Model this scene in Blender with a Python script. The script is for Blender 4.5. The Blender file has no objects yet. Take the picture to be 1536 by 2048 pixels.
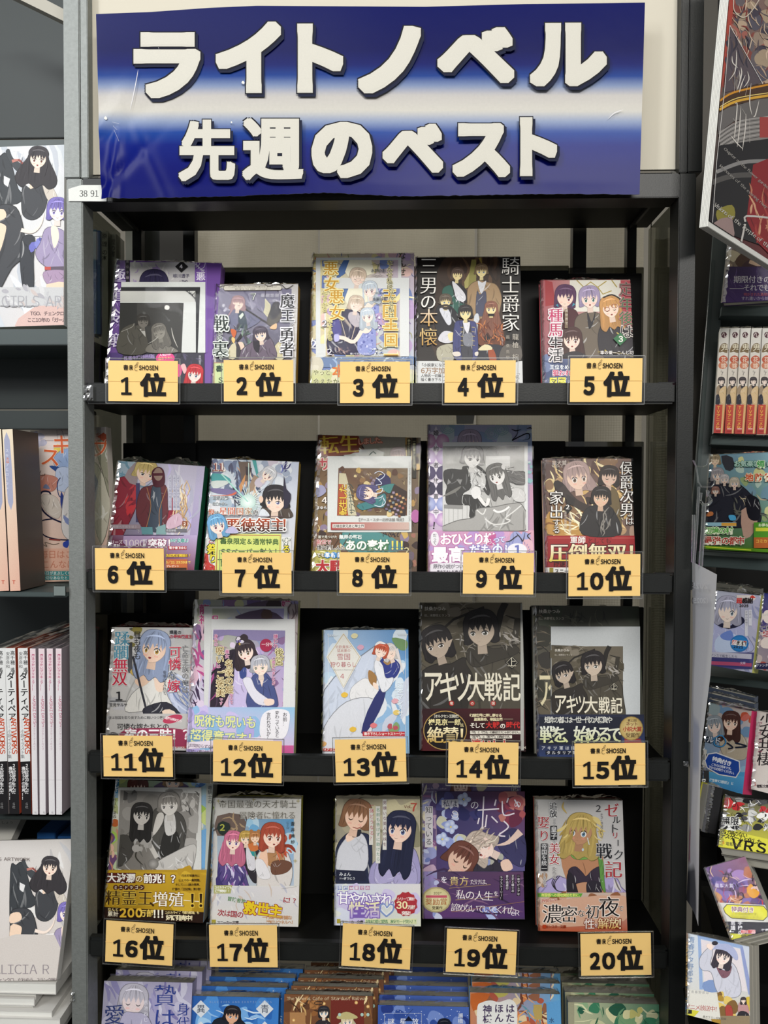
import bpy, bmesh, math, random
import numpy as np
from mathutils import Vector, Matrix
from mathutils.geometry import tessellate_polygon
C = bpy.context.scene.collection
S = bpy.context.scene
# ---------------------------------------------------------------- camera
F = 1540.0
EYE = 1.45
CAM = np.array([0.0, -0.86, EYE])
yaw, pit, rol = [math.radians(a) for a in (-1.729, 1.417, 0.193)]
fw = np.array([math.sin(yaw)*math.cos(pit), math.cos(yaw)*math.cos(pit), -math.sin(pit)])
rt = np.array([math.cos(yaw), -math.sin(yaw), 0.0])
up = np.cross(rt, fw)
rt, up = rt*math.cos(rol)+up*math.sin(rol), up*math.cos(rol)-rt*math.sin(rol)
cam = bpy.data.objects.new('camera', bpy.data.cameras.new('camera'))
cam.matrix_world = Matrix(((rt[0], up[0], -fw[0], CAM[0]), (rt[1], up[1], -fw[1], CAM[1]), (rt[2], up[2], -fw[2], CAM[2]), (0, 0, 0, 1)))
cam.data.lens = F/2048*36; cam.data.sensor_width = 36; cam.data.sensor_fit = 'AUTO'
cam.data.clip_start = 0.02
C.objects.link(cam); S.camera = cam
# ---------------------------------------------------------------- world, lamps, exposure
S.view_settings.view_transform = 'Standard'; S.view_settings.look = 'None'
S.view_settings.gamma = 1; S.view_settings.use_curve_mapping = False
S.view_settings.exposure = -0.1
w = bpy.data.worlds.new('shop'); S.world = w; w.use_nodes = True
w.node_tree.nodes['Background'].inputs[0].default_value = (0.95, 0.97, 1.0, 1)
w.node_tree.nodes['Background'].inputs[1].default_value = 0.34
def lamp(name, loc, aim, sx, sy, power, col=(1, .97, .92)):
    l = bpy.data.lights.new(name, 'AREA'); l.shape = 'RECTANGLE'; l.size = sx; l.size_y = sy; l.energy = power; l.color = col
    o = bpy.data.objects.new(name, l); o.location = loc
    o.rotation_euler = (Vector(aim)-Vector(loc)).to_track_quat('-Z', 'Y').to_euler(); C.objects.link(o); return o
lamp('ceiling_or_fill_lamp', (-0.75, -1.3, 2.75), (-.1, 0, 1.2), 1.3, .28, 12, (.96, .98, 1))
lamp('ceiling_or_fill_lamp', (0.5, -2.5, 2.75), (0, 0, 1.0), 1.5, .3, 70)
lamp('ceiling_or_fill_lamp', (-1.3, -1.5, 2.6), (-.3, 0, 1.6), .25, 1.3, 24, (.97, .98, 1))
lamp('ceiling_or_fill_lamp', (-0.25, .95, 2.5), (-0.12, .27, 1.6), .3, .2, 9, (1, .96, .86))  # added behind the case to shine through the blind, no known fixture
lamp('ceiling_or_fill_lamp', (.30, 1.1, 1.9), (.24, .27, 1.45), .06, .3, 1.2, (1, .97, .9))  # second added lamp, hung low to brighten the blind's right side from behind
# ---------------------------------------------------------------- helpers
def ray(px, py): return fw*F + rt*(px-768) - up*(py-1024)
def at(px, py, Y):
    d = ray(px, py); return CAM + d*((Y-CAM[1])/d[1])
def atz(px, py, z):
    d = ray(px, py); return CAM + d*((z-CAM[2])/d[2])
def atx(px, py, x):
    d = ray(px, py); return CAM + d*((x-CAM[0])/d[0])
def lin(c):
    c = c/255.0; return c/12.92 if c <= .04045 else ((c+.055)/1.055)**2.4
_hc = {}
def hx(s):
    if not isinstance(s, str): return s
    if s not in _hc:
        h = s.lstrip('#')
        if len(h) == 3: h = ''.join(a*2 for a in h)
        _hc[s] = np.array([min(.85, .9*lin(int(h[i:i+2], 16))) for i in (0, 2, 4)])
    return _hc[s]
def mixc(a, b, t): return hx(a)*(1-t)+hx(b)*t
def nrm(v): return v/np.linalg.norm(v)

MATS = {}
def mat(name, col=(.5, .5, .5), rough=.5, spec=.5, metal=0, bump=0, bscale=60, vary=0, vscale=20, coat=0, attr=False, stretch=None):
    if name in MATS: return MATS[name]
    m = bpy.data.materials.new(name); m.use_nodes = True; MATS[name] = m
    n = m.node_tree.nodes; L = m.node_tree.links; b = n['Principled BSDF']
    if isinstance(col, str): col = tuple(hx(col))
    b.inputs['Base Color'].default_value = (*col, 1); b.inputs['Roughness'].default_value = rough
    b.inputs['Metallic'].default_value = metal; b.inputs['Specular IOR Level'].default_value = spec
    b.inputs['Coat Weight'].default_value = coat; b.inputs['Coat Roughness'].default_value = .12
    tc = n.new('ShaderNodeTexCoord'); src = tc.outputs['Object']
    if stretch:
        mp = n.new('ShaderNodeMapping'); mp.inputs['Scale'].default_value = stretch; L.new(src, mp.inputs[0]); src = mp.outputs[0]
    if attr or vary:
        nz = n.new('ShaderNodeTexNoise'); nz.inputs['Scale'].default_value = vscale; nz.inputs['Detail'].default_value = 4; L.new(src, nz.inputs['Vector'])
        mr = n.new('ShaderNodeMapRange'); mr.inputs['From Min'].default_value = .25; mr.inputs['From Max'].default_value = .75
        mr.inputs['To Min'].default_value = 1-vary; mr.inputs['To Max'].default_value = 1+vary; L.new(nz.outputs['Fac'], mr.inputs['Value'])
        mx = n.new('ShaderNodeVectorMath'); mx.operation = 'SCALE'; L.new(mr.outputs[0], mx.inputs['Scale'])
        if attr:
            a = n.new('ShaderNodeAttribute'); a.attribute_name = 'Col'; L.new(a.outputs['Color'], mx.inputs[0])
        else: mx.inputs[0].default_value = col
        L.new(mx.outputs[0], b.inputs['Base Color'])
    if bump:
        nz = n.new('ShaderNodeTexNoise'); nz.inputs['Scale'].default_value = bscale; nz.inputs['Detail'].default_value = 3; L.new(src, nz.inputs['Vector'])
        bp = n.new('ShaderNodeBump'); bp.inputs['Strength'].default_value = bump; bp.inputs['Distance'].default_value = .001
        L.new(nz.outputs['Fac'], bp.inputs['Height']); L.new(bp.outputs[0], b.inputs['Normal'])
    return m
def clear(name, tint=(1, 1, 1), refl=.06, rough=.08, bump=0, bscale=120):
    if name in MATS: return MATS[name]
    m = bpy.data.materials.new(name); m.use_nodes = True; MATS[name] = m
    n = m.node_tree.nodes; L = m.node_tree.links; n.remove(n['Principled BSDF'])
    t = n.new('ShaderNodeBsdfTransparent'); t.inputs[0].default_value = (*tint, 1)
    g = n.new('ShaderNodeBsdfGlossy'); g.inputs['Roughness'].default_value = rough; g.inputs['Color'].default_value = (1, 1, 1, 1)
    lw = n.new('ShaderNodeLayerWeight'); lw.inputs['Blend'].default_value = .25
    mr = n.new('ShaderNodeMapRange'); mr.inputs['To Min'].default_value = refl; mr.inputs['To Max'].default_value = min(1, refl*5+(.1 if refl > .01 else .04))
    L.new(lw.outputs['Facing'], mr.inputs['Value'])
    mx = n.new('ShaderNodeMixShader'); L.new(mr.outputs[0], mx.inputs[0]); L.new(t.outputs[0], mx.inputs[1]); L.new(g.outputs[0], mx.inputs[2])
    L.new(mx.outputs[0], n['Material Output'].inputs[0])
    if bump:
        nz = n.new('ShaderNodeTexNoise'); nz.inputs['Scale'].default_value = bscale; nz.inputs['Detail'].default_value = 2
        tc = n.new('ShaderNodeTexCoord'); L.new(tc.outputs['Object'], nz.inputs['Vector'])
        bp = n.new('ShaderNodeBump'); bp.inputs['Strength'].default_value = bump; bp.inputs['Distance'].default_value = .001
        L.new(nz.outputs['Fac'], bp.inputs['Height']); L.new(bp.outputs[0], g.inputs['Normal']); L.new(bp.outputs[0], lw.inputs['Normal'])
    return m
PRINT = mat('printed_cover', rough=.42, spec=.2, vary=.05, vscale=900, attr=True)
PAPERPRINT = mat('printed_paper', rough=.7, spec=.2, vary=.03, vscale=900, attr=True)
WHITE = mat('white_paper', '#dcdcd6', .65, .2, vary=.03)
PAGES = mat('page_edges', '#d6d3c6', .8, .1, vary=.12, vscale=500, stretch=(1, 40, 1))
FILM = clear('shrink_film', refl=.003, rough=.06, bump=.25, bscale=60)
CRUMPLE = clear('crumpled_film', (.93, .93, .93), refl=.26, rough=.12)
SLEEVE = clear('laminate_film', (.97, .97, .97), refl=.03, rough=.15)
ACRYL = clear('smoked_acrylic', (.50, .51, .47), refl=.05, rough=.06)
CLEARP = clear('clear_plastic', (.9, .92, .9), refl=.14, rough=.08)
LITSTEEL = mat('lit_black_steel', '#7c807d', .5, .5, metal=.35, vary=.12, vscale=220, bump=.25, bscale=500)  # dark post paint lightened: light catching the left post is in this colour
BLACK = mat('black_painted_steel', '#151716', .42, .35, vary=.1, vscale=80, bump=.08, bscale=500)
DARK = mat('dark_board', '#0a0a09', .55, .15)
TEAL = mat('slate_green_enamel', '#3c4747', .45, .45, vary=.06, vscale=8)
TEALD = mat('deep_slate_enamel', '#222a29', .5, .4, vary=.08, vscale=8)
CREAM = mat('cream_panel', '#c4beae', .6, .3, vary=.02, vscale=6)

def tag(o, label=None, cat=None, group=None, kind=None):
    if label: o['label'] = label
    if cat: o['category'] = cat
    if group: o['group'] = group
    if kind: o['kind'] = kind
    return o
def empty(name, M, label, cat, group=None):
    o = bpy.data.objects.new(name, None); o.empty_display_size = .02; C.objects.link(o); o.matrix_world = M
    return tag(o, label, cat, group)
def mesh(name, V, Fc, m, parent=None, col=None, smooth=False, kind=None):
    me = bpy.data.meshes.new(name); me.from_pydata([tuple(map(float, v)) for v in V], [], [tuple(map(int, f)) for f in Fc])
    me.materials.append(m)
    if smooth: me.polygons.foreach_set('use_smooth', [True]*len(me.polygons))
    if col is not None:
        a = me.color_attributes.new('Col', 'FLOAT_COLOR', 'POINT')
        c = np.ones((len(V), 4)); c[:, :3] = col; a.data.foreach_set('color', c.ravel())
    o = bpy.data.objects.new(name, me); C.objects.link(o)
    if parent: o.parent = parent
    if kind: o['kind'] = kind
    return o
BF = [(0, 3, 2, 1), (4, 5, 6, 7), (0, 1, 5, 4), (1, 2, 6, 5), (2, 3, 7, 6), (3, 0, 4, 7)]
def bxv(x0, y0, z0, x1, y1, z1):
    return [(x0, y0, z0), (x1, y0, z0), (x1, y1, z0), (x0, y1, z0), (x0, y0, z1), (x1, y0, z1), (x1, y1, z1), (x0, y1, z1)]
class MB:
    def __init__(s): s.v = []; s.f = []
    def box(s, x0, y0, z0, x1, y1, z1):
        n = len(s.v); s.v += bxv(min(x0, x1), min(y0, y1), min(z0, z1), max(x0, x1), max(y0, y1), max(z0, z1)); s.f += [tuple(i+n for i in q) for q in BF]; return s
    def hexa(s, pts):
        n = len(s.v); s.v += list(pts); s.f += [tuple(i+n for i in q) for q in BF]; return s
    def build(s, name, m, parent=None, bevel=0, kind=None):
        me = bpy.data.meshes.new(name); me.from_pydata([tuple(map(float, v)) for v in s.v], [], s.f)
        if bevel:
            bm = bmesh.new(); bm.from_mesh(me); bmesh.ops.bevel(bm, geom=bm.edges[:], offset=bevel, segments=2, affect='EDGES', clamp_overlap=True); bm.to_mesh(me); bm.free()
        me.materials.append(m)
        o = bpy.data.objects.new(name, me); C.objects.link(o)
        if parent: o.parent = parent
        if kind: o['kind'] = kind
        return o
def IM(x=0, y=0, z=0): return Matrix.Translation((x, y, z))

# ---------------------------------------------------------------- flat print drawn on a plane
class Pane:
    """rectangle in the world: P0 bottom left, ux right, uy up, n towards the viewer"""
    def __init__(s, P0, P1, tl, lean=10, free=False):
        P0 = np.array(P0); P1 = np.array(P1); s.P0 = P0; s.ux = nrm(P1-P0); s.w = float(np.linalg.norm(P1-P0))
        if free:
            d = ray(*tl); t = np.dot(P0-CAM, s.ux)/np.dot(d, s.ux); Q = CAM+d*t
            s.uy = nrm(Q-P0)
        else:
            a = math.radians(lean); Lv = np.array([0, math.sin(a), math.cos(a)])
            # lean backwards, perpendicular to ux in plan
            h = nrm(np.array([-s.ux[1], s.ux[0], 0])); Lv = h*math.sin(a)+np.array([0, 0, 1])*math.cos(a)
            s.uy = nrm(Lv-s.ux*np.dot(Lv, s.ux))
        s.n = np.cross(s.ux, s.uy)
        s.h = float(s.loc(np.array([tl]))[0][1])
    def loc(s, P):
        P = np.asarray(P, float); d = fw[None]*F + rt[None]*(P[:, 0:1]-768) - up[None]*(P[:, 1:2]-1024)
        t = np.dot(s.P0-CAM, s.n)/(d@s.n); Q = CAM[None]+d*t[:, None]-s.P0[None]
        return np.stack([Q@s.ux, Q@s.uy], 1)
    def M(s):
        y = -s.n
        return Matrix(((s.ux[0], y[0], s.uy[0], s.P0[0]), (s.ux[1], y[1], s.uy[1], s.P0[1]), (s.ux[2], y[2], s.uy[2], s.P0[2]), (0, 0, 0, 1)))

_gl = {}
def glyph(ch, off):
    """big weights are made by spreading copies, small ones by offsetting the outline"""
    if off > .032:
        k = ('d', ch, off)
        if k not in _gl:
            b = glyph(ch, .01)
            if b is None: _gl[k] = None
            else:
                d = off-.01; V = []; T = []; n = 0
                for dx, dy in ([(1, 1), (1, -1), (-1, 1), (-1, -1), (1, 0), (-1, 0), (0, 1), (0, -1)] if off < .055 else [(a/3, b) for a in range(-3, 4) for b in (-1, 1)]+[(b, a/3) for a in (-2, -1, 0, 1, 2) for b in (-1, 1)]+[(a*.5, b*.5) for a in (-1, 0, 1) for b in (-1, 0, 1) if a or b])+[(0, 0)]:
                    V.append(b[0]+np.array([dx*d, dy*d, 1.0*len(V)])); T.append(b[1]+n); n += len(b[0])
                _gl[k] = (np.vstack(V), np.vstack(T))
        return _gl[k]
    return glyph0(ch, off)
def glyph0(ch, off):
    k = (ch, off)
    if k not in _gl:
        c = bpy.data.curves.new('t', 'FONT'); c.body = ch; c.size = 1; c.offset = off; c.resolution_u = 3; c.fill_mode = 'FRONT'
        o = bpy.data.objects.new('t', c); m = bpy.data.meshes.new_from_object(o)
        n = len(m.vertices); co = np.zeros(n*3); m.vertices.foreach_get('co', co); co = co.reshape(-1, 3); co[:, 2] = 0
        m.calc_loop_triangles(); T = np.zeros(len(m.loop_triangles)*3, int); m.loop_triangles.foreach_get('vertices', T); T = T.reshape(-1, 3)
        bpy.data.objects.remove(o); bpy.data.curves.remove(c); bpy.data.meshes.remove(m)
        _gl[k] = (co, T) if n else None
    return _gl[k]
def fwd(ch):
    return chr(ord(ch)+0xFEE0) if '!' <= ch <= '~' else ch
LS = 5e-6
def catmull(P, closed=True, k=4):
    P = np.asarray(P, float); n = len(P); out = []
    for i in range(n if closed else n-1):
        if closed: a, b, c, d = P[(i-1) % n], P[i], P[(i+1) % n], P[(i+2) % n]
        else: a, b, c, d = P[max(i-1, 0)], P[i], P[i+1], P[min(i+2, n-1)]
        for j in range(k):
            t = j/k; out.append(.5*((2*b)+(c-a)*t+(2*a-5*b+4*c-d)*t*t+(3*b-a-3*c+d)*t**3))
    if not closed: out.append(P[-1])
    return np.array(out)
def inside(P, x, y):
    r = False; n = len(P); j = n-1
    for i in range(n):
        if (P[i][1] > y) != (P[j][1] > y) and x < (P[j][0]-P[i][0])*(y-P[i][1])/(P[j][1]-P[i][1])+P[i][0]: r = not r
        j = i
    return r
class Art:
    def __init__(s, pane, crop=(0, 0, 1), clip=None):
        s.p = pane; s.o = np.array(crop[:2], float); s.s = crop[2]; s.parts = {}; s.rg = random.Random(7)
        s.clip0 = clip or (0, 0, pane.w, pane.h); s.part('cover_art', 0)
    def crop(s, x, y, k): s.o = np.array([x, y], float); s.s = k
    def seed(s, n): s.rg = random.Random(n)
    def part(s, name, z=0, clip=None):
        s.cur = s.parts.setdefault(name, dict(V=[], T=[], C=[], n=0, l=0, z=z+.0001, clip=s.clip0))
        return s
    def setclip(s, *q):
        if q:
            L = s.p.loc(s.o+np.array([[q[0], q[3]], [q[2], q[1]]], float)*s.s); s.cur['clip'] = (L[0, 0], L[0, 1], L[1, 0], L[1, 1])
        else: s.cur['clip'] = s.clip0
    def raw(s, L, T, col):
        zi = None; c = s.cur
        if L.shape[1] == 3: zi = L[:, 2]; L = L[:, :2]
        c = s.cur; x0, y0, x1, y1 = c['clip']
        col = hx(col) if not isinstance(col, np.ndarray) else col
        if col.ndim == 1: col = np.repeat(col[None], len(L), 0)
        out = (L[:, 0] < x0-1e-7) | (L[:, 0] > x1+1e-7) | (L[:, 1] < y0-1e-7) | (L[:, 1] > y1+1e-7)
        z = c['z']+c['l']*LS; T = np.asarray(T, int)
        zc = np.zeros(len(L)) if zi is None else zi
        if out.any():
            L = np.column_stack([L, zc]); V = []; K = []; TT = []
            for t in T:
                if not out[t].any():
                    b = len(V); V += [L[i] for i in t]; K += [col[i] for i in t]; TT.append((b, b+1, b+2)); continue
                pl = [(L[i], col[i]) for i in t]
                for ax, lim, sg in ((0, x0, 1), (0, x1, -1), (1, y0, 1), (1, y1, -1)):
                    q = []
                    for i in range(len(pl)):
                        a, b = pl[i-1], pl[i]; da = (a[0][ax]-lim)*sg; db = (b[0][ax]-lim)*sg
                        if (da < 0) != (db < 0):
                            u = da/(da-db); q.append((a[0]+(b[0]-a[0])*u, a[1]+(b[1]-a[1])*u))
                        if db >= 0: q.append(b)
                    pl = q
                    if not pl: break
                if len(pl) >= 3:
                    b = len(V); V += [q[0] for q in pl]; K += [q[1] for q in pl]
                    TT += [(b, b+i, b+i+1) for i in range(1, len(pl)-1)]
            if not TT: return s
            L = np.array(V); col = np.array(K); T = TT; zc = L[:, 2]; L = L[:, :2]
        c['V'].append(np.column_stack([L[:, 0], -z-zc*LS, L[:, 1]])); c['C'].append(col)
        c['T'].append(np.asarray(T, int)+c['n']); c['n'] += len(L); c['l'] += 1+int(zc.max())
        return s
    def put(s, P, T, col):
        P = np.asarray(P, float); Q = s.p.loc(s.o+P[:, :2]*s.s)
        if P.shape[1] == 3: Q = np.column_stack([Q, P[:, 2]])
        return s.raw(Q, T, s.cols(P, col))
    def cols(s, P, col):
        if isinstance(col, str) and '|' in col:
            a, b = [hx(q) for q in col.split('|')]; y = P[:, 1]; t = ((y-y.min())/max(1e-6, y.max()-y.min()))[:, None]; return a*(1-t)+b*t
        return hx(col) if isinstance(col, str) else col
    def bg(s, *c):
        """1 colour or 4 corner colours tl tr bl br, over the whole pane"""
        w, h = s.p.w, s.p.h; c = list(c)*4 if len(c) == 1 else (list(c) if len(c) == 4 else [c[0], c[0], c[1], c[1]])
        n = 6; L = []; K = []
        for j in range(n+1):
            for i in range(n+1):
                u, v = i/n, j/n; L.append((u*w, (1-v)*h)); K.append((hx(c[0])*(1-u)+hx(c[1])*u)*(1-v)+(hx(c[2])*(1-u)+hx(c[3])*u)*v)
        T = []
        for j in range(n):
            for i in range(n):
                a = j*(n+1)+i; T += [(a, a+n+1, a+n+2), (a, a+n+2, a+1)]
        return s.raw(np.array(L), T, np.array(K))
    def poly(s, pts, col, sm=0):
        P = catmull(pts, k=sm) if sm else np.asarray(pts, float)
        T = tessellate_polygon([[Vector((p[0], p[1], 0)) for p in P]]); return s.put(P, T, col)
    def rect(s, x0, y0, x1, y1, col, rot=0):
        P = np.array([(x0, y0), (x1, y0), (x1, y1), (x0, y1)], float)
        if rot: P = s.rotp(P, P.mean(0), rot)
        if isinstance(col, (list, tuple)): col = np.array([hx(q) for q in col])
        return s.put(P, [(0, 1, 2), (0, 2, 3)], col)
    def rotp(s, P, c, a):
        a = math.radians(a); R = np.array([[math.cos(a), math.sin(a)], [-math.sin(a), math.cos(a)]]); Q = P.copy(); Q[:, :2] = (P[:, :2]-c)@R+c; return Q
    def ell(s, cx, cy, rx, ry, col, rot=0, mid=None, n=20):
        t = np.linspace(0, 2*math.pi, n, endpoint=False); P = np.column_stack([cx+rx*np.cos(t), cy+ry*np.sin(t)])
        P = np.vstack([[cx, cy], P])
        if rot: P = s.rotp(P, np.array([cx, cy]), rot)
        c = s.cols(P, col)
        if mid: c = np.repeat(np.atleast_2d(c), len(P), 0) if c.ndim == 1 else c.copy(); c[0] = hx(mid)
        return s.put(P, [(0, i, i % n+1) for i in range(1, n+1)], c)
    def line(s, pts, wd, col, sm=4, taper=0, close=False):
        P = catmull(pts, close, sm) if sm and len(pts) > 2 else np.asarray(pts, float)
        if close: P = np.vstack([P, P[:1]])
        d = np.gradient(P, axis=0); d /= np.maximum(1e-9, np.linalg.norm(d, axis=1))[:, None]; N = np.column_stack([-d[:, 1], d[:, 0]])
        t = np.linspace(0, 1, len(P)); k = np.ones(len(P))
        if taper == 1: k = 1-t*.95
        if taper == 2: k = np.sin(np.clip(t, .03, .97)*math.pi)**.7
        W = (wd/2*k)[:, None]; V = np.vstack([P+N*W, P-N*W]); n = len(P)
        return s.put(V, [q for i in range(n-1) for q in ((i, i+1, n+i+1), (i, n+i+1, n+i))], col)
    def txt(s, st, x, y, sz, col, w=.0, m=0, o=None, ow=.05, rot=0, v=0, sp=1.0, sx=1.0, mir=False):
        """x,y top left of the first em box; v vertical column; m mincho-like stress; o outline colour"""
        passes = ([(o, round(w+ow, 4), 0)] if o else [])+[(col, round(w, 4), m)]
        for cc, off, mm in passes:
            VV = []; TT = []; n = 0; X = Y = 0.0
            for ch in st:
                if ch == ' ' or ch == '　': X, Y = (X, Y+.5*sp) if v else (X+.4*sp, Y); continue
                asc = '!' <= ch <= '~'; g = glyph(fwd(ch), off-.006 if mm else off)
                if g is None: continue
                G, T = g; G = G.copy()
                if asc and not v:
                    x0 = G[:, 0].min(); wd = G[:, 0].max()-x0; G[:, 0] = (G[:, 0]-x0)+.04; adv = wd+.1
                else: adv = 1
                if v and ch in 'ー~―〜（）「」…-': c0 = np.array([.5, .38]); G[:, :2] = (G[:, :2]-c0)@np.array([[0, -1], [1, 0]])+c0
                for q, dx in enumerate((-mm, mm, 0) if mm else (0,)):
                    P = np.column_stack([(X+G[:, 0]+dx)*sx, Y+.88-G[:, 1], G[:, 2]+q*9])
                    VV.append(P); TT.append(T+n); n += len(P)
                if v: Y += sp
                else: X += adv*sp
            if not VV: continue
            P = np.vstack(VV); P[:, :2] *= sz
            if mir: P[:, 0] = P[:, 0].max()-P[:, 0]
            if rot: P = s.rotp(P, np.zeros(2), rot)
            s.put(P+np.array([x, y, 0]), np.vstack(TT), cc)
        return s
    def box(s, ch, x0, y0, x1, y1, col, w=0, o=None, ow=.04, m=0, sh=None):
        """one glyph stretched to a box"""
        G, T = glyph(fwd(ch), round(w, 4)); a = G.min(0)[:2]; b = G.max(0)[:2]; k = np.array([x1-x0, y1-y0])/(b-a)
        def mp(G): return np.column_stack([x0+(G[:, 0]-a[0])*k[0], y1-(G[:, 1]-a[1])*k[1], G[:, 2]])
        if sh: s.put(mp(glyph(fwd(ch), round(w+ow, 4))[0])+np.array([*sh[1], 0]), glyph(fwd(ch), round(w+ow, 4))[1], sh[0])
        if o: s.put(mp(glyph(fwd(ch), round(w+ow, 4))[0]), glyph(fwd(ch), round(w+ow, 4))[1], o)
        return s.put(mp(G), T, col)
    def dab(s, x0, y0, x1, y1, n, ln, wd, cols, ang=90, sd=1, spread=25):
        r = random.Random(sd)
        for i in range(n):
            x, y = r.uniform(x0, x1), r.uniform(y0, y1); a = math.radians(ang+r.uniform(-spread, spread)); l = ln*r.uniform(.4, 1.1); b = r.uniform(-.25, .25)*l
            dx, dy = math.cos(a)*l/2, math.sin(a)*l/2
            s.line([(x-dx, y-dy), (x-dy/l*b*2, y+dx/l*b*2), (x+dx, y+dy)], wd*r.uniform(.4, 1.2), r.choice(cols), 2, 2)
        return s
    def blob(s, x0, y0, x1, y1, n, sz, cols, sd=1, asp=1.0):
        r = random.Random(sd)
        for i in range(n):
            x, y = r.uniform(x0, x1), r.uniform(y0, y1); z = sz*r.uniform(.4, 1.2); k = r.randint(5, 7)
            s.poly([(x+math.cos(2*math.pi*j/k)*z*r.uniform(.6, 1.2)*asp, y+math.sin(2*math.pi*j/k)*z*r.uniform(.6, 1.2)) for j in range(k)], r.choice(cols), 3)
        return s
    def cloth(s, pts, col, n=8, sd=1, sm=4, dark=.35, light=.3, out=None, lw=None):
        P = catmull(pts, k=sm) if sm else np.asarray(pts, float); s.poly(P, col)
        r = random.Random(sd); a = P.min(0); b = P.max(0); sz = math.hypot(*(b-a)); base = hx(col.split('|')[0] if isinstance(col, str) else col)
        k = 0
        for i in range(n*6):
            if k >= n: break
            x, y = r.uniform(a[0], b[0]), r.uniform(a[1], b[1])
            if not inside(P, x, y): continue
            an = math.radians(90+r.uniform(-35, 35)); l = sz*r.uniform(.12, .3); q = [(x, y)]; da = r.uniform(-.25, .25)
            for j in range(4):
                an += da; x += math.cos(an)*l/4; y += math.sin(an)*l/4
                if not inside(P, x, y): break
                q.append((x, y))
            if len(q) < 3: continue
            c = base*(1-dark) if r.random() < .6 else base*(1-light)+light*.9
            s.line(q, (lw or sz*.022)*r.uniform(.5, 1.3), c, 2, 2); k += 1
        s.line(P, out and out[1] or sz*.008, out and out[0] or base*.35, 0, close=True)
        return s
    def fig(s, x, y, r, hair, eye='#5a7a9a', skin='#f0d8c6', rot=0, L=2.2, W=1.35, d=0, male=False, shut=False, mouth='o', bun=None, sd=3, line=None, side=0, blush=True, flip=1):
        """a plain drawn head in a comic style: back hair, neck, face, eyes, fringe"""
        rg = random.Random(sd); hc = hx(hair); ln = hx(line) if line else hc*.3; sk = hx(skin); A = math.radians(rot)
        R = np.array([[math.cos(A), math.sin(A)], [-math.sin(A), math.cos(A)]])
        def q(P): P = np.array(P, float)*np.array([flip, 1]); return (P*r)@R+np.array([x, y])
        def po(P, c, sm=3): s.poly(q(P), c, sm)
        def li(P, wd, c, tp=2, sm=3): s.line(q(P), wd*r, c, sm, tp)
        bot = [(W*(1-2*i/6), L*(1 if i % 2 else .86)+rg.uniform(-.1, .1)) for i in range(7)]
        back = [(0, -1.42), (.75, -1.25), (1.15, -.7), (1.22, 0), (W, L*.55)]+bot+[(-W, L*.55), (-1.22, 0), (-1.15, -.7), (-.75, -1.25)]
        po([(a*1.03, b*1.02) for a, b in back], ln); po(back, hc*.78)
        for i in range(14):
            xx = rg.uniform(-1.05, 1.05)*W*.85; y0 = rg.uniform(-.4, L*.5); li([(xx*.9, y0), (xx+rg.uniform(-.1, .1), (y0+L)/2), (xx*1.05, L*.85)], rg.uniform(.03, .1), hc*rg.choice([.5, .62, 1.0, 1.12]))
        po([(-.3, .8), (.3, .8), (.34, 1.7), (-.34, 1.7)], sk*.82, 0)
        face = [(-.88, -.6), (-.9, 0), (-.84, .42), (-.6, .8), (-.25, 1.08), (d*.25, 1.18), (.25, 1.08), (.6, .8), (.84, .42), (.9, 0), (.88, -.6), (0, -1)]
        po([(a*1.03, b*1.02) for a, b in face], sk*.45); po(face, sk)
        po([(-.85, -.65), (.85, -.65), (.8, -.15), (0, -.28), (-.8, -.15)], sk*.84, 0)
        o = d*.22; ey = .28; ex = .42
        for sg in (-1, 1):
            cx = sg*ex*(1-.12*d*sg)+o; k = 1-.15*d*sg; eh = .13 if male else .22; ew = .2*k
            if blush: po([(cx+.16*math.cos(t)*1.1, ey+.38+.08*math.sin(t)) for t in np.linspace(0, 6.28, 8)[:-1]], mixc(sk, '#e88a80', .35))
            if side == sg: continue
            if shut:
                li([(cx-ew, ey), (cx, ey+.12), (cx+ew, ey-.02)], .09, ln*.6); continue
            po([(cx-ew, ey), (cx-ew*.5, ey-eh), (cx+ew*.5, ey-eh), (cx+ew, ey), (cx+ew*.5, ey+eh), (cx-ew*.5, ey+eh)], '#eee9e4')
            iw = ew*.68; po([(cx+iw*math.cos(t), ey+.01+eh*.95*math.sin(t)) for t in np.linspace(0, 6.28, 11)[:-1]], hx(eye), 0)
            po([(cx+iw*.6*math.cos(t), ey-.02+eh*.55*math.sin(t)) for t in np.linspace(0, 6.28, 9)[:-1]], hx(eye)*.25, 0)
            po([(cx-iw*.4+iw*.3*math.cos(t), ey-eh*.45+iw*.35*math.sin(t)) for t in np.linspace(0, 6.28, 7)[:-1]], '#ffffff', 0)
            li([(cx-ew*1.15, ey-eh*.35), (cx-ew*.4, ey-eh*1.1), (cx+ew*.5, ey-eh*1.08), (cx+ew*1.15, ey-eh*.3)], .11 if not male else .09, ln*.5)
            li([(cx-ew*1.1, ey-eh-.2), (cx, ey-eh-.27), (cx+ew*1.1, ey-eh-.16)], .05, hc*.45)
        li([(o-.02, .55), (o+.05, .64)], .05, sk*.6)
        if mouth == 'o': po([(o-.12, .78), (o, .75), (o+.12, .78), (o+.07, .9), (o-.07, .9)], '#8c3b3a')
        elif mouth == 's': li([(o-.16, .8), (o, .86), (o+.16, .79)], .05, sk*.42)
        elif mouth == 'f': li([(o-.12, .86), (o+.12, .84)], .05, sk*.42)
        # fringe
        n = rg.randint(5, 6); tips = []
        for i in range(n+1):
            xx = -1.0+2.0*i/n; tips.append((xx*.98, (.35 if abs(xx) > .8 else rg.uniform(-.05, .2))+abs(xx)*.1))
            if i < n: tips.append((xx+1.0/n, -.42+.18*abs(xx)))
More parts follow.
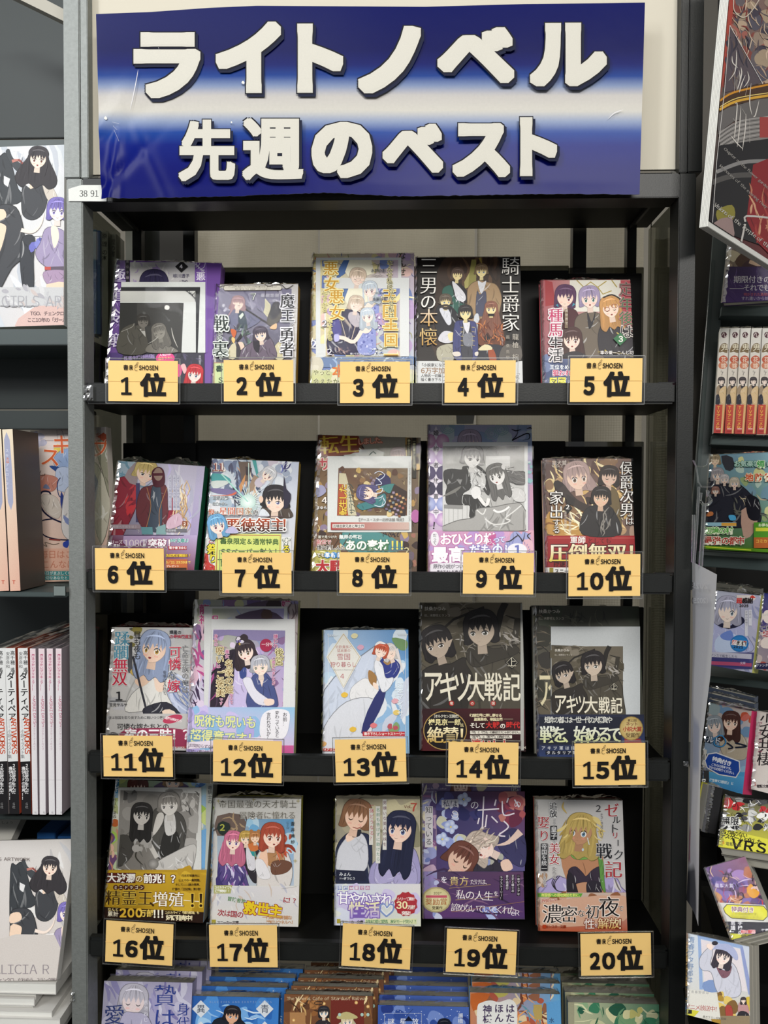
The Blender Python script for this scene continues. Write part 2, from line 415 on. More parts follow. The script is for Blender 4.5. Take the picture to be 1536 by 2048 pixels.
        cap = [(1.12, .1), (1.16, -.55), (.82, -1.18), (.1, -1.42), (-.7, -1.25), (-1.14, -.6), (-1.12, .1)]
        po(cap+[(-1.02, .75 if not male else .3)]+tips[0:]+[(1.02, .75 if not male else .3)], hc, 2)
        for i in range(15):
            xx = rg.uniform(-1, 1); li([(xx*.25, -1.3), (xx*.8, -.8+abs(xx)*.2), (xx, -.15+.2*abs(xx))], rg.uniform(.03, .07), hc*rg.choice([.45, .6, .7, 1.15]))
        li([(-.75, -.75), (-.3, -.92), (.3, -.95), (.7, -.8)], .14, np.minimum(.85, hc*1.5+.06))
        if not male and L > 1.5:
            for sg in (-1, 1): li([(sg*1.0, -.3), (sg*1.08, .6), (sg*1.02, 1.5), (sg*.95, min(L, 2.2)*.9)], .3, hc*.95, 1)
        if bun:
            for (bx, by, br) in bun: po([(bx+br*math.cos(t), by+br*math.sin(t)) for t in np.linspace(0, 6.28, 9)[:-1]], hc*.9)
        return s
    def build(s, parent, mats=None):
        for name, c in s.parts.items():
            if not c['V']: continue
            mesh(name, np.vstack(c['V']), np.vstack(c['T']), (mats or {}).get(name, PRINT), parent, np.vstack(c['C']))
    def slab(s, x0, y0, x1, y1, col, th=.0004):
        """start of a paper part: a thin sheet with real edges, crop coords"""
        P = s.p.loc(s.o+np.array([(x0, y1), (x1, y1), (x1, y0), (x0, y0)], float)*s.s)
        q = s.clip0; P = np.clip(P, [q[0], q[1]], [q[2], q[3]])
        c = s.cur; z = c['z']; h = th; c['z'] = z+h
        V = [(a, -z, b) for a, b in P]+[(a, -z-h, b) for a, b in P]; k = c['n']
        c['V'].append(np.array(V)); c['C'].append(np.repeat(hx(col)[None]*.8, 8, 0)); c['n'] += 8
        c['T'].append(np.array([(0, 1, 5), (0, 5, 4), (1, 2, 6), (1, 6, 5), (2, 3, 7), (2, 7, 6), (3, 0, 4), (3, 4, 7)])+k)
        return s.rect(x0, y0, x1, y1, col)

def film(parent, w, h, t, seed=1, amp=.010, front=True, tight=False):
    """clear shrink film: a rippled sheet in front and a crumpled gather over the head of the book"""
    r = random.Random(seed); V = []; Fc = []
    nx, ny = 14, 20
    if front:
        for j in range(ny+1):
            for i in range(nx+1):
                u, v = i/nx, j/ny; e = max(0, .12-min(u, 1-u))/.12; k = .0001+.0009*e*e
                V.append((u*w+(r.uniform(-.0006, .0006) if 0 < i < nx else (-.0012 if i == 0 else .0012)), -.0034-r.uniform(0, k), v*h))
        Fc = [(j*(nx+1)+i, j*(nx+1)+i+1, (j+1)*(nx+1)+i+1, (j+1)*(nx+1)+i) for j in range(ny) for i in range(nx)]
        parent = mesh('shrink_film', V, Fc, FILM, parent, smooth=True); sm = 1 if seed in (1, 6, 8, 11, 12) else .5
        n = 44; V = []
        for i in range(n+1):
            k = r.uniform(.2, 1); V += [(-.0016, -.0008, h*i/n), (.0006+.0016*k*sm, -.0036-.0014*r.random(), h*(i+r.uniform(-.4, .4)*(0 < i < n))/n), ((.003+.003*k)*sm, -.0034, h*i/n)]
        mesh('film_seam', V, [(3*i+j, 3*i+j+1, 3*i+j+4, 3*i+j+3) for i in range(n) for j in (0, 1)], CRUMPLE, parent)
    V = []; Fc = []; n = 26; rows = 5; pk = [r.uniform(.15, 1) for _ in range(7)]
    for i in range(n+1):
        u = i/n; f = u*5.999; a = int(f); env = (pk[a]*(1-f+a)+pk[a+1]*(f-a))*math.sin(math.pi*min(1, max(0, u)))**.5
        for j in range(rows+1):
            v = j/rows; z = h+math.sin(v*math.pi)*amp*env*r.uniform(.55, 1.15)+(.0004 if 0 < j < rows else 0); y = v*t if tight else -.002+v*(t+.003)
            V.append((u*w+r.uniform(-.0015, .0015), y+(r.uniform(-.001, .001) if 0 < j < rows and not tight else 0), z))
    Fc = [(i*(rows+1)+j, (i+1)*(rows+1)+j, (i+1)*(rows+1)+j+1, i*(rows+1)+j+1) for i in range(n) for j in range(rows)]
    mesh('film_gather', V, Fc, CRUMPLE, parent)

def book_body(parent, w, h, t, spine='#cccccc', back='#dddddd', spine_left=False, coverth=.0006):
    cm = mat('cover_'+spine.strip('#'), spine, .4, .4)
    b = MB(); g = coverth; sx = (0, g) if spine_left else (w-g, w)
    b.box(0, 0, 0, w, g, h); b.box(0, t-g, 0, w, t, h); b.box(sx[0], g, 0, sx[1], t-g, h)
    b.build('cover', cm, parent)
    e = .0012; MB().box(g if spine_left else e, g, .001, w-e if spine_left else w-g, t-g, h-.0015).build('page_block', PAGES, parent)
# ---------------------------------------------------------------- the room behind
E_ = EYE
XLo, XLi, XRi, XRo = -.3835, -.3649, .2959, .3145
LT = [E_+.1229, E_-.0888, E_-.2984, E_-.5135]      # top of each front lip
LB = [E_+.0996, E_-.1118, E_-.3219, E_-.5353]
ZS = [z-.019 for z in LT]                             # shelf surfaces
JT, RB = E_+.3515, E_+.3244
WEAVE = mat('woven_fabric', '#b5b0a2', .85, .15, vary=.12, vscale=9)
def weave():
    n = WEAVE.node_tree.nodes; L = WEAVE.node_tree.links; b = n['Principled BSDF']
    tc = n.new('ShaderNodeTexCoord'); H = []
    for d in ('X', 'Z'):
        wv = n.new('ShaderNodeTexWave'); wv.bands_direction = d; wv.inputs['Scale'].default_value = 85; wv.inputs['Distortion'].default_value = 1.2; wv.inputs['Detail'].default_value = 1
        L.new(tc.outputs['Object'], wv.inputs[0]); H.append(wv)
    a = n.new('ShaderNodeMath'); a.operation = 'ADD'; L.new(H[0].outputs['Fac'], a.inputs[0]); L.new(H[1].outputs['Fac'], a.inputs[1])
    bp = n.new('ShaderNodeBump'); bp.inputs['Strength'].default_value = .45; bp.inputs['Distance'].default_value = .0012
    L.new(a.outputs[0], bp.inputs['Height']); L.new(bp.outputs[0], b.inputs['Normal']); thin(WEAVE, .55)
def thin(m, f):
    n = m.node_tree.nodes; L = m.node_tree.links; b = n['Principled BSDF']; t = n.new('ShaderNodeBsdfTranslucent'); x = n.new('ShaderNodeMixShader'); x.inputs[0].default_value = f
    L.new(b.inputs['Base Color'].links[0].from_socket, t.inputs[0]); L.new(b.outputs[0], x.inputs[1]); L.new(t.outputs[0], x.inputs[2]); L.new(x.outputs[0], n['Material Output'].inputs[0])
weave()
FL = mat('dark_vinyl_floor', '#3a3733', .5, .4, vary=.1)
tag(MB().box(-2.5, -3, -.05, 2.5, 1.6, 0).build('floor', FL), kind='structure')
tag(MB().box(-2.5, -3, 2.9, 2.5, 1.6, 2.95).build('ceiling', mat('ceiling_board', '#c9c9c5', .9)), kind='structure')
tag(MB().box(-2.5, 1.55, 0, 2.5, 1.6, 2.9).build('wall_back', mat('dim_wall', '#8c877c', .9)), kind='structure')

# woven blinds behind the case: three hanging strips
fy = .27
bl = empty('fabric_blind', IM(0, fy, 0), 'beige woven fabric blind hanging behind the black display case', 'blind')
ed = [(372, 634), (638, 948), (952, 1285), (1300, 1420)]
for i, (a, b) in enumerate(ed[:3]):
    xa, xb = at(a, 900, fy)[0], at(b, 900, fy)[0]; n = 24; V = []; Fc = []
    for k in range(n+1):
        u = k/n; x = xa+(xb-xa)*u; y = .006*math.sin(u*7+i*2)+.003*i+(.006 if k == n else 0)
        V += [(x, y, .35), (x, y, 1.86)]
    Fc = [(2*k, 2*k+2, 2*k+3, 2*k+1) for k in range(n)]
    mesh('fabric_strip', V, Fc, WEAVE, bl, smooth=True)
n = 10; V = []; xa, xb = at(1303, 900, .21)[0], at(1368, 900, .21)[0]
for k in range(n+1):
    u = k/n; V += [(xa+(xb-xa)*u+.006*(1), -.06+.01*math.sin(u*6), .35), (xa+(xb-xa)*u, -.06+.01*math.sin(u*6), 1.80)]
mesh('fabric_strip', V, [(2*k, 2*k+2, 2*k+3, 2*k+1) for k in range(n)], WEAVE, bl, smooth=True)
mesh('pull_tab', [(at(930, 810, .262)[0]+dx, -.01, at(930, 848-dz, .262)[2]) for dx, dz in ((-.012, 0), (.012, 0), (.016, 40), (-.014, 40))], [(0, 1, 2, 3)], WHITE, bl)

# ---------------------------------------------------------------- the black display case
case = empty('display_case', IM(-.034, 0, 0), 'tall black steel display case with four shelves of ranked books', 'display case')
def cb(name, m, *q, bevel=.0008):
    o = MB().box(*q).build(name, m, None, bevel); o.parent = case; o.matrix_parent_inverse = Matrix.Translation((.034, 0, 0)); return o
cb('front_post', LITSTEEL, XLo, 0, .2, XLi, .03, JT-.0008, bevel=.0012)
cb('front_post', BLACK, XRi, 0, .2, XRo, .03, JT-.0008, bevel=.0012)
cb('top_rail', BLACK, XLi, 0, RB, XRi, .03, JT-.0008)
cb('top_board', DARK, XLi-.017, .031, E_+.3475, XRi+.0165, .165, E_+.3505)
cb('rail_lip', BLACK, XLi+.004, .03, RB+.004, XRi-.004, .042, RB+.012)
for z, zt, zb in zip(ZS, LT, LB):
    cb('shelf_lip', BLACK, XLi+.0006, .002, zb, XRi-.0006, .014, zt, bevel=.0025)
    cb('shelf_board', DARK, XLi+.001, .014, z-.0025, XRi-.001, .0305, z); cb('shelf_board', DARK, XLi-.014, .031, z-.0025, XRi+.0135, .15, z)
for z, zt, zb in zip(ZS, LT, LB):
    for x in (XLi+.001, XRi-.019): cb('shelf_bracket', BLACK, x, .004, zt, x+.018, .012, zt+.0008, bevel=.0003)
for x in (XLi+.0002, XRi-.0122): cb('rear_post', BLACK, x, .155, .2, x+.012, .17, E_+.3505)
for a, b in ((367, 390), (1145, 1172)):
    cb('upright', BLACK, at(a, 490, .175)[0], .172, .2, at(b, 490, .175)[0], .19, 1.84)
cb('side_panel', ACRYL, XLi-.0166, .031, .3, XLi-.0146, .153, E_+.341, bevel=0)
cb('side_panel', ACRYL, XRi+.0140, .031, .3, XRi+.0160, .153, E_+.341, bevel=0)
# slim rails running back along the case top
for x in (XLi+.006, XRi-.010): cb('side_rail', BLACK, x, .032, E_+.342, x+.004, .153, E_+.347, bevel=.0005)

# black backing boards and clear stands behind the books
def brd(x0p, x1p, ytop, Y, row, lab, m=DARK, cat='backing board', nm='backing_board', grp=None):
    a = at(x0p, ytop, Y); b = at(x1p, ytop, Y); z0 = ZS[row]+.0002
    o = MB().box(0, 0, 0, b[0]-a[0], .003, a[2]-z0).build(nm, m, None, .0006); o.location = (a[0], Y, z0)
    return tag(o, lab, cat, grp)
SH = clear('grey_acrylic', (.30, .30, .27), refl=.06, rough=.05)
brd(300, 1137, 545, .142, 0, 'long black backing board behind the first to fourth ranked books')
brd(1136, 1284, 547, .142, 0, 'black backing board behind the fifth ranked book')
brd(392, 1138, 535, .146, 0, 'grey see-through acrylic sheet rising behind the second and third ranked books', SH, 'acrylic sheet', 'acrylic_sheet')
brd(1137, 1288, 535, .147, 0, 'grey see-through acrylic sheet rising behind the fifth ranked book', SH, 'acrylic sheet', 'acrylic_sheet')
brd(246, 392, 886, .139, 1, 'black backing board behind the sixth ranked book')
brd(392, 1131, 881, .143, 1, 'long black backing board behind the seventh to ninth ranked books')
brd(1130, 1284, 893, .142, 1, 'black backing board behind the tenth ranked book')
brd(1131, 1288, 883, .147, 1, 'grey see-through acrylic sheet rising behind the tenth ranked book', SH, 'acrylic sheet', 'acrylic_sheet')
brd(238, 392, 1226, .139, 2, 'black backing board behind the eleventh ranked book')
brd(393, 1062, 1215, .143, 2, 'long black backing board behind the twelfth to fourteenth ranked books')
brd(1060, 1288, 1213, .142, 2, 'black backing board behind the fifteenth ranked book')
brd(262, 1286, 1560, .1455, 3, 'black backing board filling the back of the lowest shelf')
# light and dark upright strips beyond the case on its left
def strip(a, b, y0, y1, Y, m, lab, cat, nm):
    p, q = at(a, y1, Y), at(b, y0, Y); o = MB().box(0, 0, 0, q[0]-p[0], .004, q[2]-p[2]).build(nm, m, None, .0005); o.location = (p[0], Y, p[2]); return tag(o, lab, cat)
strip(258, 276, 425, 2040, .215, mat('dull_grey', '#6a6b5e', .6), 'dull grey upright strip beyond the left side of the case', 'upright', 'back_strip')
strip(276, 286, 425, 2040, .213, mat('dull_teal', '#5d6e70', .5), 'pale teal upright strip beside the grey one beyond the case', 'upright', 'back_strip')
strip(286, 326, 425, 2040, .24, mat('near_black', '#1c201b', .6), 'near-black panel seen between the upright strips behind the case', 'panel', 'rear_panel')
strip(325, 372, 425, 2040, .235, mat('umber', '#37332b', .6), 'dark brown panel left of the first black upright', 'panel', 'rear_panel')
strip(1284, 1304, 425, 2040, .245, DARK, 'black strip at the right end of the blinds', 'upright', 'back_strip')

# ---------------------------------------------------------------- the sign cabinet on top
head = empty('sign_cabinet', IM(-.034, 0, JT), 'steel framed header box with a cream panel on top of the display case', 'cabinet')
def hb(name, m, a, b, y0, y1, Y0, Y1, bevel=.001):
    p, q = at(a, y1, 0), at(b, y0, 0); z0 = JT if y1 > 355 else p[2]; z1 = 2.06 if y0 < 0 else q[2]
    o = MB().box(p[0], Y0, z0, q[0], Y1, z1).build(name, m, None, bevel); o.parent = head; o.matrix_parent_inverse = Matrix.Translation((.034, 0, -JT)); return o
o = MB().box(-.3857, 0, JT, -.3675, .03, 2.06).build('outer_frame', LITSTEEL, None, .001); o.parent = head; o.matrix_parent_inverse = Matrix.Translation((.034, 0, -JT))
o = MB().box(-.3668, .001, JT, -.3585, .03, 2.06).build('inner_frame', LITSTEEL, None, .0008); o.parent = head; o.matrix_parent_inverse = Matrix.Translation((.034, 0, -JT))
o = MB().box(.3050, 0, JT, .3205, .03, 2.06).build('outer_frame', BLACK, None, .001); o.parent = head; o.matrix_parent_inverse = Matrix.Translation((.034, 0, -JT))
o = MB().box(.2962, .001, JT, .3045, .03, 2.06).build('inner_frame', BLACK, None, .0008); o.parent = head; o.matrix_parent_inverse = Matrix.Translation((.034, 0, -JT))
hb('bottom_frame', BLACK, 178, 1346, 344.5, 359, .0012, .03)
o = MB().box(-.3584, .014, JT+.009, .2961, .018, 2.06).build('sign_panel', CREAM, None); o.parent = head; o.matrix_parent_inverse = Matrix.Translation((.034, 0, -JT))

# ---------------------------------------------------------------- the blue banner
def banner():
    by = -.014
    top = [(192, 28), (300, 24), (420, 15.5), (514, 11.5), (850, 13.5), (1050, 8), (1200, 6.5), (1290, 5)]
    bot = [(202, 397), (330, 396), (480, 392), (651, 385), (800, 392), (942, 390.5), (1100, 388), (1279, 389)]
    P0 = at(202, 397, by); P1 = at(1279, 389, by); P1[2] = P0[2]
    pn = Pane(P0, P1, (192, 28), lean=0)
    root = empty('sale_banner', pn.M(), 'large blue paper banner with bold white Japanese lettering over the shelves', 'banner', None)
    A = Art(pn, (0, 0, 1), clip=(-.02, -.02, pn.w+.03, pn.h+.03))
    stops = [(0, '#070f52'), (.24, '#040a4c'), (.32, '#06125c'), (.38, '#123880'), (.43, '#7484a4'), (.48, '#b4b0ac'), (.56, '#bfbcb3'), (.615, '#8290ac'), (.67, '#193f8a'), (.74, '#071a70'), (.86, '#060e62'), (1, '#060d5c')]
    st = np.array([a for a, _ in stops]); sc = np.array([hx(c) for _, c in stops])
    nx, ny = 150, 60; V = []; K = []
    tx, ty = zip(*top); bx, byy = zip(*bot); r = random.Random(5)
    for j in range(ny+1):
        for i in range(nx+1):
            u, v = i/nx, j/ny
            X0 = 192+(1290-192)*u; X1 = 202+(1279-202)*u; y0 = np.interp(X0, tx, ty); y1 = np.interp(X1, bx, byy)+(r.uniform(-.8, .8) if j == ny else 0)
            px, py = X0*(1-v)+X1*v, y0*(1-v)+y1*v; L = pn.loc(np.array([[px, py]]))[0]
            k = max(0, 1-u/.17)*max(0, v-.3)*1.7
            cr = sum(a*math.exp(-((u*math.cos(t)+v*.35*math.sin(t)-o)/s_)**2) for a, t, o, s_ in ((.0022, .5, .11, .012), (-.0016, 1.0, .2, .014), (.002, .15, .07, .010), (.0016, -.4, -.02, .012), (-.0014, .8, .24, .01)))
            e = .0012*math.sin(u*9)*(1 if v > .93 else 0)*((v-.93)/.07 if v > .93 else 0)
            y = -cr*min(1, k)*2-e*.5-.003*max(0, (u-.985)/.015)*v*0
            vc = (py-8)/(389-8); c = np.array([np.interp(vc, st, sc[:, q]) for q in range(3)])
            V.append((L[0], y, L[1])); K.append(c)
    T = [(j*(nx+1)+i, (j+1)*(nx+1)+i, (j+1)*(nx+1)+i+1, j*(nx+1)+i+1) for j in range(ny) for i in range(nx)]
    m = mat('banner_print', rough=.27, spec=.07, vary=.03, vscale=300, attr=True, bump=.25, bscale=14)
    mesh('banner_sheet', V, T, m, root, np.array(K), smooth=True)
    V2 = [(x, y+.0006, z) for x, y, z in V]; mesh('banner_backing', V2, [t[::-1] for t in T], WHITE, root, smooth=True)
    A.part('lettering', .0012)
    W = '#c8c5ba'; K_ = '#10101c'
    def g(ch, x0, y0, x1, y1, w=.058): A.box(ch, x0, y0, x1, y1, W, w=w, o=K_, ow=.016, sh=('#141a33', (4, 5)))
    for q in (('ラ', 268, 66, 402, 198), ('イ', 432, 45, 563, 188), ('ト', 595, 50, 687, 188), ('ノ', 716, 55, 842, 190), ('ベ', 874, 58, 1028, 170), ('ル', 1058, 50, 1212, 177)): g(*q)
    for q in (('先', 359, 243, 472, 366), ('週', 486, 240, 608, 364), ('の', 624, 248, 745, 360), ('ベ', 765, 252, 886, 350), ('ス', 904, 251, 1019, 359), ('ト', 1038, 240, 1112, 357)): g(*q, w=.036 if q[0] in '先週' else .058)
    # worn spots and scratches in the paper
    A.part('worn_marks', .0026)
    for q in ([(278, 142), (274, 165), (268, 195), (262, 222)], [(318, 97), (321, 105)], [(1215, 240), (1228, 228), (1245, 222)], [(226, 246), (240, 250)], [(228, 254), (236, 262)], [(230, 262), (240, 285)]):
        A.line(q, 1.6, '#d5d4d6', 4, 2)
    for x, y, a in ((213, 239, 3.2), (487, 168, 3), (464, 247, 1.6)): A.poly([(x-a, y), (x, y-a*1.3), (x+a, y-.3), (x+.4*a, y+a)], '#dcdbd4', 3)
    A.build(root, {'lettering': PAPERPRINT, 'worn_marks': PAPERPRINT})
banner()

# number label on the left post, clear tape and a clip
pn = Pane(at(136, 403, -.0006), at(214, 403, -.0006), (136, 370), lean=0)
r_ = empty('shelf_label', pn.M(), 'white paper label reading 3891 at the top of the grey left post', 'label')
A = Art(pn, (0, 280, .20505)); A.part('label_paper', .0003); A.poly([(668, 480), (720, 462), (800, 440), (1000, 440), (1045, 470), (1040, 600), (670, 598)], '#d9dbd6')
A.txt('38 91', 775, 480, 84, '#2c2c2c', w=-.004, m=.02, sx=.80)
A.build(r_, {'label_paper': PAPERPRINT})
def tape(px0, py0, px1, py1, Y, lab, sd):
    a = at(px0, py1, Y); b = at(px1, py0, Y); r = random.Random(sd); V = []; n = 6
    for j in range(n+1):
        for i in range(n+1): V.append(((b[0]-a[0])*i/n, -.0008-r.uniform(0, .0022)*(1 if 0 < i < n and 0 < j < n else .2), (b[2]-a[2])*j/n))
    o = mesh('clear_tape', V, [(j*(n+1)+i, j*(n+1)+i+1, (j+1)*(n+1)+i+1, (j+1)*(n+1)+i) for j in range(n) for i in range(n)], clear('tape_film', (.75, .75, .7), refl=.3, rough=.2))
    o.location = (a[0], Y, a[2]); return tag(o, lab, 'tape')
tape(167, 771, 187, 801, -.0004, 'crumpled clear tape on the left end of the top shelf lip', 3)
tape(1366, 1522, 1376, 1532, -.0012, 'small scrap of clear tape low on the right black post', 5)
tape(141, 1983, 150, 2003, -.0012, 'small scrap of clear tape at the foot of the left post', 6)

# ---------------------------------------------------------------- rank cards
CARD = {1: ((217.4, 720.6), (356.7, 722.3), (216.7, 802), (355.7, 803.6)),
 2: ((447.8, 720.6), (587.2, 719), (447.8, 802.7), (586.8, 802.7)), 3: ((680.7, 723.6), (818.7, 722.9), (680, 806), (819.7, 806)),
 4: ((891.3, 720.6), (1030.6, 720.6), (889, 805.3), (1030.6, 805.3)), 5: ((1137.8, 716.9), (1284.4, 715.8), (1139.6, 804), (1283.4, 804)),
 6: ((191.7, 1096.2), (330.7, 1096.9), (191, 1179.2), (328.4, 1180.2)), 7: ((445.6, 1105.3), (584.6, 1105.3), (444.6, 1185.7), (583, 1186.7)),
 8: ((678, 1104.4), (817.4, 1105.3), (678.8, 1185.7), (817.4, 1186.7)), 9: ((926.5, 1105.3), (1067, 1106), (925.5, 1187.3), (1066.5, 1189)),
 10: ((1136, 1108.8), (1280.2, 1108), (1136.8, 1192.6), (1280.2, 1191.9)), 11: ((208, 1471.5), (344.3, 1472), (207.5, 1552.6), (345.8, 1554)),
 12: ((428.5, 1480), (566.1, 1482.2), (426, 1562.7), (563, 1566.4)), 13: ((673.4, 1480.7), (811, 1476), (672, 1564.8), (813.3, 1562.7)),
 14: ((896.2, 1485.3), (1034.5, 1483.8), (896.2, 1566.4), (1036, 1568.8)), 15: ((1148.5, 1487.5), (1287.8, 1485.8), (1149.7, 1570.6), (1290.9, 1569.4)),
 16: ((211.2, 1843.5), (347.4, 1846.9), (210.3, 1923), (344.3, 1931.7)), 17: ((419.3, 1851.5), (556.4, 1849.7), (419.9, 1933.8), (555.4, 1934.7)),
 18: ((685, 1848.4), (822.8, 1852.7), (682.6, 1931), (819.7, 1939.3)), 19: ((893.1, 1858.8), (1032, 1862.8), (891.3, 1943.3), (1030.8, 1950)),
 20: ((1160, 1868.8), (1299.8, 1865.7), (1162.5, 1951.4), (1302.9, 1949.5))}
ORD = ['first', 'second', 'third', 'fourth', 'fifth', 'sixth', 'seventh', 'eighth', 'ninth', 'tenth', 'eleventh', 'twelfth', 'thirteenth', 'fourteenth', 'fifteenth', 'sixteenth', 'seventeenth', 'eighteenth', 'nineteenth', 'twentieth']
YEL = mat('yellow_card', '#ffd285', .55, .25, vary=.03, vscale=15)
UNDER = ['purple book with a couple card', 'cream bordered fantasy book', 'pale floral book with two cards', 'black book of six court figures', 'book with four schoolgirls', 'book with a blond man in red', 'white book with a black-haired boy', 'book under a sideways postcard', 'lilac book under a grey manga picture', 'brown book with a red band', 'pale grey book with silver hair', 'lilac book with a long-haired lady', 'pale blue book of an embracing couple', 'war novel with the crimson band', 'war novel with the navy band', 'green book with the mustard band', 'white book of adventurers', 'cream book of two women', 'violet book of a couple among flowers', 'orange-footed book of a blonde woman']
def card(n):
    tl, tr, bl, br = [np.array(q) for q in CARD[n]]
    Y = -.0052; P0 = at(*bl, Y); P1 = at(*br, Y); pn = Pane(P0, P1, tuple((tl+tr)/2), lean=-1.5)
    root = empty('rank_card', pn.M(), 'yellow rank card below the '+UNDER[n-1], 'card', 'yellow rank cards clipped to the shelf lips')
    w, h = pn.w, pn.h
    MB().box(0, 0, 0, w, .0006, h).build('card_paper', YEL, root)
    e = .0028; V = []; Fc = []
    V = [(-e, -.0006, -e), (w+e, -.0006, -e), (w+e, -.0006, h+e), (-e, -.0006, h+e), (-e, .0012, -e), (w+e, .0012, -e), (w+e, .0012, h+e), (-e, .0012, h+e)]
    s_ = MB().hexa([(-e, -.0004, -e), (w+e, -.0004, -e), (w+e, .0012, -e), (-e, .0012, -e), (-e, -.0004, h+e), (w+e, -.0004, h+e), (w+e, .0012, h+e), (-e, .0012, h+e)])
    s_.build('laminate', SLEEVE, root, .0003)
    rm = MB(); k = .0007
    for q in ((-e, -e, w+e, -e+k), (-e, h+e-k, w+e, h+e), (-e, -e, -e+k, h+e), (w+e-k, -e, w+e, h+e)): rm.box(q[0], -.0009, q[1], q[2], -.0003, q[3])
    rm.build('laminate_rim', clear('rim', (.6, .6, .55), refl=.35, rough=.25), root)
    A = Art(pn); A.part('lettering', .00095); K = '#151210'
    # local drawing in card fractions
    def loc(fx, fy): return np.array([fx*w, (1-fy)*h])
    class Fake: pass
    def put(ch, x0, y0, x1, y1, off, col=K):
        G, T = glyph(fwd(ch), off); a, b = G.min(0), G.max(0)
        L = np.column_stack([(x0+(G[:, 0]-a[0])/(b[0]-a[0])*(x1-x0))*w, (1-(y1-(G[:, 1]-a[1])/(b[1]-a[1])*(y1-y0)))*h, G[:, 2]]); A.raw(L, T, col)
    put('書', .222, .105, .292, .235, .02); put('泉', .302, .105, .362, .235, .02)
    x = .445
    for ch, wd in (('S', .038), ('H', .044), ('O', .052), ('S', .036), ('E', .032), ('N', .046)): put(ch, x, .115, x+wd, .232, .03); x += wd+.0055
    G = '#6b5a38'
    def ln(P, wd):
        P = catmull(P, False, 5)*np.array([w, -h])+np.array([0, h]); d = np.gradient(P, axis=0); d /= np.linalg.norm(d, axis=1)[:, None]; N = np.column_stack([-d[:, 1], d[:, 0]])*wd/2*w; m_ = len(P)
        A.raw(np.vstack([P+N, P-N]), [q for i in range(m_-1) for q in ((i, i+1, m_+i+1), (i, m_+i+1, m_+i))], G)
    ln([(.405, .09), (.425, .04), (.437, .05), (.415, .10), (.385, .13)], .005); ln([(.43, .11), (.41, .10), (.385, .13), (.395, .16), (.42, .15), (.43, .13)], .006)
    ln([(.41, .16), (.39, .17), (.385, .22), (.405, .245), (.425, .23)], .006)
    s = str(n); D = .415 if n < 10 else .43
    def dig(ch, x0, x1):
        y0, y1 = D, .845
        if ch == '1':
            P = np.array([(0, .17), (.5, -.01), (.68, -.01), (.68, .86), (1, .86), (1, 1), (.03, 1), (.03, .86), (.40, .86), (.40, .19), (.07, .31)])
            L = np.column_stack([(x0+P[:, 0]*(x1-x0))*w, (1-(y0+P[:, 1]*(y1-y0)))*h]); A.raw(L, tessellate_polygon([[Vector((p[0], p[1], 0)) for p in P]]), K)
        else: put(ch, x0, y0, x1, y1, .048)
    if n < 10: dig(s, .185, .34); put('位', .46, .30, .835, .885, .045)
    else: dig(s[0], .115 if s[0] == '1' else .125, .27); dig(s[1], .30, .485); put('位', .51, .28, .88, .88, .045)
    # a faint crease across the paper
    L = np.array([(0, h*.50), (w, h*.495), (w, h*.485), (0, h*.49)]); A.cur['l'] = -40; A.raw(L, [(0, 1, 2), (0, 2, 3)], '#f8ca7c')
    A.build(root, {'lettering': PAPERPRINT})
for n in range(1, 21): card(n)
# ---------------------------------------------------------------- the ranked books
WHO = {}
def pz(x, z, Y): return at(x, 986-1540*(z-EYE)/(Y+.86), Y)
def book(n, label, row, bl, br, tl, crop, draw, t=.014, Y=.076, tilt=0, spine='#cccccc', lean=10, seed=None, amp=.008, wrap=True, group='paperbacks standing face out in the ranked display'):
    z = ZS[row]+.0003+t*math.sin(math.radians(lean))
    if isinstance(bl, tuple):
        Y = min(atz(*bl, z)[1], atz(*br, z)[1]); P0 = at(*bl, Y); P1 = at(*br, Y); P0[2] = max(z, P0[2]); P1[2] = max(z, P1[2])
        if P0[2] > z+.004: P0[2] = z+.004
    else:
        P0 = pz(bl, z, Y); P1 = pz(br, z, Y); P0[2] = z; P1[2] = z
        if tilt: P0[2] = z+(P1[0]-P0[0])*math.tan(math.radians(tilt)) if tilt > 0 else z
    pn = Pane(P0, P1, tl, lean=lean)
    root = empty('paperback_book', pn.M(), label, 'book', group)
    book_body(root, pn.w, pn.h, t, spine); A = Art(pn, crop); draw(A)
    A.build(root)
    if wrap: film(root, pn.w, pn.h, t, seed or n, amp)
    return root

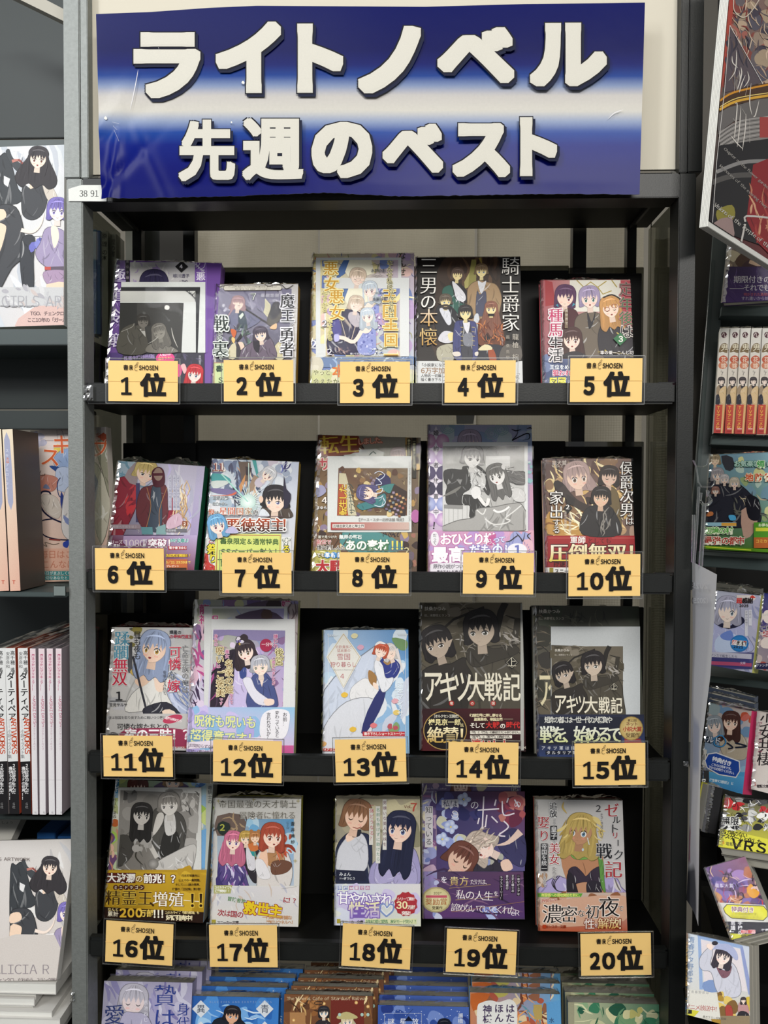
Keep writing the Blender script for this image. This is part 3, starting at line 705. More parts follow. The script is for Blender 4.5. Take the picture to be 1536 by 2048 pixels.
def d1(A):
    A.bg('#6f4a98', '#6a4494', '#4a3870', '#7a5a9c')
    A.rect(385, 135, 1290, 1400, '#b3aeb2'); A.rect(385, 135, 1290, 420, '#b9b6b6')
    A.dab(390, 140, 1000, 440, 26, 130, 34, ['#8d78a8', '#9c86b4', '#a394b4', '#c9c6c4'], 70, 4, 60)
    A.poly([(80, 90), (325, 95), (210, 1400), (0, 1400)], '#6d4c93')
    A.dab(60, 120, 300, 1400, 46, 150, 14, ['#8a6cae', '#a590c0', '#5a3f86', '#4c3578'], 75, 2, 50)
    A.poly([(1290, 250), (1460, 130), (1470, 1400), (1300, 1400)], '#7a56a6')
    A.fig(720, 470, 165, '#2c2648', skin='#e3cfc6', L=1.0, male=True, sd=4)
    for i in range(7): A.line([(1210+i*30, 150+i*20), (1250+i*26, 120+i*22), (1280+i*22, 150+i*24), (1255+i*26, 170+i*22)], 9, '#d7cfe2', 5, 2)
    A.line([(1190, 125), (1300, 130), (1330, 200), (1380, 130), (1440, 120)], 9, '#d7cfe2', 5); A.line([(1440, 120), (1425, 200), (1380, 240), (1430, 250)], 9, '#d7cfe2', 5)
    A.rect(322, 100, 382, 415, '#191420'); A.txt('悪役令嬢', 330, 108, 44, '#9a9098', v=1, sp=1.7)
    A.poly([(1110, 118), (1197, 200), (1103, 285), (1016, 200)], '#121012'); A.txt('4', 1076, 165, 66, '#e5e0e6', w=.03)
    A.txt('柳川透子', 985, 300, 58, '#55506a', w=.01); A.txt('LINO', 1080, 385, 40, '#44405a', w=.02)
    A.txt('悪', 1310, 270, 130, '#e8e2ee', w=.012, m=.02, o='#8d6bb5', ow=.05)
    for ch, y, x in (('極', 215, 118), ('道', 480, 105), ('令', 780, 80), ('嬢', 1120, 60)): A.txt(ch, x, y, 215, '#d8cfe4', w=.0, m=.026, o='#5b3f86', ow=.04)
    A.part('bonus_card', .0010); A.slab(268, 420, 1440, 1405, '#d9dcd8')
    A.rect(262, 490, 1368, 548, '#2c2c2e'); A.poly([(1310, 490), (1368, 490), (1335, 1405), (1282, 1405)], '#2c2c2e')
    A.part('second_bonus_card', .0016); A.slab(255, 548, 1310, 1405, '#d4d6d2'); A.rect(255, 548, 1310, 700, '#d2d2cc|#c6c6c0')
    A.poly([(255, 712), (1140, 712), (1110, 1405), (230, 1405)], '#403f3c|#3a3936')
    A.rect(255, 712, 490, 1100, '#2e2e2c')
    A.ell(908, 778, 36, 33, '#e4e2da')
    A.cloth([(260, 1110), (440, 1000), (520, 1030), (600, 1080), (625, 1405), (230, 1405)], '#514e46', 10, 5, light=.15)
    A.poly([(525, 1080), (600, 1070), (610, 1190), (560, 1130)], '#b7b5ae'); A.line([(270, 1115), (420, 1050), (450, 1000)], 6, '#a5a39a', 4)
    A.fig(575, 975, 78, '#37342f', skin='#757068', L=.7, male=True, sd=8, d=1, shut=True, mouth='f', line='#1d1c1a', blush=False)
    A.cloth([(640, 1310), (760, 1270), (900, 1290), (1060, 1400), (640, 1405)], '#77736a', 8, 3)
    A.fig(800, 1120, 88, '#6f6b63', skin='#8a867c', rot=-12, L=2.6, W=1.5, d=-1, mouth='f', shut=True, sd=5, line='#2d2b28', blush=False)
    A.line([(970, 1060), (1000, 1200), (1060, 1340)], 14, '#bab7ae', 4, 2); A.line([(640, 1290), (740, 1230), (790, 1180)], 12, '#aaa79e', 4, 2)
    for i in range(5): A.line([(1150+i*34, 540+i*10), (1185+i*32, 552+i*28), (1215+i*26, 545+i*34), (1225+i*20, 600+i*20)], 10, '#28282a', 5, 2)
    A.line([(1165, 540), (1260, 600), (1320, 540)], 8, '#28282a', 4); A.line([(1320, 540), (1300, 640), (1310, 700)], 8, '#28282a', 4)
    A.part('paper_band', .0006); A.slab(0, 1405, 1425, 1850, '#3a3844'); A.poly([(0, 1405), (300, 1405), (250, 1560), (0, 1600)], '#54407c')
    A.txt('極道令嬢は悪役', 300, 1455, 58, '#a894c8', rot=-5, w=.02); A.txt('大活躍', 560, 1440, 58, '#a894c8', rot=-5, w=.02)
    A.ell(880, 1480, 132, 88, '#e0488a'); A.txt('人気絵師', 790, 1415, 44, '#f5e3ec', rot=-6, w=.02); A.txt('描き下ろし', 780, 1468, 42, '#f3c070', rot=-5, w=.02)
    A.ell(1070, 1650, 40, 90, '#e0488a')
    A.dab(1010, 1420, 1400, 1560, 12, 100, 24, ['#454055', '#565068', '#2e2c38'], 60, 5, 60)
    A.txt('原作協力', 1345, 1440, 36, '#cfccd4', v=1, sp=.9)
    A.fig(1290, 1700, 98, '#c4353c', eye='#5b6c88', skin='#f0dcd2', rot=8, L=2.2, d=-1, mouth='f', sd=9)
    A.poly([(1100, 1580), (1150, 1560), (1180, 1640), (1150, 1700), (1120, 1650)], '#e7b2b2', 3)
book(1, 'purple paperback with a black and white couple card, leftmost on the top shelf', 0, 206, 421, (217, 520), (205, 505, .14323), d1, t=.02, tilt=2, spine='#8a62b0', amp=.009)

def d2(A):
    A.bg('#cfccc8', '#c4c1bf', '#b9b4b0', '#c9c4bc')
    A.rect(140, 300, 1360, 1859, ['#8e8ba0', '#77748c', '#4a474e', '#55505a']); A.dab(150, 320, 1300, 1400, 70, 200, 40, ['#9b98ac', '#6b6880', '#565364', '#a9a5b5', '#837f95'], 60, 3, 70)
    A.blob(160, 500, 400, 1000, 20, 26, ['#c4c2ce', '#b2afc0'], 5)
    A.cloth([(330, 700), (480, 610), (640, 640), (800, 740), (860, 820), (640, 960), (420, 1000), (340, 900)], '#6e6f88', 14, 2)
    A.cloth([(500, 700), (580, 660), (640, 900), (520, 930)], '#3d4a55', 4, 6); A.poly([(510, 750), (570, 690), (590, 730), (540, 800)], '#cfd8cc')
    A.fig(495, 545, 92, '#b08f92', skin='#ecd6c8', rot=6, L=1.3, W=1.5, d=-1, shut=True, mouth='s', sd=7)
    A.line([(430, 560), (380, 680), (290, 800)], 50, '#a8868c', 4, 1); A.line([(620, 640), (900, 820), (1100, 930)], 26, '#3a3638', 4)
    A.poly([(930, 460), (1020, 560), (1020, 650), (990, 790), (905, 690), (930, 600)], '#cfc9a8'); [A.line([(935, 520+i*45), (1010, 590+i*40)], 5, '#8a8470', 0) for i in range(5)]
    A.cloth([(1040, 620), (1180, 640), (1200, 760), (1080, 900), (960, 860)], '#5b5650', 7, 4); A.cloth([(1050, 560), (1150, 520), (1180, 680), (1080, 800), (1010, 760)], '#3c3a3f', 5, 3)
    A.dab(300, 900, 800, 1300, 26, 170, 40, ['#5f7268', '#46524e', '#7a8f80', '#4d4a52'], 110, 8, 50)
    A.poly([(380, 960), (470, 990), (440, 1100), (400, 1060)], '#c9663a', 3); A.poly([(400, 1090), (450, 1120), (430, 1190), (395, 1150)], '#e6c27a', 3)
    A.poly([(540, 1030), (570, 1080), (480, 1170), (460, 1150)], '#2c2a2e'); A.poly([(480, 1190), (560, 1170), (600, 1250), (540, 1300), (490, 1250)], '#e3c8b4', 3)
    A.cloth([(1080, 1260), (1200, 1160), (1240, 1430), (1100, 1440)], '#cbc29c', 4, 4)
    A.poly([(1050, 900), (1120, 870), (1110, 960), (1010, 950)], '#e2b88e', 3)
    A.cloth([(560, 1290), (760, 1150), (960, 1060), (1080, 1220), (1080, 1450), (480, 1450)], '#6a5d6c', 16, 6)
    A.cloth([(740, 1160), (800, 1120), (850, 1160), (830, 1340), (760, 1290)], '#2e2a32', 3, 6)
    A.fig(860, 1050, 98, '#4b4252', eye='#6a76a8', skin='#edd5c4', rot=-8, L=1.0, male=True, d=-1, mouth='f', sd=11)
    A.poly([(345, 1290), (450, 1180), (480, 1420), (350, 1440)], '#cdc5a6', 2); A.cloth([(480, 1180), (540, 1300), (500, 1440), (470, 1440)], '#403c40', 2, 2)
    A.poly([(280, 262), (1180, 258), (1210, 300), (1180, 335), (280, 340), (262, 300)], '#d8d3c6'); A.line([(280, 262), (1180, 258), (1210, 300), (1180, 335), (280, 340), (262, 300)], 7, '#5a5148', 0, close=True)
    A.txt('ゲーム世界に転生していた友人が世界の魔王討伐に誘ってきたが', 340, 268, 27, '#5a5248', w=.01); A.txt('間内で愛でる「乃木（旧皆瑛）」が俺のお仕事です', 450, 306, 25, '#5a5248', w=.01)
    A.line([(150, 240), (200, 280), (260, 260), (420, 245)], 9, '#55504a', 4); A.line([(930, 240), (1000, 275), (1180, 240), (1280, 310), (1390, 250)], 10, '#4a443e', 4)
    A.txt('7', 700, 370, 130, '#eef0ea', w=.045); A.txt('7', 702, 372, 126, '#3c4c44', w=.01)
    A.txt('最樹悠樹', 865, 385, 68, '#d5d2de', sp=1.12); A.txt('山椒魚', 1000, 480, 48, '#cbc8d4')
    for ch, y, k in (('魔', 390, 240), ('王', 630, 230), ('と', 850, 90), ('勇', 930, 250), ('者', 1180, 240)): A.txt(ch, 1410-k*.98, y, k, '#1d1a1c', w=.006, m=.022, o='#e9e7ec', ow=.06)
    for ch, x, y, k in (('戦', 85, 740, 270), ('い', 175, 1000, 80), ('の', 165, 1070, 90), ('裏', 90, 1155, 260), ('で', 180, 1390, 80)): A.txt(ch, x, y, k, '#26302c', w=.004, m=.022, o='#e2e8e0', ow=.06)
    A.part('sticker', .0008); A.slab(100, 1500, 700, 1900, '#c9d8a0'); A.line([(110, 1900), (110, 1508), (700, 1508)], 10, '#a53a3a', 0)
    A.txt('書', 140, 1545, 110, '#24402e', w=.03); A.txt('SS', 175, 1730, 110, '#24402e', w=.02)
book(2, 'cream bordered fantasy paperback with vertical brushed title, second from left on the top shelf', 0, 422, 590, (422.4, 569), (415, 540, .1237), d2, t=.018, spine='#b08a3c')

def floral(A, x0, y0, x1, y1, sd=1, n=46):
    A.rect(x0, y0, x1, y1, ['#d8cd9c', '#b9a6b4', '#b6c0cc', '#cdbf9a'])
    k = (x1-x0)/14
    A.blob(x0, y0, x1, y1, n, k*1.3, ['#d9cc94', '#c9a6ae', '#7d88b8', '#e0d6b0', '#b39ac0', '#6d7fb0', '#dcb9b0', '#e6dca6'], sd)
    A.dab(x0, y0, x1, y1, n, k*2, k*.22, ['#5a6a9c', '#c99a8c', '#efe6c0', '#8a78a4', '#9c9c74'], 60, sd, 80)
def couple3(A, o, k):
    """ox, oy origin, k scale: the couple in evening dress"""
    ox, oy = o; q = lambda P: [(ox+x*k, oy+y*k) for x, y in P]
    A.poly(q([(220, 0), (290, 0), (230, 180), (120, 260), (130, 150)]), '#4d6ca0'); A.poly(q([(290, 0), (560, 0), (600, 180), (300, 260), (230, 160)]), '#e9e4cc')
    A.cloth(q([(200, 330), (300, 290), (420, 330), (520, 420), (520, 700), (480, 900), (60, 900), (0, 820), (0, 700), (110, 500), (190, 440)]), '#2b2744', 18, 3)
    A.cloth(q([(20, 480), (150, 430), (190, 640), (90, 640), (60, 560)]), '#413c86', 4, 4)
    A.cloth(q([(290, 350), (360, 330), (430, 360), (460, 500), (380, 540), (290, 440)]), '#b7aeb4', 8, 3)
    for i in range(9): A.line(q([(190+i*12, 420+i*14), (240+i*10, 410+i*14), (230+i*12, 470+i*12)]), 7*k, '#c9b8a8', 3, 2)
    A.line(q([(180, 430), (250, 680)]), 8*k, '#cbb9a0', 0); A.line(q([(380, 520), (330, 700)]), 8*k, '#cbb9a0', 0)
    A.dab(ox+110*k, oy+820*k, ox+300*k, oy+900*k, 16, 70*k, 10*k, ['#b89a94', '#8f7474', '#d6bfb2'], 20, 5, 60)
    A.fig(ox+390*k, oy+230*k, 88*k, '#cdb8a2', eye='#6b7a8c', skin='#f2dccd', rot=8, L=1.0, male=True, d=1, mouth='s', shut=True, sd=3)
    for cx in (395, 450): A.ell(ox+cx*k, oy+262*k, 30*k, 22*k, '#bfae9e'); A.ell(ox+cx*k, oy+262*k, 26*k, 18*k, '#efd6c6')
    A.poly(q([(430, 590), (520, 560), (560, 620), (640, 560), (660, 640), (640, 900), (430, 900), (410, 720)]), '#8f97cc', 3); A.blob(ox+430*k, oy+600*k, ox+620*k, oy+880*k, 40, 17*k, ['#a9aede', '#7178b4', '#c3c6ea', '#5f66a8'], 6)
    A.poly(q([(440, 560), (520, 540), (600, 560), (560, 620), (480, 620)]), '#f0dccd', 3)
    A.line(q([(470, 590), (360, 740), (220, 690), (120, 680)]), 52*k, '#f0dccd', 4); A.poly(q([(90, 650), (150, 640), (160, 720), (100, 740)]), '#b7b4e0', 3)
    A.fig(ox+545*k, oy+390*k, 82*k, '#c3cdd6', eye='#b07a80', skin='#f4e0d4', rot=-6, L=2.3, W=1.5, d=-1, mouth='f', sd=6)
    A.blob(ox+650*k, oy+360*k, ox+720*k, oy+470*k, 10, 20*k, ['#c9c3dc', '#e6e0ea', '#a9a4cc'], 8); A.dab(ox+560*k, oy+820*k, ox+760*k, oy+930*k, 22, 60*k, 14*k, ['#3a4474', '#dfe6f4', '#8fa3d4', '#eef2fa'], 30, 7, 90)
def t3(A, x0, x1, oy, k, c='#c9962e'):
    A.txt('悪', x0+30*k, oy+10*k, 210*k, c, m=.012, w=.008, o='#efe4a8', ow=.05); A.txt('女', x0+35*k, oy+230*k, 215*k, c, m=.012, w=.008, o='#efe4a8', ow=.05)
    A.txt('ですから', x0+10*k, oy+440*k, 76*k, '#8a8a3a', v=1, sp=.95, o='#efe4a8', ow=.06)
    A.txt('なんせ私は', x1-150*k, oy, 84*k, '#4a4a3a', v=1, sp=1.0, w=.008, o='#e9e0b0', ow=.05)
    A.txt('王国一', x1-215*k, oy+400*k, 205*k, c, v=1, m=.012, w=.008, sp=1.05, o='#efe4a8', ow=.05)
    A.txt('水野沙彰', x1-370*k, oy+128*k, 52*k, '#3f4454', w=.015)
    for dy in (60, 215): A.line([(x1-380*k, oy+(dy+20)*k), (x1-320*k, oy+dy*k), (x1-280*k, oy+(dy+14)*k), (x1-240*k, oy+dy*k), (x1-180*k, oy+(dy+20)*k)], 7*k, '#5a5a58', 5, 2)
    A.txt('2', x0+8*k, oy+830*k, 110*k, '#f0f0f4', m=.02, w=.01, o='#2c2c50', ow=.03)
def d3(A):
    A.bg('#d2c89e', '#b8a3b0', '#9fb2c4', '#c9bd98'); floral(A, 65, 70, 1485, 1865, 5, 60)
    A.dab(65, 70, 1480, 600, 30, 150, 14, ['#5a6a9c', '#efe6c0', '#9c8cb4'], 60, 4, 80)
    A.txt('一', 130, 40, 230, '#d0773a', w=.02); A.txt('大事', 100, 240, 150, '#c9962e', v=1, sp=1.6, m=.012)
    A.txt('なんせ！', 1270, 60, 110, '#4a4a3a', v=1, w=.01); A.txt('でまから', 65, 640, 90, '#6d7040', v=1, o='#ece0a0')
    A.txt('2', 70, 1250, 150, '#f2f2f4', m=.02, w=.01, o='#40446a', ow=.03)
    A.poly([(62, 1500), (400, 1480), (700, 1500), (1480, 1490), (1485, 1600), (62, 1640)], '#6f84a8', 2); A.dab(70, 1490, 1480, 1640, 30, 150, 30, ['#9cb2cf', '#c8d6e2', '#556a92'], 20, 9, 70)
    A.blob(62, 1560, 230, 1800, 6, 110, ['#d9d3c0', '#cfc8b4'], 8)
    A.rect(62, 1680, 1485, 1875, '#cfcfa2|#c9cc88'); A.blob(62, 1660, 1480, 1870, 20, 80, ['#d8d8b0', '#c4c890', '#dcd6b8'], 3)
    A.txt('やっと', 110, 1670, 82, '#5a5f2a', w=.01, o='#e9e7bc'); A.txt('本', 370, 1600, 180, '#e07830', w=.02); A.txt('会えたから', 110, 1790, 90, '#5a5f2a', w=.01, o='#e9e7bc')
    A.part('bonus_card', .0010); A.slab(150, 145, 1315, 1505, '#d3d5d2'); A.rect(212, 178, 1272, 1320, '#d8cd9c'); A.setclip(212, 178, 1272, 1320); floral(A, 212, 178, 1272, 1320, 8, 40); couple3(A, (300, 170), 1.08); t3(A, 225, 1265, 185, .98); A.setclip()
    A.part('second_bonus_card', .0018); A.slab(268, 425, 1420, 1495, '#d8dad8'); A.rect(285, 570, 1295, 1495, '#d8cd9c'); A.setclip(285, 570, 1295, 1495); floral(A, 285, 570, 1295, 1495, 12, 40); couple3(A, (310, 560), 1.0); t3(A, 300, 1285, 575, .98); A.setclip()
    A.txt('嫁いできましたけど', 620, 1455, 30, '#e8e8f0', w=.01)
book(3, 'pale floral paperback under two overlapping cards of a couple in evening dress, top shelf', 0, 619, 827.5, (619.5, 508), (610, 495, .14648), d3, t=.02, spine='#cfae9c', amp=.002)

def d4(A):
    A.bg('#201c1a', '#1b1817', '#2b2522', '#211d1c')
    A.poly([(420, 120), (1080, 90), (1180, 700), (1190, 1480), (330, 1480), (300, 700)], '#3a2b22', 3); A.dab(380, 120, 1120, 700, 30, 300, 60, ['#4a3526', '#2e231c', '#5a4230'], 88, 3, 12)
    A.poly([(790, 130), (850, 130), (850, 470), (690, 500), (760, 300)], '#8c8648'); A.poly([(690, 430), (760, 300), (745, 500), (700, 520)], '#a8a060'); A.poly([(880, 110), (920, 100), (930, 200)], '#96823c')
    SK = '#e6d49a'
    A.cloth([(400, 530), (500, 470), (600, 500), (700, 700), (690, 860), (500, 860), (420, 700)], '#2f5c50', 9, 2); A.cloth([(500, 440), (570, 410), (720, 540), (700, 720), (570, 640), (540, 520)], '#232125', 3, 4); A.poly([(530, 420), (600, 470), (700, 590), (700, 680), (600, 670), (560, 560)], '#d9d8dc', 3); A.dab(570, 570, 700, 690, 14, 60, 9, ['#a9a8b2', '#f2f1f4'], 70, 4, 60)
    A.fig(600, 330, 68, '#5d4a40', skin=SK, rot=6, L=1.0, male=True, d=1, shut=True, mouth='f', sd=4)
    A.cloth([(760, 480), (880, 410), (980, 430), (1120, 470), (1190, 640), (1160, 830), (1100, 1150), (790, 1150), (730, 640)], '#a08462', 16, 7); A.cloth([(860, 560), (900, 600), (980, 560), (970, 860), (850, 850)], '#4a4c60', 5, 2); A.cloth([(870, 420), (930, 440), (985, 420), (920, 590)], '#d3d3d6', 5, 8)
    A.cloth([(820, 900), (880, 860), (900, 1080), (830, 1120)], '#c9ccd0', 3, 2)
    A.fig(920, 285, 72, '#7a6448', skin=SK, L=.6, male=True, d=0, mouth='s', sd=14, blush=False)
    A.cloth([(330, 760), (480, 740), (600, 860), (640, 1050), (620, 1200), (380, 1180), (300, 1000)], '#232227', 10, 3); A.cloth([(360, 790), (480, 800), (520, 960), (480, 1010), (420, 930)], '#d0d0d6', 8, 3)
    A.fig(440, 690, 72, '#5e5346', skin=SK, L=.5, male=True, d=1, mouth='', sd=24, blush=False); A.poly([(385, 745), (440, 730), (492, 745), (480, 790), (440, 805), (400, 785)], '#3a322c', 3); A.line([(418, 762), (462, 762)], 5, '#d6bc8c', 0)
    A.cloth([(340, 1200), (420, 1090), (560, 1120), (560, 1220), (440, 1250)], '#cfcdd2', 8, 3); A.poly([(470, 1130), (550, 1110), (555, 1190), (500, 1220)], SK, 3)
    A.cloth([(330, 1320), (480, 1260), (560, 1300), (540, 1480), (350, 1480)], '#aea994', 8, 5)
    A.cloth([(900, 930), (1060, 960), (1180, 1000), (1220, 1150), (1200, 1290), (900, 1280), (870, 1120)], '#6a3a24', 12, 4); A.poly([(940, 900), (1100, 900), (1120, 1200), (960, 1240)], '#211d20'); A.poly([(1000, 890), (1060, 890), (1050, 970), (1010, 970)], SK)
    A.fig(1048, 790, 72, '#8a5a48', skin=SK, L=5.2, W=1.9, mouth='f', sd=9, eye='#6a5a3c', blush=False); A.dab(890, 1000, 1220, 1280, 46, 130, 16, ['#a8603a', '#7c3f26', '#c07844', '#5f2e20'], 80, 6, 50)
    A.rect(1005, 860, 1090, 892, '#241d1e'); A.cloth([(940, 1290), (1060, 1270), (1200, 1300), (1190, 1480), (840, 1480)], '#2a2a34', 8, 4); A.cloth([(1010, 1340), (1080, 1340), (1120, 1480), (1030, 1480)], '#9c4a2a', 3, 2); A.poly([(880, 1330), (960, 1270), (1040, 1290), (1060, 1340), (900, 1350)], '#dccfa6', 2)
    A.cloth([(560, 1000), (660, 950), (790, 960), (850, 1010), (875, 1330), (830, 1480), (590, 1480), (540, 1330)], '#3e4272', 14, 8); A.cloth([(670, 970), (760, 970), (790, 1240), (790, 1480), (660, 1480)], '#3c3c44', 5, 4); A.cloth([(680, 1140), (790, 1120), (800, 1280), (690, 1280)], '#7d7f88', 4, 5); A.cloth([(670, 960), (720, 980), (765, 980), (740, 1120), (700, 1080)], '#dcdadf', 6, 3)
    for i in range(5): A.line([(640, 1040+i*60), (675, 1045+i*60)], 7, '#b9a870', 0); A.line([(790, 1040+i*60), (830, 1045+i*60)], 7, '#b9a870', 0)
    A.fig(705, 850, 78, '#2f2a2b', skin=SK, L=.9, male=True, d=0, mouth='f', sd=3, eye='#7a8a3c', blush=False)
    A.poly([(530, 1380), (620, 1370), (640, 1420), (560, 1430)], '#d8cfc4', 3); A.poly([(830, 1380), (875, 1370), (870, 1420), (835, 1420)], '#d8cfc4', 3)
    A.poly([(1170, 1480), (1190, 1320), (1270, 1270), (1370, 1280), (1440, 1300), (1440, 1480)], '#5c5650', 3)
    for ch, y in (('騎', 100), ('士', 350), ('爵', 600), ('家', 850)): A.txt(ch, 1180, y, 255, '#ece8e0', w=-.006, m=.012)
    for ch, y in (('三', 100), ('男', 360)): A.txt(ch, 90, y, 250, '#ece8e0', w=-.006, m=.012)
    A.txt('の', 95, 590, 230, '#ece8e0', w=.0, m=.01); A.txt('本', 90, 790, 255, '#ecd9c0|#c9963c', w=-.006, m=.012); A.txt('懐', 85, 1045, 255, '#e6c888|#b98a3c', w=-.006, m=.012)
    A.txt('龍槍 椀', 1325, 1130, 90, '#b9b1a4', v=1, sp=1.2); A.txt('画 桑島黎音', 1240, 1150, 54, '#a79f92', v=1, sp=1.45)
    A.part('paper_band', .0006); A.slab(40, 1488, 1480, 1800, '#d2d3d2'); A.txt('「小説家になろう」連載', 95, 1515, 50, '#33302f', w=.02); A.txt('6万字加筆', 110, 1570, 88, '#8c6a48', w=.02); A.txt('人物名一切無しの短編', 110, 1660, 46, '#33302f', w=.02); A.txt('描く書き下ろし短編！', 110, 1712, 46, '#33302f', w=.02)
    A.txt('「名も', 1370, 1610, 62, '#55524f', v=1, m=.012)
book(4, 'black paperback with six people in old court dress and tall white title, top shelf', 0, 831.7, 1046, (833, 515), (825, 500, .14974), d4, t=.02, spine='#2a2624', amp=.002)

def d5(A):
    A.bg('#a8525a', '#c9bfb4', '#8a6a70', '#c0545c'); A.rect(400, 460, 700, 640, '#ddd9cc')
    for P in ([(440, 460), (480, 500), (520, 470), (560, 500), (610, 465)], [(480, 500), (470, 560)], [(560, 500), (590, 540), (640, 520)], [(640, 460), (670, 500)]): A.line(P, 6, '#a8923c', 0)
    A.poly([(258, 460), (300, 470), (320, 600), (260, 610)], '#9c3438'); A.poly([(690, 460), (775, 460), (775, 640), (700, 640)], '#b34a52')
    A.cloth([(300, 640), (380, 620), (450, 660), (470, 900), (330, 760)], '#4a2228', 6, 4); A.cloth([(440, 670), (520, 640), (590, 670), (600, 760), (620, 905), (480, 905), (430, 760)], '#6b5f52', 9, 5); A.cloth([(500, 640), (525, 700), (545, 640), (540, 690), (510, 740)], '#26232a', 2, 3)
    A.cloth([(590, 700), (660, 680), (740, 740), (775, 800), (775, 905), (600, 905), (560, 800)], '#332f34', 10, 6); A.line([(560, 870), (700, 880), (770, 900)], 8, '#8a7a4c', 4)
    for x, y in ((640, 705), (668, 760), (600, 860), (655, 690)): A.line([(x, y), (x+14, y+10)], 6, '#c9b25a', 0)
    A.fig(374, 555, 50, '#553055', eye='#9c5a6a', skin='#f0d2c0', rot=4, L=1.4, W=1.2, mouth='s', side=-1, sd=4)
    A.line([(325, 600), (335, 615)], 14, '#3f93a8', 0, 1); A.line([(425, 595), (412, 612)], 14, '#3f93a8', 0, 1)
    A.fig(512, 562, 50, '#a394b4', eye='#4a7a74', skin='#f0d5c6', rot=-4, L=1.0, W=1.2, mouth='o', sd=8)
    A.fig(632, 618, 50, '#c9955a', eye='#a06a50', skin='#f2d6c2', rot=-10, L=2.6, W=1.4, shut=True, mouth='o', sd=6); A.line([(590, 562), (640, 545), (690, 570)], 8, '#2c2422', 4)
    for cx, cy in ((612, 628), (655, 610)): A.line([(cx+17*math.cos(t), cy+11*math.sin(t)) for t in np.linspace(0, 6, 9)], 3, '#8a3f38', 0)
    A.fig(410, 800, 50, '#4a2e2c', eye='#8a4f48', skin='#f2d4c4', rot=-3, L=2.6, W=1.4, mouth='o', sd=12); A.cloth([(360, 905), (380, 880), (440, 870), (500, 905)], '#2f2a30', 3, 3)
    for ch, y, c in (('定', 470, '#5a5f50'), ('年', 555, '#4f7350'), ('後', 638, '#3f7a4c'), ('は', 715, '#2c2a2c')): A.txt(ch, 680, y, 84, c, w=.0, m=.014, o='#dcd3cc' if ch == 'は' else '#b9757a', ow=.04)
    for ch, y, c in (('種', 622, '#c03a68'), ('馬', 705, '#b83460'), ('生', 785, '#26242a'), ('活', 850, '#26242a')): A.txt(ch, 275, y, 84, c, w=.006, m=.014, o='#e3dcdc', ow=.06)
    A.rect(368, 630, 386, 740, '#7d6a55'); A.txt('異世界で', 370, 632, 17, '#d8cfc0', v=1, sp=1.4)
    A.poly([(686, 765), (724, 803), (684, 840), (646, 800)], '#2f6e44'); A.txt('3', 674, 780, 42, '#e8e6dc', w=.03)
    A.txt('車の乗ーこんし切', 570, 868, 24, '#e9e4e0', w=.01, o='#4a4444')
    A.part('paper_band', .0006); A.slab(240, 912, 780, 1060, '#3f4c74'); A.rect(240, 912, 780, 960, '#5a6384|#39456c'); A.blob(245, 900, 320, 960, 5, 30, ['#6f7ca0'], 4); A.txt('王位をめぐり', 284, 945, 28, '#eef0f2', w=.02); A.txt('狙われた', 300, 975, 36, '#c02e60', w=.03, o='#f0e6ec'); A.rect(284, 1020, 326, 1060, '#d9d43a'); A.rect(332, 1018, 376, 1060, '#d9d43a'); A.txt('マ奪', 290, 1024, 34, '#2a2a28', w=.03, sp=1.35)
book(5, 'paperback with four cartoon schoolgirls and a green diamond 3, right end of the top shelf', 0, 1087, 1270.5, (1090, 560.5), (1000, 400, .34896), d5, t=.014, spine='#b0404c')

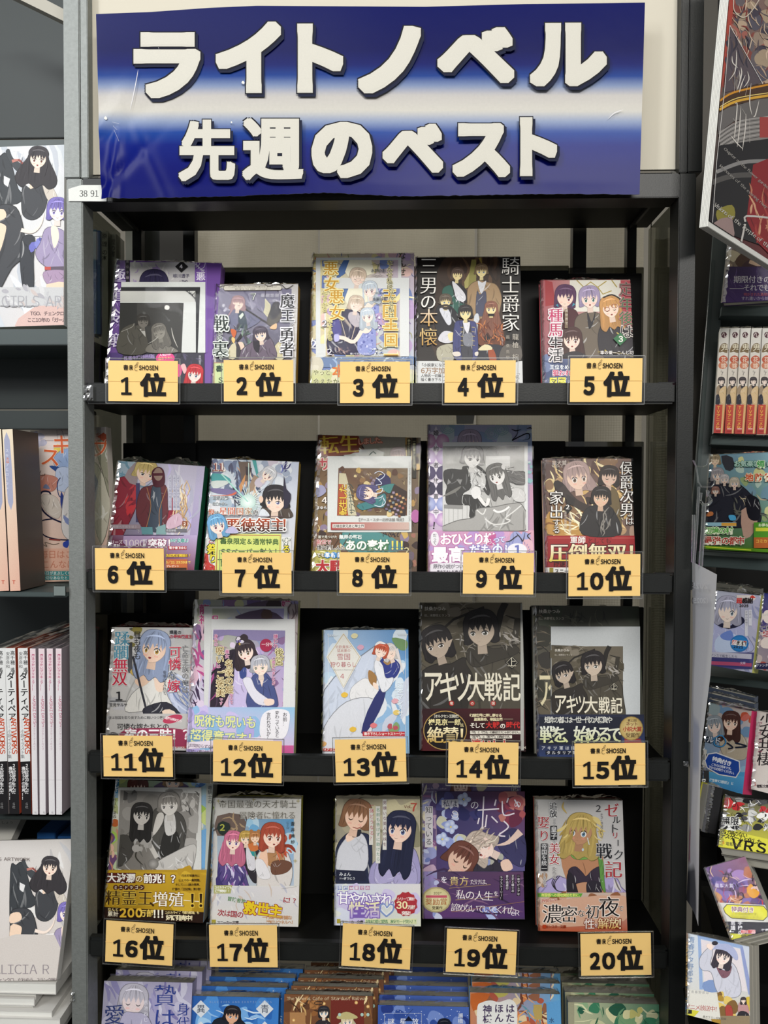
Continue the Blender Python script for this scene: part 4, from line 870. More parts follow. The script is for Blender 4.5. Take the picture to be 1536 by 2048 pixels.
def d6(A):
    A.bg('#8aa0ac', '#b3adc4', '#54203a', '#9a86b4'); A.poly([(590, 280), (1440, 270), (1330, 1300), (700, 1300)], '#b3aec0')
    A.dab(280, 280, 620, 600, 14, 200, 40, ['#7d9dac', '#9bb4bc', '#5f8294'], 40, 3, 40); A.dab(900, 300, 1400, 1250, 24, 420, 50, ['#a79fc8', '#c4c2cc', '#b9b0d4', '#a9a8ba'], 95, 4, 25)
    A.cloth([(290, 600), (430, 500), (590, 560), (600, 900), (420, 1300), (420, 1420), (170, 1420), (250, 900)], '#7a2030', 14, 7, light=.12); A.dab(430, 600, 600, 1000, 9, 160, 60, ['#b02c34', '#a8323a'], 120, 3, 20)
    A.poly([(560, 330), (640, 300), (600, 620), (440, 500)], '#8a7c80', 2)
    A.fig(725, 440, 128, '#b8a468', eye='#4a3c44', skin='#dcc0ae', rot=14, L=.7, male=True, d=1, mouth='f', sd=4)
    A.line([(620, 620), (720, 640), (820, 560)], 40, '#6f8696', 4, 1); A.rect(595, 590, 650, 1120, '#3f3a5c')
    A.cloth([(650, 700), (770, 630), (1000, 620), (1030, 900), (1050, 1190), (880, 1220), (700, 1210), (600, 1000)], '#5e2a30', 16, 6, light=.12); A.cloth([(820, 640), (930, 640), (940, 1210), (760, 1200), (790, 900)], '#3c4654', 8, 4)
    A.cloth([(820, 560), (815, 430), (900, 368), (975, 420), (990, 580), (940, 640), (850, 640)], '#4a1826', 5, 8); A.ell(900, 470, 62, 88, '#8f786c'); A.poly([(835, 455), (965, 450), (968, 490), (838, 492)], '#4e1c28'); A.line([(745, 650), (800, 900), (740, 1190)], 9, '#a07048', 4); A.line([(1020, 650), (920, 950), (920, 1200)], 9, '#a07048', 4)
    A.poly([(665, 1190), (820, 1190), (830, 1290), (680, 1290)], '#5a8a90'); A.poly([(880, 1190), (1000, 1150), (1010, 1290), (870, 1290)], '#7a9c9c')
    A.cloth([(1080, 820), (1120, 780), (1130, 1000), (1060, 1190), (1010, 1160)], '#8e2236', 4, 2); A.dab(1130, 640, 1290, 1200, 26, 340, 20, ['#d8b88a', '#e6cfa4', '#c09a6c', '#e3d6bc'], 95, 9, 14)
    A.line([(1180, 650), (1270, 720), (1180, 950), (1260, 1060), (1340, 1160), (1290, 1260)], 12, '#b08c68', 6, 2)
    A.cloth([(1040, 1080), (1180, 1000), (1240, 1130), (1100, 1210), (1010, 1200)], '#c9a9b8', 6, 3)
    for x in (1040, 1100, 1150): A.rect(x, 480, x+45, 960, '#b7b6c4'); A.txt('ようこそ実力至上主義', x+4, 500, 38, '#66667c', v=1, sp=1.15)
    A.rect(265, 1155, 660, 1215, '#8c7c84'); A.txt('教室へ三年生編上', 280, 1165, 42, '#a8a0a4'); A.txt('下', 600, 1215, 60, '#b9b4b8')
    A.rect(1228, 1110, 1298, 1180, '#8a4828'); A.txt('2', 1243, 1120, 50, '#efe9dc', w=.04); A.rect(1000, 1215, 1290, 1258, '#6d6c72'); A.txt('衣笠彰梧', 1010, 1220, 34, '#d8d6da', sp=1.0)
    A.part('paper_band', .0006); A.slab(120, 1300, 1450, 1850, '#8f7ba8'); A.rect(120, 1300, 1450, 1850, ['#5c2c44', '#b8a8cc', '#7a3048', '#a898c4']); A.poly([(430, 1300), (900, 1300), (500, 1480), (420, 1400)], '#a892b4'); A.rect(430, 1296, 1250, 1310, '#3a2c4c')
    A.txt('シリーズ', 200, 1365, 60, '#e6e0e4', w=.01, sx=.9); A.txt('1080', 430, 1345, 130, '#dcd0d4', m=.02, sx=.9); A.txt('万', 690, 1355, 62, '#eee8ec', w=.02); A.txt('突破！', 760, 1345, 130, '#f0ecee', w=.03, o='#8a3858'); A.txt('累計', 290, 1420, 46, '#e6e0e4', w=.02); A.txt('部', 690, 1420, 46, '#eee8ec', w=.02)
    A.txt('MF文庫J', 1065, 1345, 58, '#3f9c8c', w=.02, o='#c9d8dc'); A.rect(1040, 1450, 1290, 1500, '#b03c40'); A.txt('電子書籍含む', 1050, 1453, 40, '#f0ece8', w=.02)
    A.rect(1000, 1560, 1310, 1600, '#8e6a28'); A.txt('た試験が開始！？', 1010, 1555, 44, '#e9c83a', w=.03); A.rect(1000, 1630, 1300, 1850, '#c0683a'); A.txt('5/21 23:59まで', 1005, 1650, 40, '#f2d86a', w=.02); A.txt('プレゼント', 1010, 1705, 36, '#f4e9dc', w=.01); A.rect(1000, 1745, 1290, 1775, '#3a2418'); A.rect(1000, 1790, 1290, 1850, '#2e1c14')
book(6, 'paperback with a blond man in a red jacket, leftmost on the second shelf', 1, 210, 387, (226.7, 921), (185, 880, .14648), d6, t=.02, tilt=3.4, spine='#1f6a4c', amp=.022)

def d7(A):
    A.bg('#c9d2d8', '#b9c0d0', '#cfd2d6', '#d5d3d2')
    A.blob(140, 140, 900, 900, 40, 110, ['#d3dade', '#a9b8c4', '#8f9cb4', '#d9d9dc', '#c3cdd4', '#6c7690'], 4); A.dab(450, 150, 900, 800, 34, 260, 34, ['#45506a', '#d9cdb8', '#c89f80', '#54566c', '#9aa8ba', '#3c3a48'], 70, 5, 35)
    A.poly([(590, 180), (780, 180), (760, 480), (640, 480)], '#6a5a50'); A.poly([(700, 250), (800, 280), (760, 400), (700, 380)], '#3c3438')
    A.poly([(170, 370), (340, 375), (480, 470), (330, 560), (190, 500)], '#4f9c9c', 3); A.poly([(180, 480), (460, 480), (350, 560), (210, 590)], '#cfd6d0', 3); A.poly([(150, 590), (400, 600), (600, 640), (420, 690), (200, 650)], '#7a7098', 3); A.poly([(130, 700), (430, 690), (560, 640), (500, 700)], '#d0674c', 3)
    A.poly([(600, 560), (700, 370), (720, 200), (690, 480), (630, 660)], '#c9905c'); A.poly([(700, 680), (830, 380), (900, 420), (820, 620)], '#9c8470'); A.poly([(800, 150), (860, 150), (910, 430), (870, 400)], '#4a9a98')
    A.blob(880, 150, 1420, 520, 22, 90, ['#b8c0cc', '#98a2b4', '#d4d8dc', '#c3b9c4'], 8); A.dab(1240, 160, 1400, 330, 10, 130, 26, ['#4c4a90', '#6c72ac', '#383468'], 110, 3, 30)
    A.fig(1050, 380, 92, '#c9c9cc', eye='#8c4a50', skin='#efdccc', rot=40, L=1.3, W=1.4, mouth='o', sd=4)
    A.line([(1060, 480), (980, 580), (900, 640)], 60, '#c7cfd8', 4, 1)
    for a in range(0, 360, 12):
        t = math.radians(a); l = 150+150*((a*7) % 5)/4; A.line([(740, 800), (740+l*math.cos(t), 800+l*math.sin(t))], 26, '#d7e6da', 0, 1)
    A.ell(740, 800, 120, 115, '#b9d6cc', mid='#f4faf4'); A.line([(330, 370), (740, 800)], 20, '#a9dccc', 0, 0); A.line([(750, 200), (755, 800)], 12, '#cfe6dc', 0)
    A.line([(560, 860), (760, 940), (880, 860)], 90, '#b4c6c4', 4, 2)
    A.cloth([(950, 1030), (980, 850), (1100, 940), (1300, 850), (1390, 920), (1400, 1040)], '#4c4038', 8, 4); A.cloth([(900, 1030), (960, 900), (1060, 980), (1050, 1030)], '#d6dbe0', 4, 3)
    A.fig(1160, 770, 165, '#292428', eye='#6d6fa0', skin='#edd3bf', rot=3, L=.7, male=True, d=-1, mouth='f', sd=5)
    A.poly([(1290, 390), (1330, 600), (1400, 680), (1380, 820), (1290, 900)], '#292438', 2); A.ell(940, 760, 34, 54, '#e6c6b0')
    A.txt('11', 205, 185, 160, '#8c4038', m=.026, w=.006, sx=.82, o='#efe6dc'); A.line([(200, 190), (190, 265), (205, 345)], 8, '#8a5a50', 4); A.line([(355, 190), (365, 265), (350, 345)], 8, '#8a5a50', 4)
    A.txt('三嶋与夢', 200, 705, 60, '#55565c', w=.015, o='#dfe6e6'); A.txt('高峰ナダレ', 195, 805, 46, '#55565c', w=.015, o='#dfe6e6')
    for ch, x, k, c in (('俺', 130, 100, '#c4623a'), ('は', 225, 74, '#2b2b33'), ('星', 300, 125, '#c2552f'), ('間', 430, 125, '#c2552f'), ('国', 560, 120, '#b86a40'), ('家', 690, 120, '#a07850'), ('の', 815, 90, '#2b2b33')): A.txt(ch, x, 1005-k, k, c, w=.004, m=.022, o='#f0eee8', ow=.05)
    A.rect(130, 1018, 1280, 1026, '#6b5560'); A.txt('I am the Villainous Lord of the Interstellar Nation', 140, 1015, 20, '#4a4450')
    for ch, x in (('悪', 410), ('徳', 635), ('領', 860), ('主', 1090)): A.txt(ch, x, 1045, 225, '#b8502c|#141214', w=.012, m=.026, o='#f3f1ec', ow=.05)
    A.txt('！', 1250, 1045, 225, '#b8502c|#141214', w=.02, o='#f3f1ec')
    A.line([(520, 1190), (590, 1110), (660, 1000)], 44, '#eccdbc', 4, 1); A.fig(275, 1160, 120, '#6fa6cf', eye='#8a4a60', skin='#f2dccf', rot=-14, L=1.8, W=1.3, d=1, mouth='o', sd=7)
    A.cloth([(410, 1280), (430, 1220), (520, 1180), (600, 1280)], '#b9b4d4', 3, 3)
    A.part('paper_band', .0006); A.slab(30, 1340, 1400, 1920, '#dcdcd8'); A.poly([(30, 1560), (130, 1600), (140, 1720), (260, 1800), (230, 1920), (30, 1920)], '#c04038'); A.txt('乙女', 130, 1345, 90, '#b03048', w=.02)
    A.txt('祭', 110, 1440, 170, '#e4d43c', w=.03, o='#1c1c1c', ow=.05); A.txt('り', 130, 1590, 150, '#e4d43c', w=.03, o='#1c1c1c', ow=.05); A.txt('す', 1260, 1350, 130, '#ece9e0', w=.03, o='#2c4a3a', ow=.05); A.txt('る', 1270, 1460, 120, '#e4d43c', w=.03, o='#1c1c1c', ow=.05)
    A.dab(60, 1700, 240, 1900, 16, 60, 8, ['#f0eeea', '#8c2420'], 60, 4, 60)
    A.part('sticker', .0012); A.slab(235, 1290, 1250, 1870, '#d4dc7a'); A.line([(255, 1860), (275, 1305), (1235, 1315), (1225, 1860)], 12, '#a83c3c', 0)
    A.txt('書泉限定＆通常特典', 315, 1350, 100, '#3c6030', w=.025, rot=1); A.txt('SSペーパー封入！', 320, 1510, 110, '#3c6030', w=.02); A.txt('下', 270, 1665, 130, '#3c6030', w=.02)
book(7, 'bright white paperback with a black-haired boy and 11 in the corner, second shelf', 1, 406, 584, (417, 917), (400, 900, .13021), d7, t=.018, tilt=2, spine='#b8983c')

def gems(A, x0, y0, x1, y1, sd=2, n=60, k=60):
    A.rect(x0, y0, x1, y1, ['#6a4a34', '#7d6a50', '#5a4638', '#8a7448']); A.blob(x0, y0, x1, y1, n, k, ['#5a3c2c', '#8c6a44', '#b08c50', '#6b5a68', '#8a7a90', '#c9a860', '#3c2c28', '#9c6a5a', '#d8c48c'], sd); A.dab(x0, y0, x1, y1, n, k*1.3, k*.16, ['#d8c08a', '#3a2a24', '#e9dcae', '#a8805c'], 50, sd+1, 80)
def d8(A):
    A.bg('#5e3a30', '#8c8474', '#5a4a3c', '#a89c5a'); gems(A, 20, 70, 1480, 1450, 3, 80, 80); A.poly([(640, 80), (1300, 75), (1300, 360), (800, 350)], '#8f8a7c'); A.poly([(500, 300), (900, 260), (1000, 360), (480, 360)], '#b9bab0', 2)
    A.poly([(100, 80), (660, 80), (650, 290), (420, 350), (100, 340)], '#7c3c28', 2)
    A.txt('転生', 120, 75, 270, '#d8b840', w=.002, m=.03, o='#8a3c1c', ow=.04, rot=-3); A.txt('しました、', 640, 115, 95, '#e8b098', w=.012, o='#a8482c', ow=.05, rot=-4, sp=.82); A.txt('サラ', 110, 370, 190, '#b8404c', w=.02, o='#d8c8b8')
    A.fig(1200, 360, 90, '#a08c88', skin='#d8c0b0', rot=0, L=1, shut=True, sd=4); A.line([(810, 350), (860, 300), (900, 330)], 14, '#2f4438', 4); A.poly([(90, 780), (180, 760), (220, 850), (100, 920)], '#9c9ab8', 3)
    A.rect(1325, 120, 1382, 360, '#2e2a20'); A.txt('静かにしたい', 1332, 130, 38, '#d9cf9c', v=1, w=.01); A.rect(1396, 110, 1452, 660, '#2e2a20'); A.txt('一緒に暮らしたら付いて', 1403, 140, 38, '#d9cf9c', v=1, w=.01)
    A.txt('4', 160, 900, 120, '#f0e6dc', m=.03, o='#3a3030'); A.txt('まゆら', 90, 1040, 48, '#eeeae4', w=.02, o='#4a4040'); A.ell(1440, 1180, 60, 90, '#b0649c')
    A.part('paper_band', .0006); A.slab(0, 1405, 1480, 2000, '#9a8a58'); gems(A, 20, 1405, 1480, 1960, 9, 40, 70); A.poly([(440, 1405), (960, 1405), (1250, 1560), (1200, 1660), (520, 1660)], '#4f8a88', 2); A.poly([(10, 1650), (420, 1620), (420, 1980), (0, 1980)], '#b8b060'); A.dab(10, 1650, 420, 1980, 20, 160, 16, ['#d8d488', '#8f8c3c', '#e9e6b4'], 40, 6, 30)
    for i in range(3): A.line([(180+i*120, 1640), (330+i*110, 1410)], 12, '#4a3424', 0)
    A.dab(960, 1400, 1210, 1450, 14, 70, 14, ['#2b2630'], 70, 2, 40)
    A.txt('無用の鉱石', 400, 1430, 62, '#f0f2ee', w=.03, o='#3f7c74'); A.txt('道で見つけた', 110, 1440, 44, '#ebe8dc', w=.01, o='#5f5438'); A.txt('前世で', 95, 1500, 66, '#b83c44', w=.02, o='#f0ece4'); A.txt('慣れ親しんた', 95, 1575, 66, '#423834', w=.02, o='#f0ece4', sp=.98)
    A.txt('あの素材', 480, 1500, 152, '#f4f4ee', w=.03, o='#4f7c58', sp=.98); A.txt('！！！', 1090, 1500, 150, '#e9dc5a', w=.03, o='#4a6a90', sp=.42)
    A.txt('でも、', 90, 1680, 60, '#f0ece0', w=.02, o='#6a6038'); A.ell(240, 1710, 45, 44, '#4a8cc8'); A.ell(330, 1710, 45, 44, '#4a8cc8'); A.ell(400, 1710, 40, 44, '#4a8cc8'); A.txt('革新的', 205, 1675, 70, '#f4f6f6', w=.03, sp=1.2)
    A.txt('大騒動', 80, 1775, 190, '#b02c30', w=.04, o='#f2ece0', ow=.04); A.txt('？', 1280, 1590, 150, '#d9cf9c', w=.01); A.ell(1350, 1830, 55, 60, '#2c2420')
    A.part('bonus_card', .0014); A.slab(240, 360, 1385, 1398, '#d6d8d4'); A.poly([(390, 525), (1335, 525), (1325, 1172), (370, 1172)], '#6a4a34'); A.setclip(375, 525, 1332, 1172); gems(A, 375, 525, 1332, 1172, 14, 70, 44)
    A.poly([(390, 590), (490, 600), (640, 1172), (370, 1172)], '#c9c0a0'); A.poly([(385, 740), (460, 745), (525, 1170), (375, 1170)], '#b0502c'); A.txt('転生した', 392, 1170, 120, '#eacb48', rot=-90, w=.01, m=.02, o='#7c2c18', sp=.85); A.txt('サラナサンジ', 540, 1160, 88, '#41504c', rot=-95, w=.004, sp=.78)
    A.cloth([(640, 1040), (720, 1000), (850, 960), (1010, 870), (1040, 960), (1000, 1060), (880, 1060), (720, 1100)], '#3c7a7c', 12, 4); A.poly([(880, 740), (960, 620), (1080, 640), (1100, 760), (1010, 760)], '#2e2c58', 3); A.cloth([(960, 780), (1100, 740), (1170, 760), (1090, 870), (1000, 820)], '#3f7f7a', 3, 2)
    A.fig(765, 865, 92, '#5a5480', eye='#a06a50', skin='#f0d8c4', rot=-78, L=1.6, W=1.4, mouth='s', sd=5)
    for P in ([(880, 600), (950, 570), (1020, 620), (960, 680), (900, 660)], [(930, 680), (980, 740), (900, 760)], [(900, 830), (990, 800), (970, 860), (890, 870)], [(880, 940), (960, 930), (1000, 900)], [(1000, 940), (1030, 1000), (960, 1050), (880, 1030)]): A.line(P, 9, '#dfe6f4', 5)
    A.poly([(1150, 745), (1330, 850), (1300, 1172), (1200, 1172), (1010, 1080)], '#33231e')
    for i in range(5):
        for j in range(5):
            cx = 1140+i*44-j*24; cy = 860+j*56+i*24; A.poly([(cx-18, cy-12), (cx+14, cy-16), (cx+20, cy+14), (cx-14, cy+18)], random.Random(i*7+j).choice(['#b08a50', '#8c5a3c', '#c9a878', '#6a6078', '#a0604c', '#c4945c', '#9c8aa0', '#7a8a8c']))
    A.setclip(); A.txt('【アース・スター応援店舗 限定】', 640, 1205, 46, '#77736e', sp=.94, w=.005); A.txt('[NOT FOR SALE] (C)Mayurari / Hataori Ryoka 2025', 1345, 1250, 30, '#7c7a78', rot=-90)
    A.rect(288, 1265, 1350, 1368, ['#a8403c', '#cbb0a4', '#cbb0a4', '#a8403c']); A.rect(310, 1290, 745, 1342, '#e6e0d8'); A.txt('辺境伯家兄弟と騎士団', 318, 1296, 42, '#3a3432', w=.02)
book(8, 'brown and gold paperback under a white postcard with a sideways picture, second shelf', 1, 622, 833, (634.6, 870), (620, 860, .14648), d8, t=.018, tilt=1.6, spine='#c9b878', amp=.004)

def d9(A):
    A.bg('#b3aec6', '#9ba4c4', '#cdb0c8', '#c98fb0'); A.blob(240, 80, 1420, 480, 30, 110, ['#a9b2d0', '#8fa0c0', '#b9b4d0', '#b9c6cc'], 3)
    for cx, cy in ((880, 180), (1010, 120), (300, 100)):
        for r in (90, 66, 42, 20): A.line([(cx+r*math.cos(t)*(1+.1*math.sin(3*t)), cy+r*math.sin(t)*.9) for t in np.linspace(0, 6.2, 14)], 9, '#8fb0b4' if r % 4 else '#a9c4c4', 0, close=True)
    A.fig(590, 310, 130, '#a89aae', eye='#7a5a90', skin='#d9bdb0', L=.9, male=True, sd=4, d=1, shut=True)
    for k, y in enumerate(range(180, 1300, 207)):
        for x, c in ((60, '#a77cb8'), (230, '#9c74b4')): A.ell(x, y+100, 90, 92, ['#c48ab4', '#b491c4', '#4f4468', '#38324c', '#8a93c4', '#b48ac0'][k % 6], mid=['#e3c9dc', '#ded0ea', '#5f5478', '#302a44', '#c2c8e6', '#e6cce0'][k % 6])
    for ch, y in zip('婚約者放置中', (175, 385, 600, 808, 1012, 1220)):
        A.poly([(145, y-95), (175, y-25), (235, y), (175, y+25), (145, y+95), (115, y+25), (55, y), (115, y-25)], '#e4dce6'); A.txt(ch, 108, y-40, 74, '#26222a', w=.015)
    A.txt('！', 95, 1330, 120, '#1c1a1e', w=.02, rot=6)
    for P in ([(1140, 120), (1200, 145), (1270, 125)], [(1230, 75), (1215, 190), (1150, 270), (1210, 240), (1340, 180), (1380, 200), (1370, 250), (1290, 270)], [(1340, 120), (1390, 105), (1420, 130)], [(1370, 450), (1410, 480)]): A.line(P, 15, '#1f1c24', 6, 2)
    A.blob(1370, 540, 1430, 820, 8, 32, ['#b0584c', '#8fbcc0', '#c9d4d8'], 4); A.rect(1380, 860, 1450, 1480, '#c294ac')
    A.part('paper_band', .0006); A.slab(30, 1460, 1450, 2040, '#c99fc0'); A.rect(30, 1460, 1450, 2040, ['#c894bc', '#dba4b4', '#a88cc0', '#c996b8']); A.blob(40, 1470, 1440, 1900, 26, 90, ['#d4a4c4', '#b894cc', '#e0b4c0', '#9fa4d0'], 5)
    A.ell(128, 1570, 55, 95, '#e9e6ea'); A.txt('だって', 103, 1500, 50, '#2c2830', v=1, w=.01)
    A.txt('おひとり様', 190, 1490, 165, '#f6f2f4', w=.03, o='#c05c94', ow=.03, sp=.88); A.txt('って', 895, 1530, 95, '#dfe9f6', w=.02, o='#8c7cc0', sp=.78)
    A.txt('最高', 85, 1670, 220, '#f4f0f4', w=.035, o='#b05c98', ow=.03); A.txt('だもの！', 580, 1640, 150, '#eeecf4', w=.03, o='#8a80c0'); A.txt('！', 920, 1620, 160, '#dcecf2', w=.03)
    A.ell(1215, 1720, 130, 90, '#eceaf0'); A.txt('1', 1170, 1640, 150, '#6c74b8', w=.05); [A.line([(1215+s*150*math.cos(t), 1720-100*math.sin(t)), (1215+s*170*math.cos(t+.15), 1720-130*math.sin(t+.15))], 26, '#6c74b8', 0, 2) for t in np.linspace(-.3, 1.1, 6) for s in (-1, 1)]
    for P in ([(1160, 1480), (1165, 1600)], [(1200, 1490), (1260, 1560), (1290, 1600), (1320, 1480)], [(1060, 1610), (1120, 1600), (1200, 1540), (1240, 1520)], [(1400, 1490), (1350, 1530), (1400, 1590)]): A.line(P, 13, '#221e28', 5, 2)
    A.poly([(70, 1950), (110, 1895), (600, 1900), (600, 2040), (110, 2040)], '#e4dfe6', 2); A.txt('原作小説がついに！', 105, 1905, 62, '#4a4450', w=.015, sp=.92); A.txt('書き下ろし新章＆書籍特典', 155, 1985, 40, '#4a4450', w=.03)
    A.part('bonus_card', .0014); A.slab(232, 298, 1355, 1470, '#dddedc'); A.rect(235, 350, 1310, 1462, '#b9b8b4'); A.setclip(235, 350, 1310, 1462)
    A.rect(235, 350, 1310, 900, '#a9a8a4|#c6c5c1'); A.rect(235, 900, 640, 1462, '#cfcecb'); [A.rect(250+i*60, 1130, 258+i*60, 1400, '#a9a8a5') for i in range(7)]
    for r in (82, 60, 40, 20): A.line([(885+r*math.cos(t), 430+r*math.sin(t)*.9) for t in np.linspace(0, 6.2, 14)], 5, '#8c8b88', 0, close=True)
    A.dab(250, 370, 1300, 620, 24, 30, 5, ['#e6e5e2'], 45, 3, 90); A.rect(800, 480, 1120, 640, '#d6d5d2')
    A.cloth([(250, 680), (350, 650), (480, 660), (500, 620), (600, 620), (620, 700), (600, 900), (500, 980), (500, 1120), (300, 1120), (270, 980), (290, 880), (250, 800)], '#343332', 10, 4, light=.1)
    A.poly([(290, 860), (305, 780), (345, 830)], '#8a8987'); A.poly([(415, 790), (490, 790), (465, 860)], '#8a8987'); A.poly([(245, 1000), (420, 900), (480, 880), (400, 960), (260, 1010)], '#77756f', 2); A.poly([(250, 1120), (500, 1130), (500, 1180), (250, 1170)], '#8c8b88')
    A.cloth([(500, 1000), (620, 1000), (760, 1060), (850, 1180), (600, 1300), (590, 1140), (500, 1120)], '#2f2e2d', 6, 3, light=.1); A.cloth([(680, 630), (720, 620), (800, 700), (850, 850), (840, 1000), (760, 900)], '#373635', 4, 3)
    A.poly([(600, 640), (680, 640), (790, 740), (780, 900), (640, 900), (600, 780)], '#c9c8c5', 3); A.dab(610, 660, 790, 980, 40, 110, 14, ['#f0efed', '#8c8b89', '#dddcda', '#6c6b6a'], 70, 7, 60)
    A.poly([(600, 940), (680, 880), (740, 960), (700, 1030), (640, 1040)], '#e3e1de', 3); A.line([(500, 1000), (490, 1090), (520, 1130)], 7, '#d0cfcc', 4); A.line([(560, 640), (580, 700), (575, 750)], 8, '#c9c8c5', 4)
    A.fig(625, 500, 118, '#a9a7a4', eye='#5a5957', skin='#e6e4e0', rot=4, L=.75, male=True, d=1, mouth='s', sd=6, blush=False)
    A.cloth([(870, 880), (980, 840), (1100, 860), (1180, 940), (1120, 1180), (920, 1190), (860, 1040)], '#b3b1ad', 10, 3); A.cloth([(680, 1180), (920, 1150), (1130, 1110), (1280, 1130), (1310, 1462), (240, 1462), (400, 1340), (640, 1290)], '#a5a39f', 14, 6)
    A.line([(680, 1190), (760, 1250), (800, 1180)], 16, '#dddbd7', 5); A.line([(790, 1310), (900, 1380), (1050, 1370), (1120, 1330), (1060, 1300), (1160, 1220), (1270, 1130)], 16, '#dddbd7', 6); A.line([(900, 1190), (960, 1220), (1040, 1200), (1110, 1150)], 26, '#eceae8', 5)
    A.cloth([(1120, 940), (1220, 900), (1310, 960), (1310, 1080), (1180, 1070)], '#cfcdca', 6, 3); A.line([(700, 1010), (800, 1130), (840, 1040)], 44, '#e9e6e2', 4, 0); A.dab(860, 840, 1200, 960, 20, 70, 16, ['#efeeeb', '#bab8b5'], 20, 4, 60)
    A.poly([(1060, 700), (1310, 690), (1310, 860), (1150, 830), (1040, 800)], '#6b6967', 3); A.dab(1060, 700, 1310, 840, 12, 160, 10, ['#4a4947', '#8f8d8a'], 15, 3, 15)
    A.fig(945, 735, 112, '#6e6c69', eye='#4a4947', skin='#eae7e3', rot=-14, L=2.9, W=1.2, d=-1, mouth='o', sd=9, blush=False)
    A.blob(1020, 610, 1100, 680, 6, 28, ['#d8d6d3', '#bdbbb8'], 3); A.line([(1100, 640), (1180, 620), (1140, 720)], 20, '#b5b3b0', 4, 2); A.setclip()
book(9, 'pastel lilac paperback under a grey manga picture of a couple, second shelf', 1, 856, 1069.5, (859, 850), (850, 840, .15141), d9, t=.02, spine='#dcb0c4', amp=.002)

def d10(A):
    A.bg('#5a4440', '#7c6258', '#6a4a34', '#6c5a50'); A.blob(275, 345, 770, 770, 40, 40, ['#8a6a4c', '#c9a468', '#5a4038', '#3a2c28', '#a88c78', '#b0906c', '#e0c890'], 5); A.dab(275, 340, 770, 770, 70, 130, 12, ['#2f2422', '#e0c088', '#7a5848', '#c09058', '#f0e0b0'], 60, 7, 60)
    A.poly([(280, 640), (400, 700), (560, 720), (540, 770), (275, 770)], '#b88c4a', 3); A.dab(280, 640, 520, 770, 20, 150, 12, ['#e9d49c', '#8a5c2c', '#f4ecc8'], 20, 3, 40)
    A.fig(440, 440, 64, '#b49a94', eye='#7a6450', skin='#e9c9b4', rot=-8, L=1.5, W=1.6, d=1, mouth='f', sd=4)
    A.cloth([(590, 540), (640, 500), (680, 560), (690, 760), (600, 700)], '#6a5a3c', 5, 3); A.fig(625, 440, 46, '#332824', skin='#d8b8a4', L=1.2, W=1.3, d=1, shut=True, mouth='f', sd=8, rot=4)
    A.poly([(305, 480), (330, 460), (380, 500), (370, 560), (330, 530)], '#2a2220', 2); A.line([(350, 500), (430, 590), (540, 640)], 44, '#3a302c', 4); A.poly([(380, 540), (430, 570), (420, 610), (380, 590)], '#2c2624')
    A.cloth([(480, 640), (560, 600), (640, 620), (690, 770), (470, 770)], '#2f2c2c', 8, 4); A.dab(550, 640, 640, 770, 12, 90, 9, ['#55504e', '#1c1a1a', '#8a847c'], 95, 3, 15)
    A.fig(578, 560, 46, '#2b2522', eye='#c0a060', skin='#dcb89c', L=.9, W=1.3, male=True, mouth='f', sd=12, rot=4)
    A.txt('猫犬鷲', 296, 348, 28, '#e9dcd0', w=.0); A.txt('叶田キズ', 296, 374, 16, '#e9dcd0')
    for ch, y, k in (('侯', 350, 84), ('爵', 430, 84), ('次', 508, 84), ('男', 588, 84), ('は', 668, 52)): A.txt(ch, 766-k, y, k, '#f0ece6', w=-.002, m=.012, o='#2c2420', ow=.035)
    for ch, y, k in (('家', 520, 84), ('出', 600, 84), ('す', 682, 46), ('る', 722, 46)): A.txt(ch, 276+(84-k)/2+3, y, k, '#f0ece6', w=-.002, m=.012, o='#2c2420', ow=.035)
    A.poly([(386, 590), (412, 622), (386, 655), (362, 622)], '#1c1816'); A.txt('2', 374, 598, 34, '#efeae4', m=.03, w=.01)
    for x, y in ((364, 640), (390, 650)): A.txt('追放の魔術師は', x, y, 16, '#cfc4b8', v=1)
    A.part('paper_band', .0006); A.slab(258, 778, 782, 1010, '#8a1f24'); A.rect(258, 778, 782, 962, '#9c2428|#861c20'); A.rect(258, 960, 782, 1010, '#d8d6d2'); A.rect(275, 790, 400, 793, '#c06058'); A.rect(640, 790, 770, 793, '#c06058')
    A.txt('軍師', 400, 780, 45, '#efeae4', w=.02, m=.01); A.txt('としても', 500, 790, 34, '#4a1214', m=.01, sp=1.0); A.txt('圧倒無双！', 280, 820, 112, '#efe6c4|#e0c070', w=.005, m=.026, o='#4a1012', sp=.99); A.txt('圧', 278, 820, 112, '#f0e9d8|#d8c038', w=.005, m=.026)
    A.txt('撤退と日', 305, 925, 34, '#3c0f10', w=.02); A.rect(282, 962, 304, 990, '#8a7a2c'); A.txt('スニーカー文庫', 310, 967, 28, '#2c2a28', w=.02)
book(10, 'dark brown paperback with a wide red paper band, right end of the second shelf', 1, 1091.4, 1272, (1095, 917), (1000, 800, .34896), d10, t=.014, spine='#c9a890')
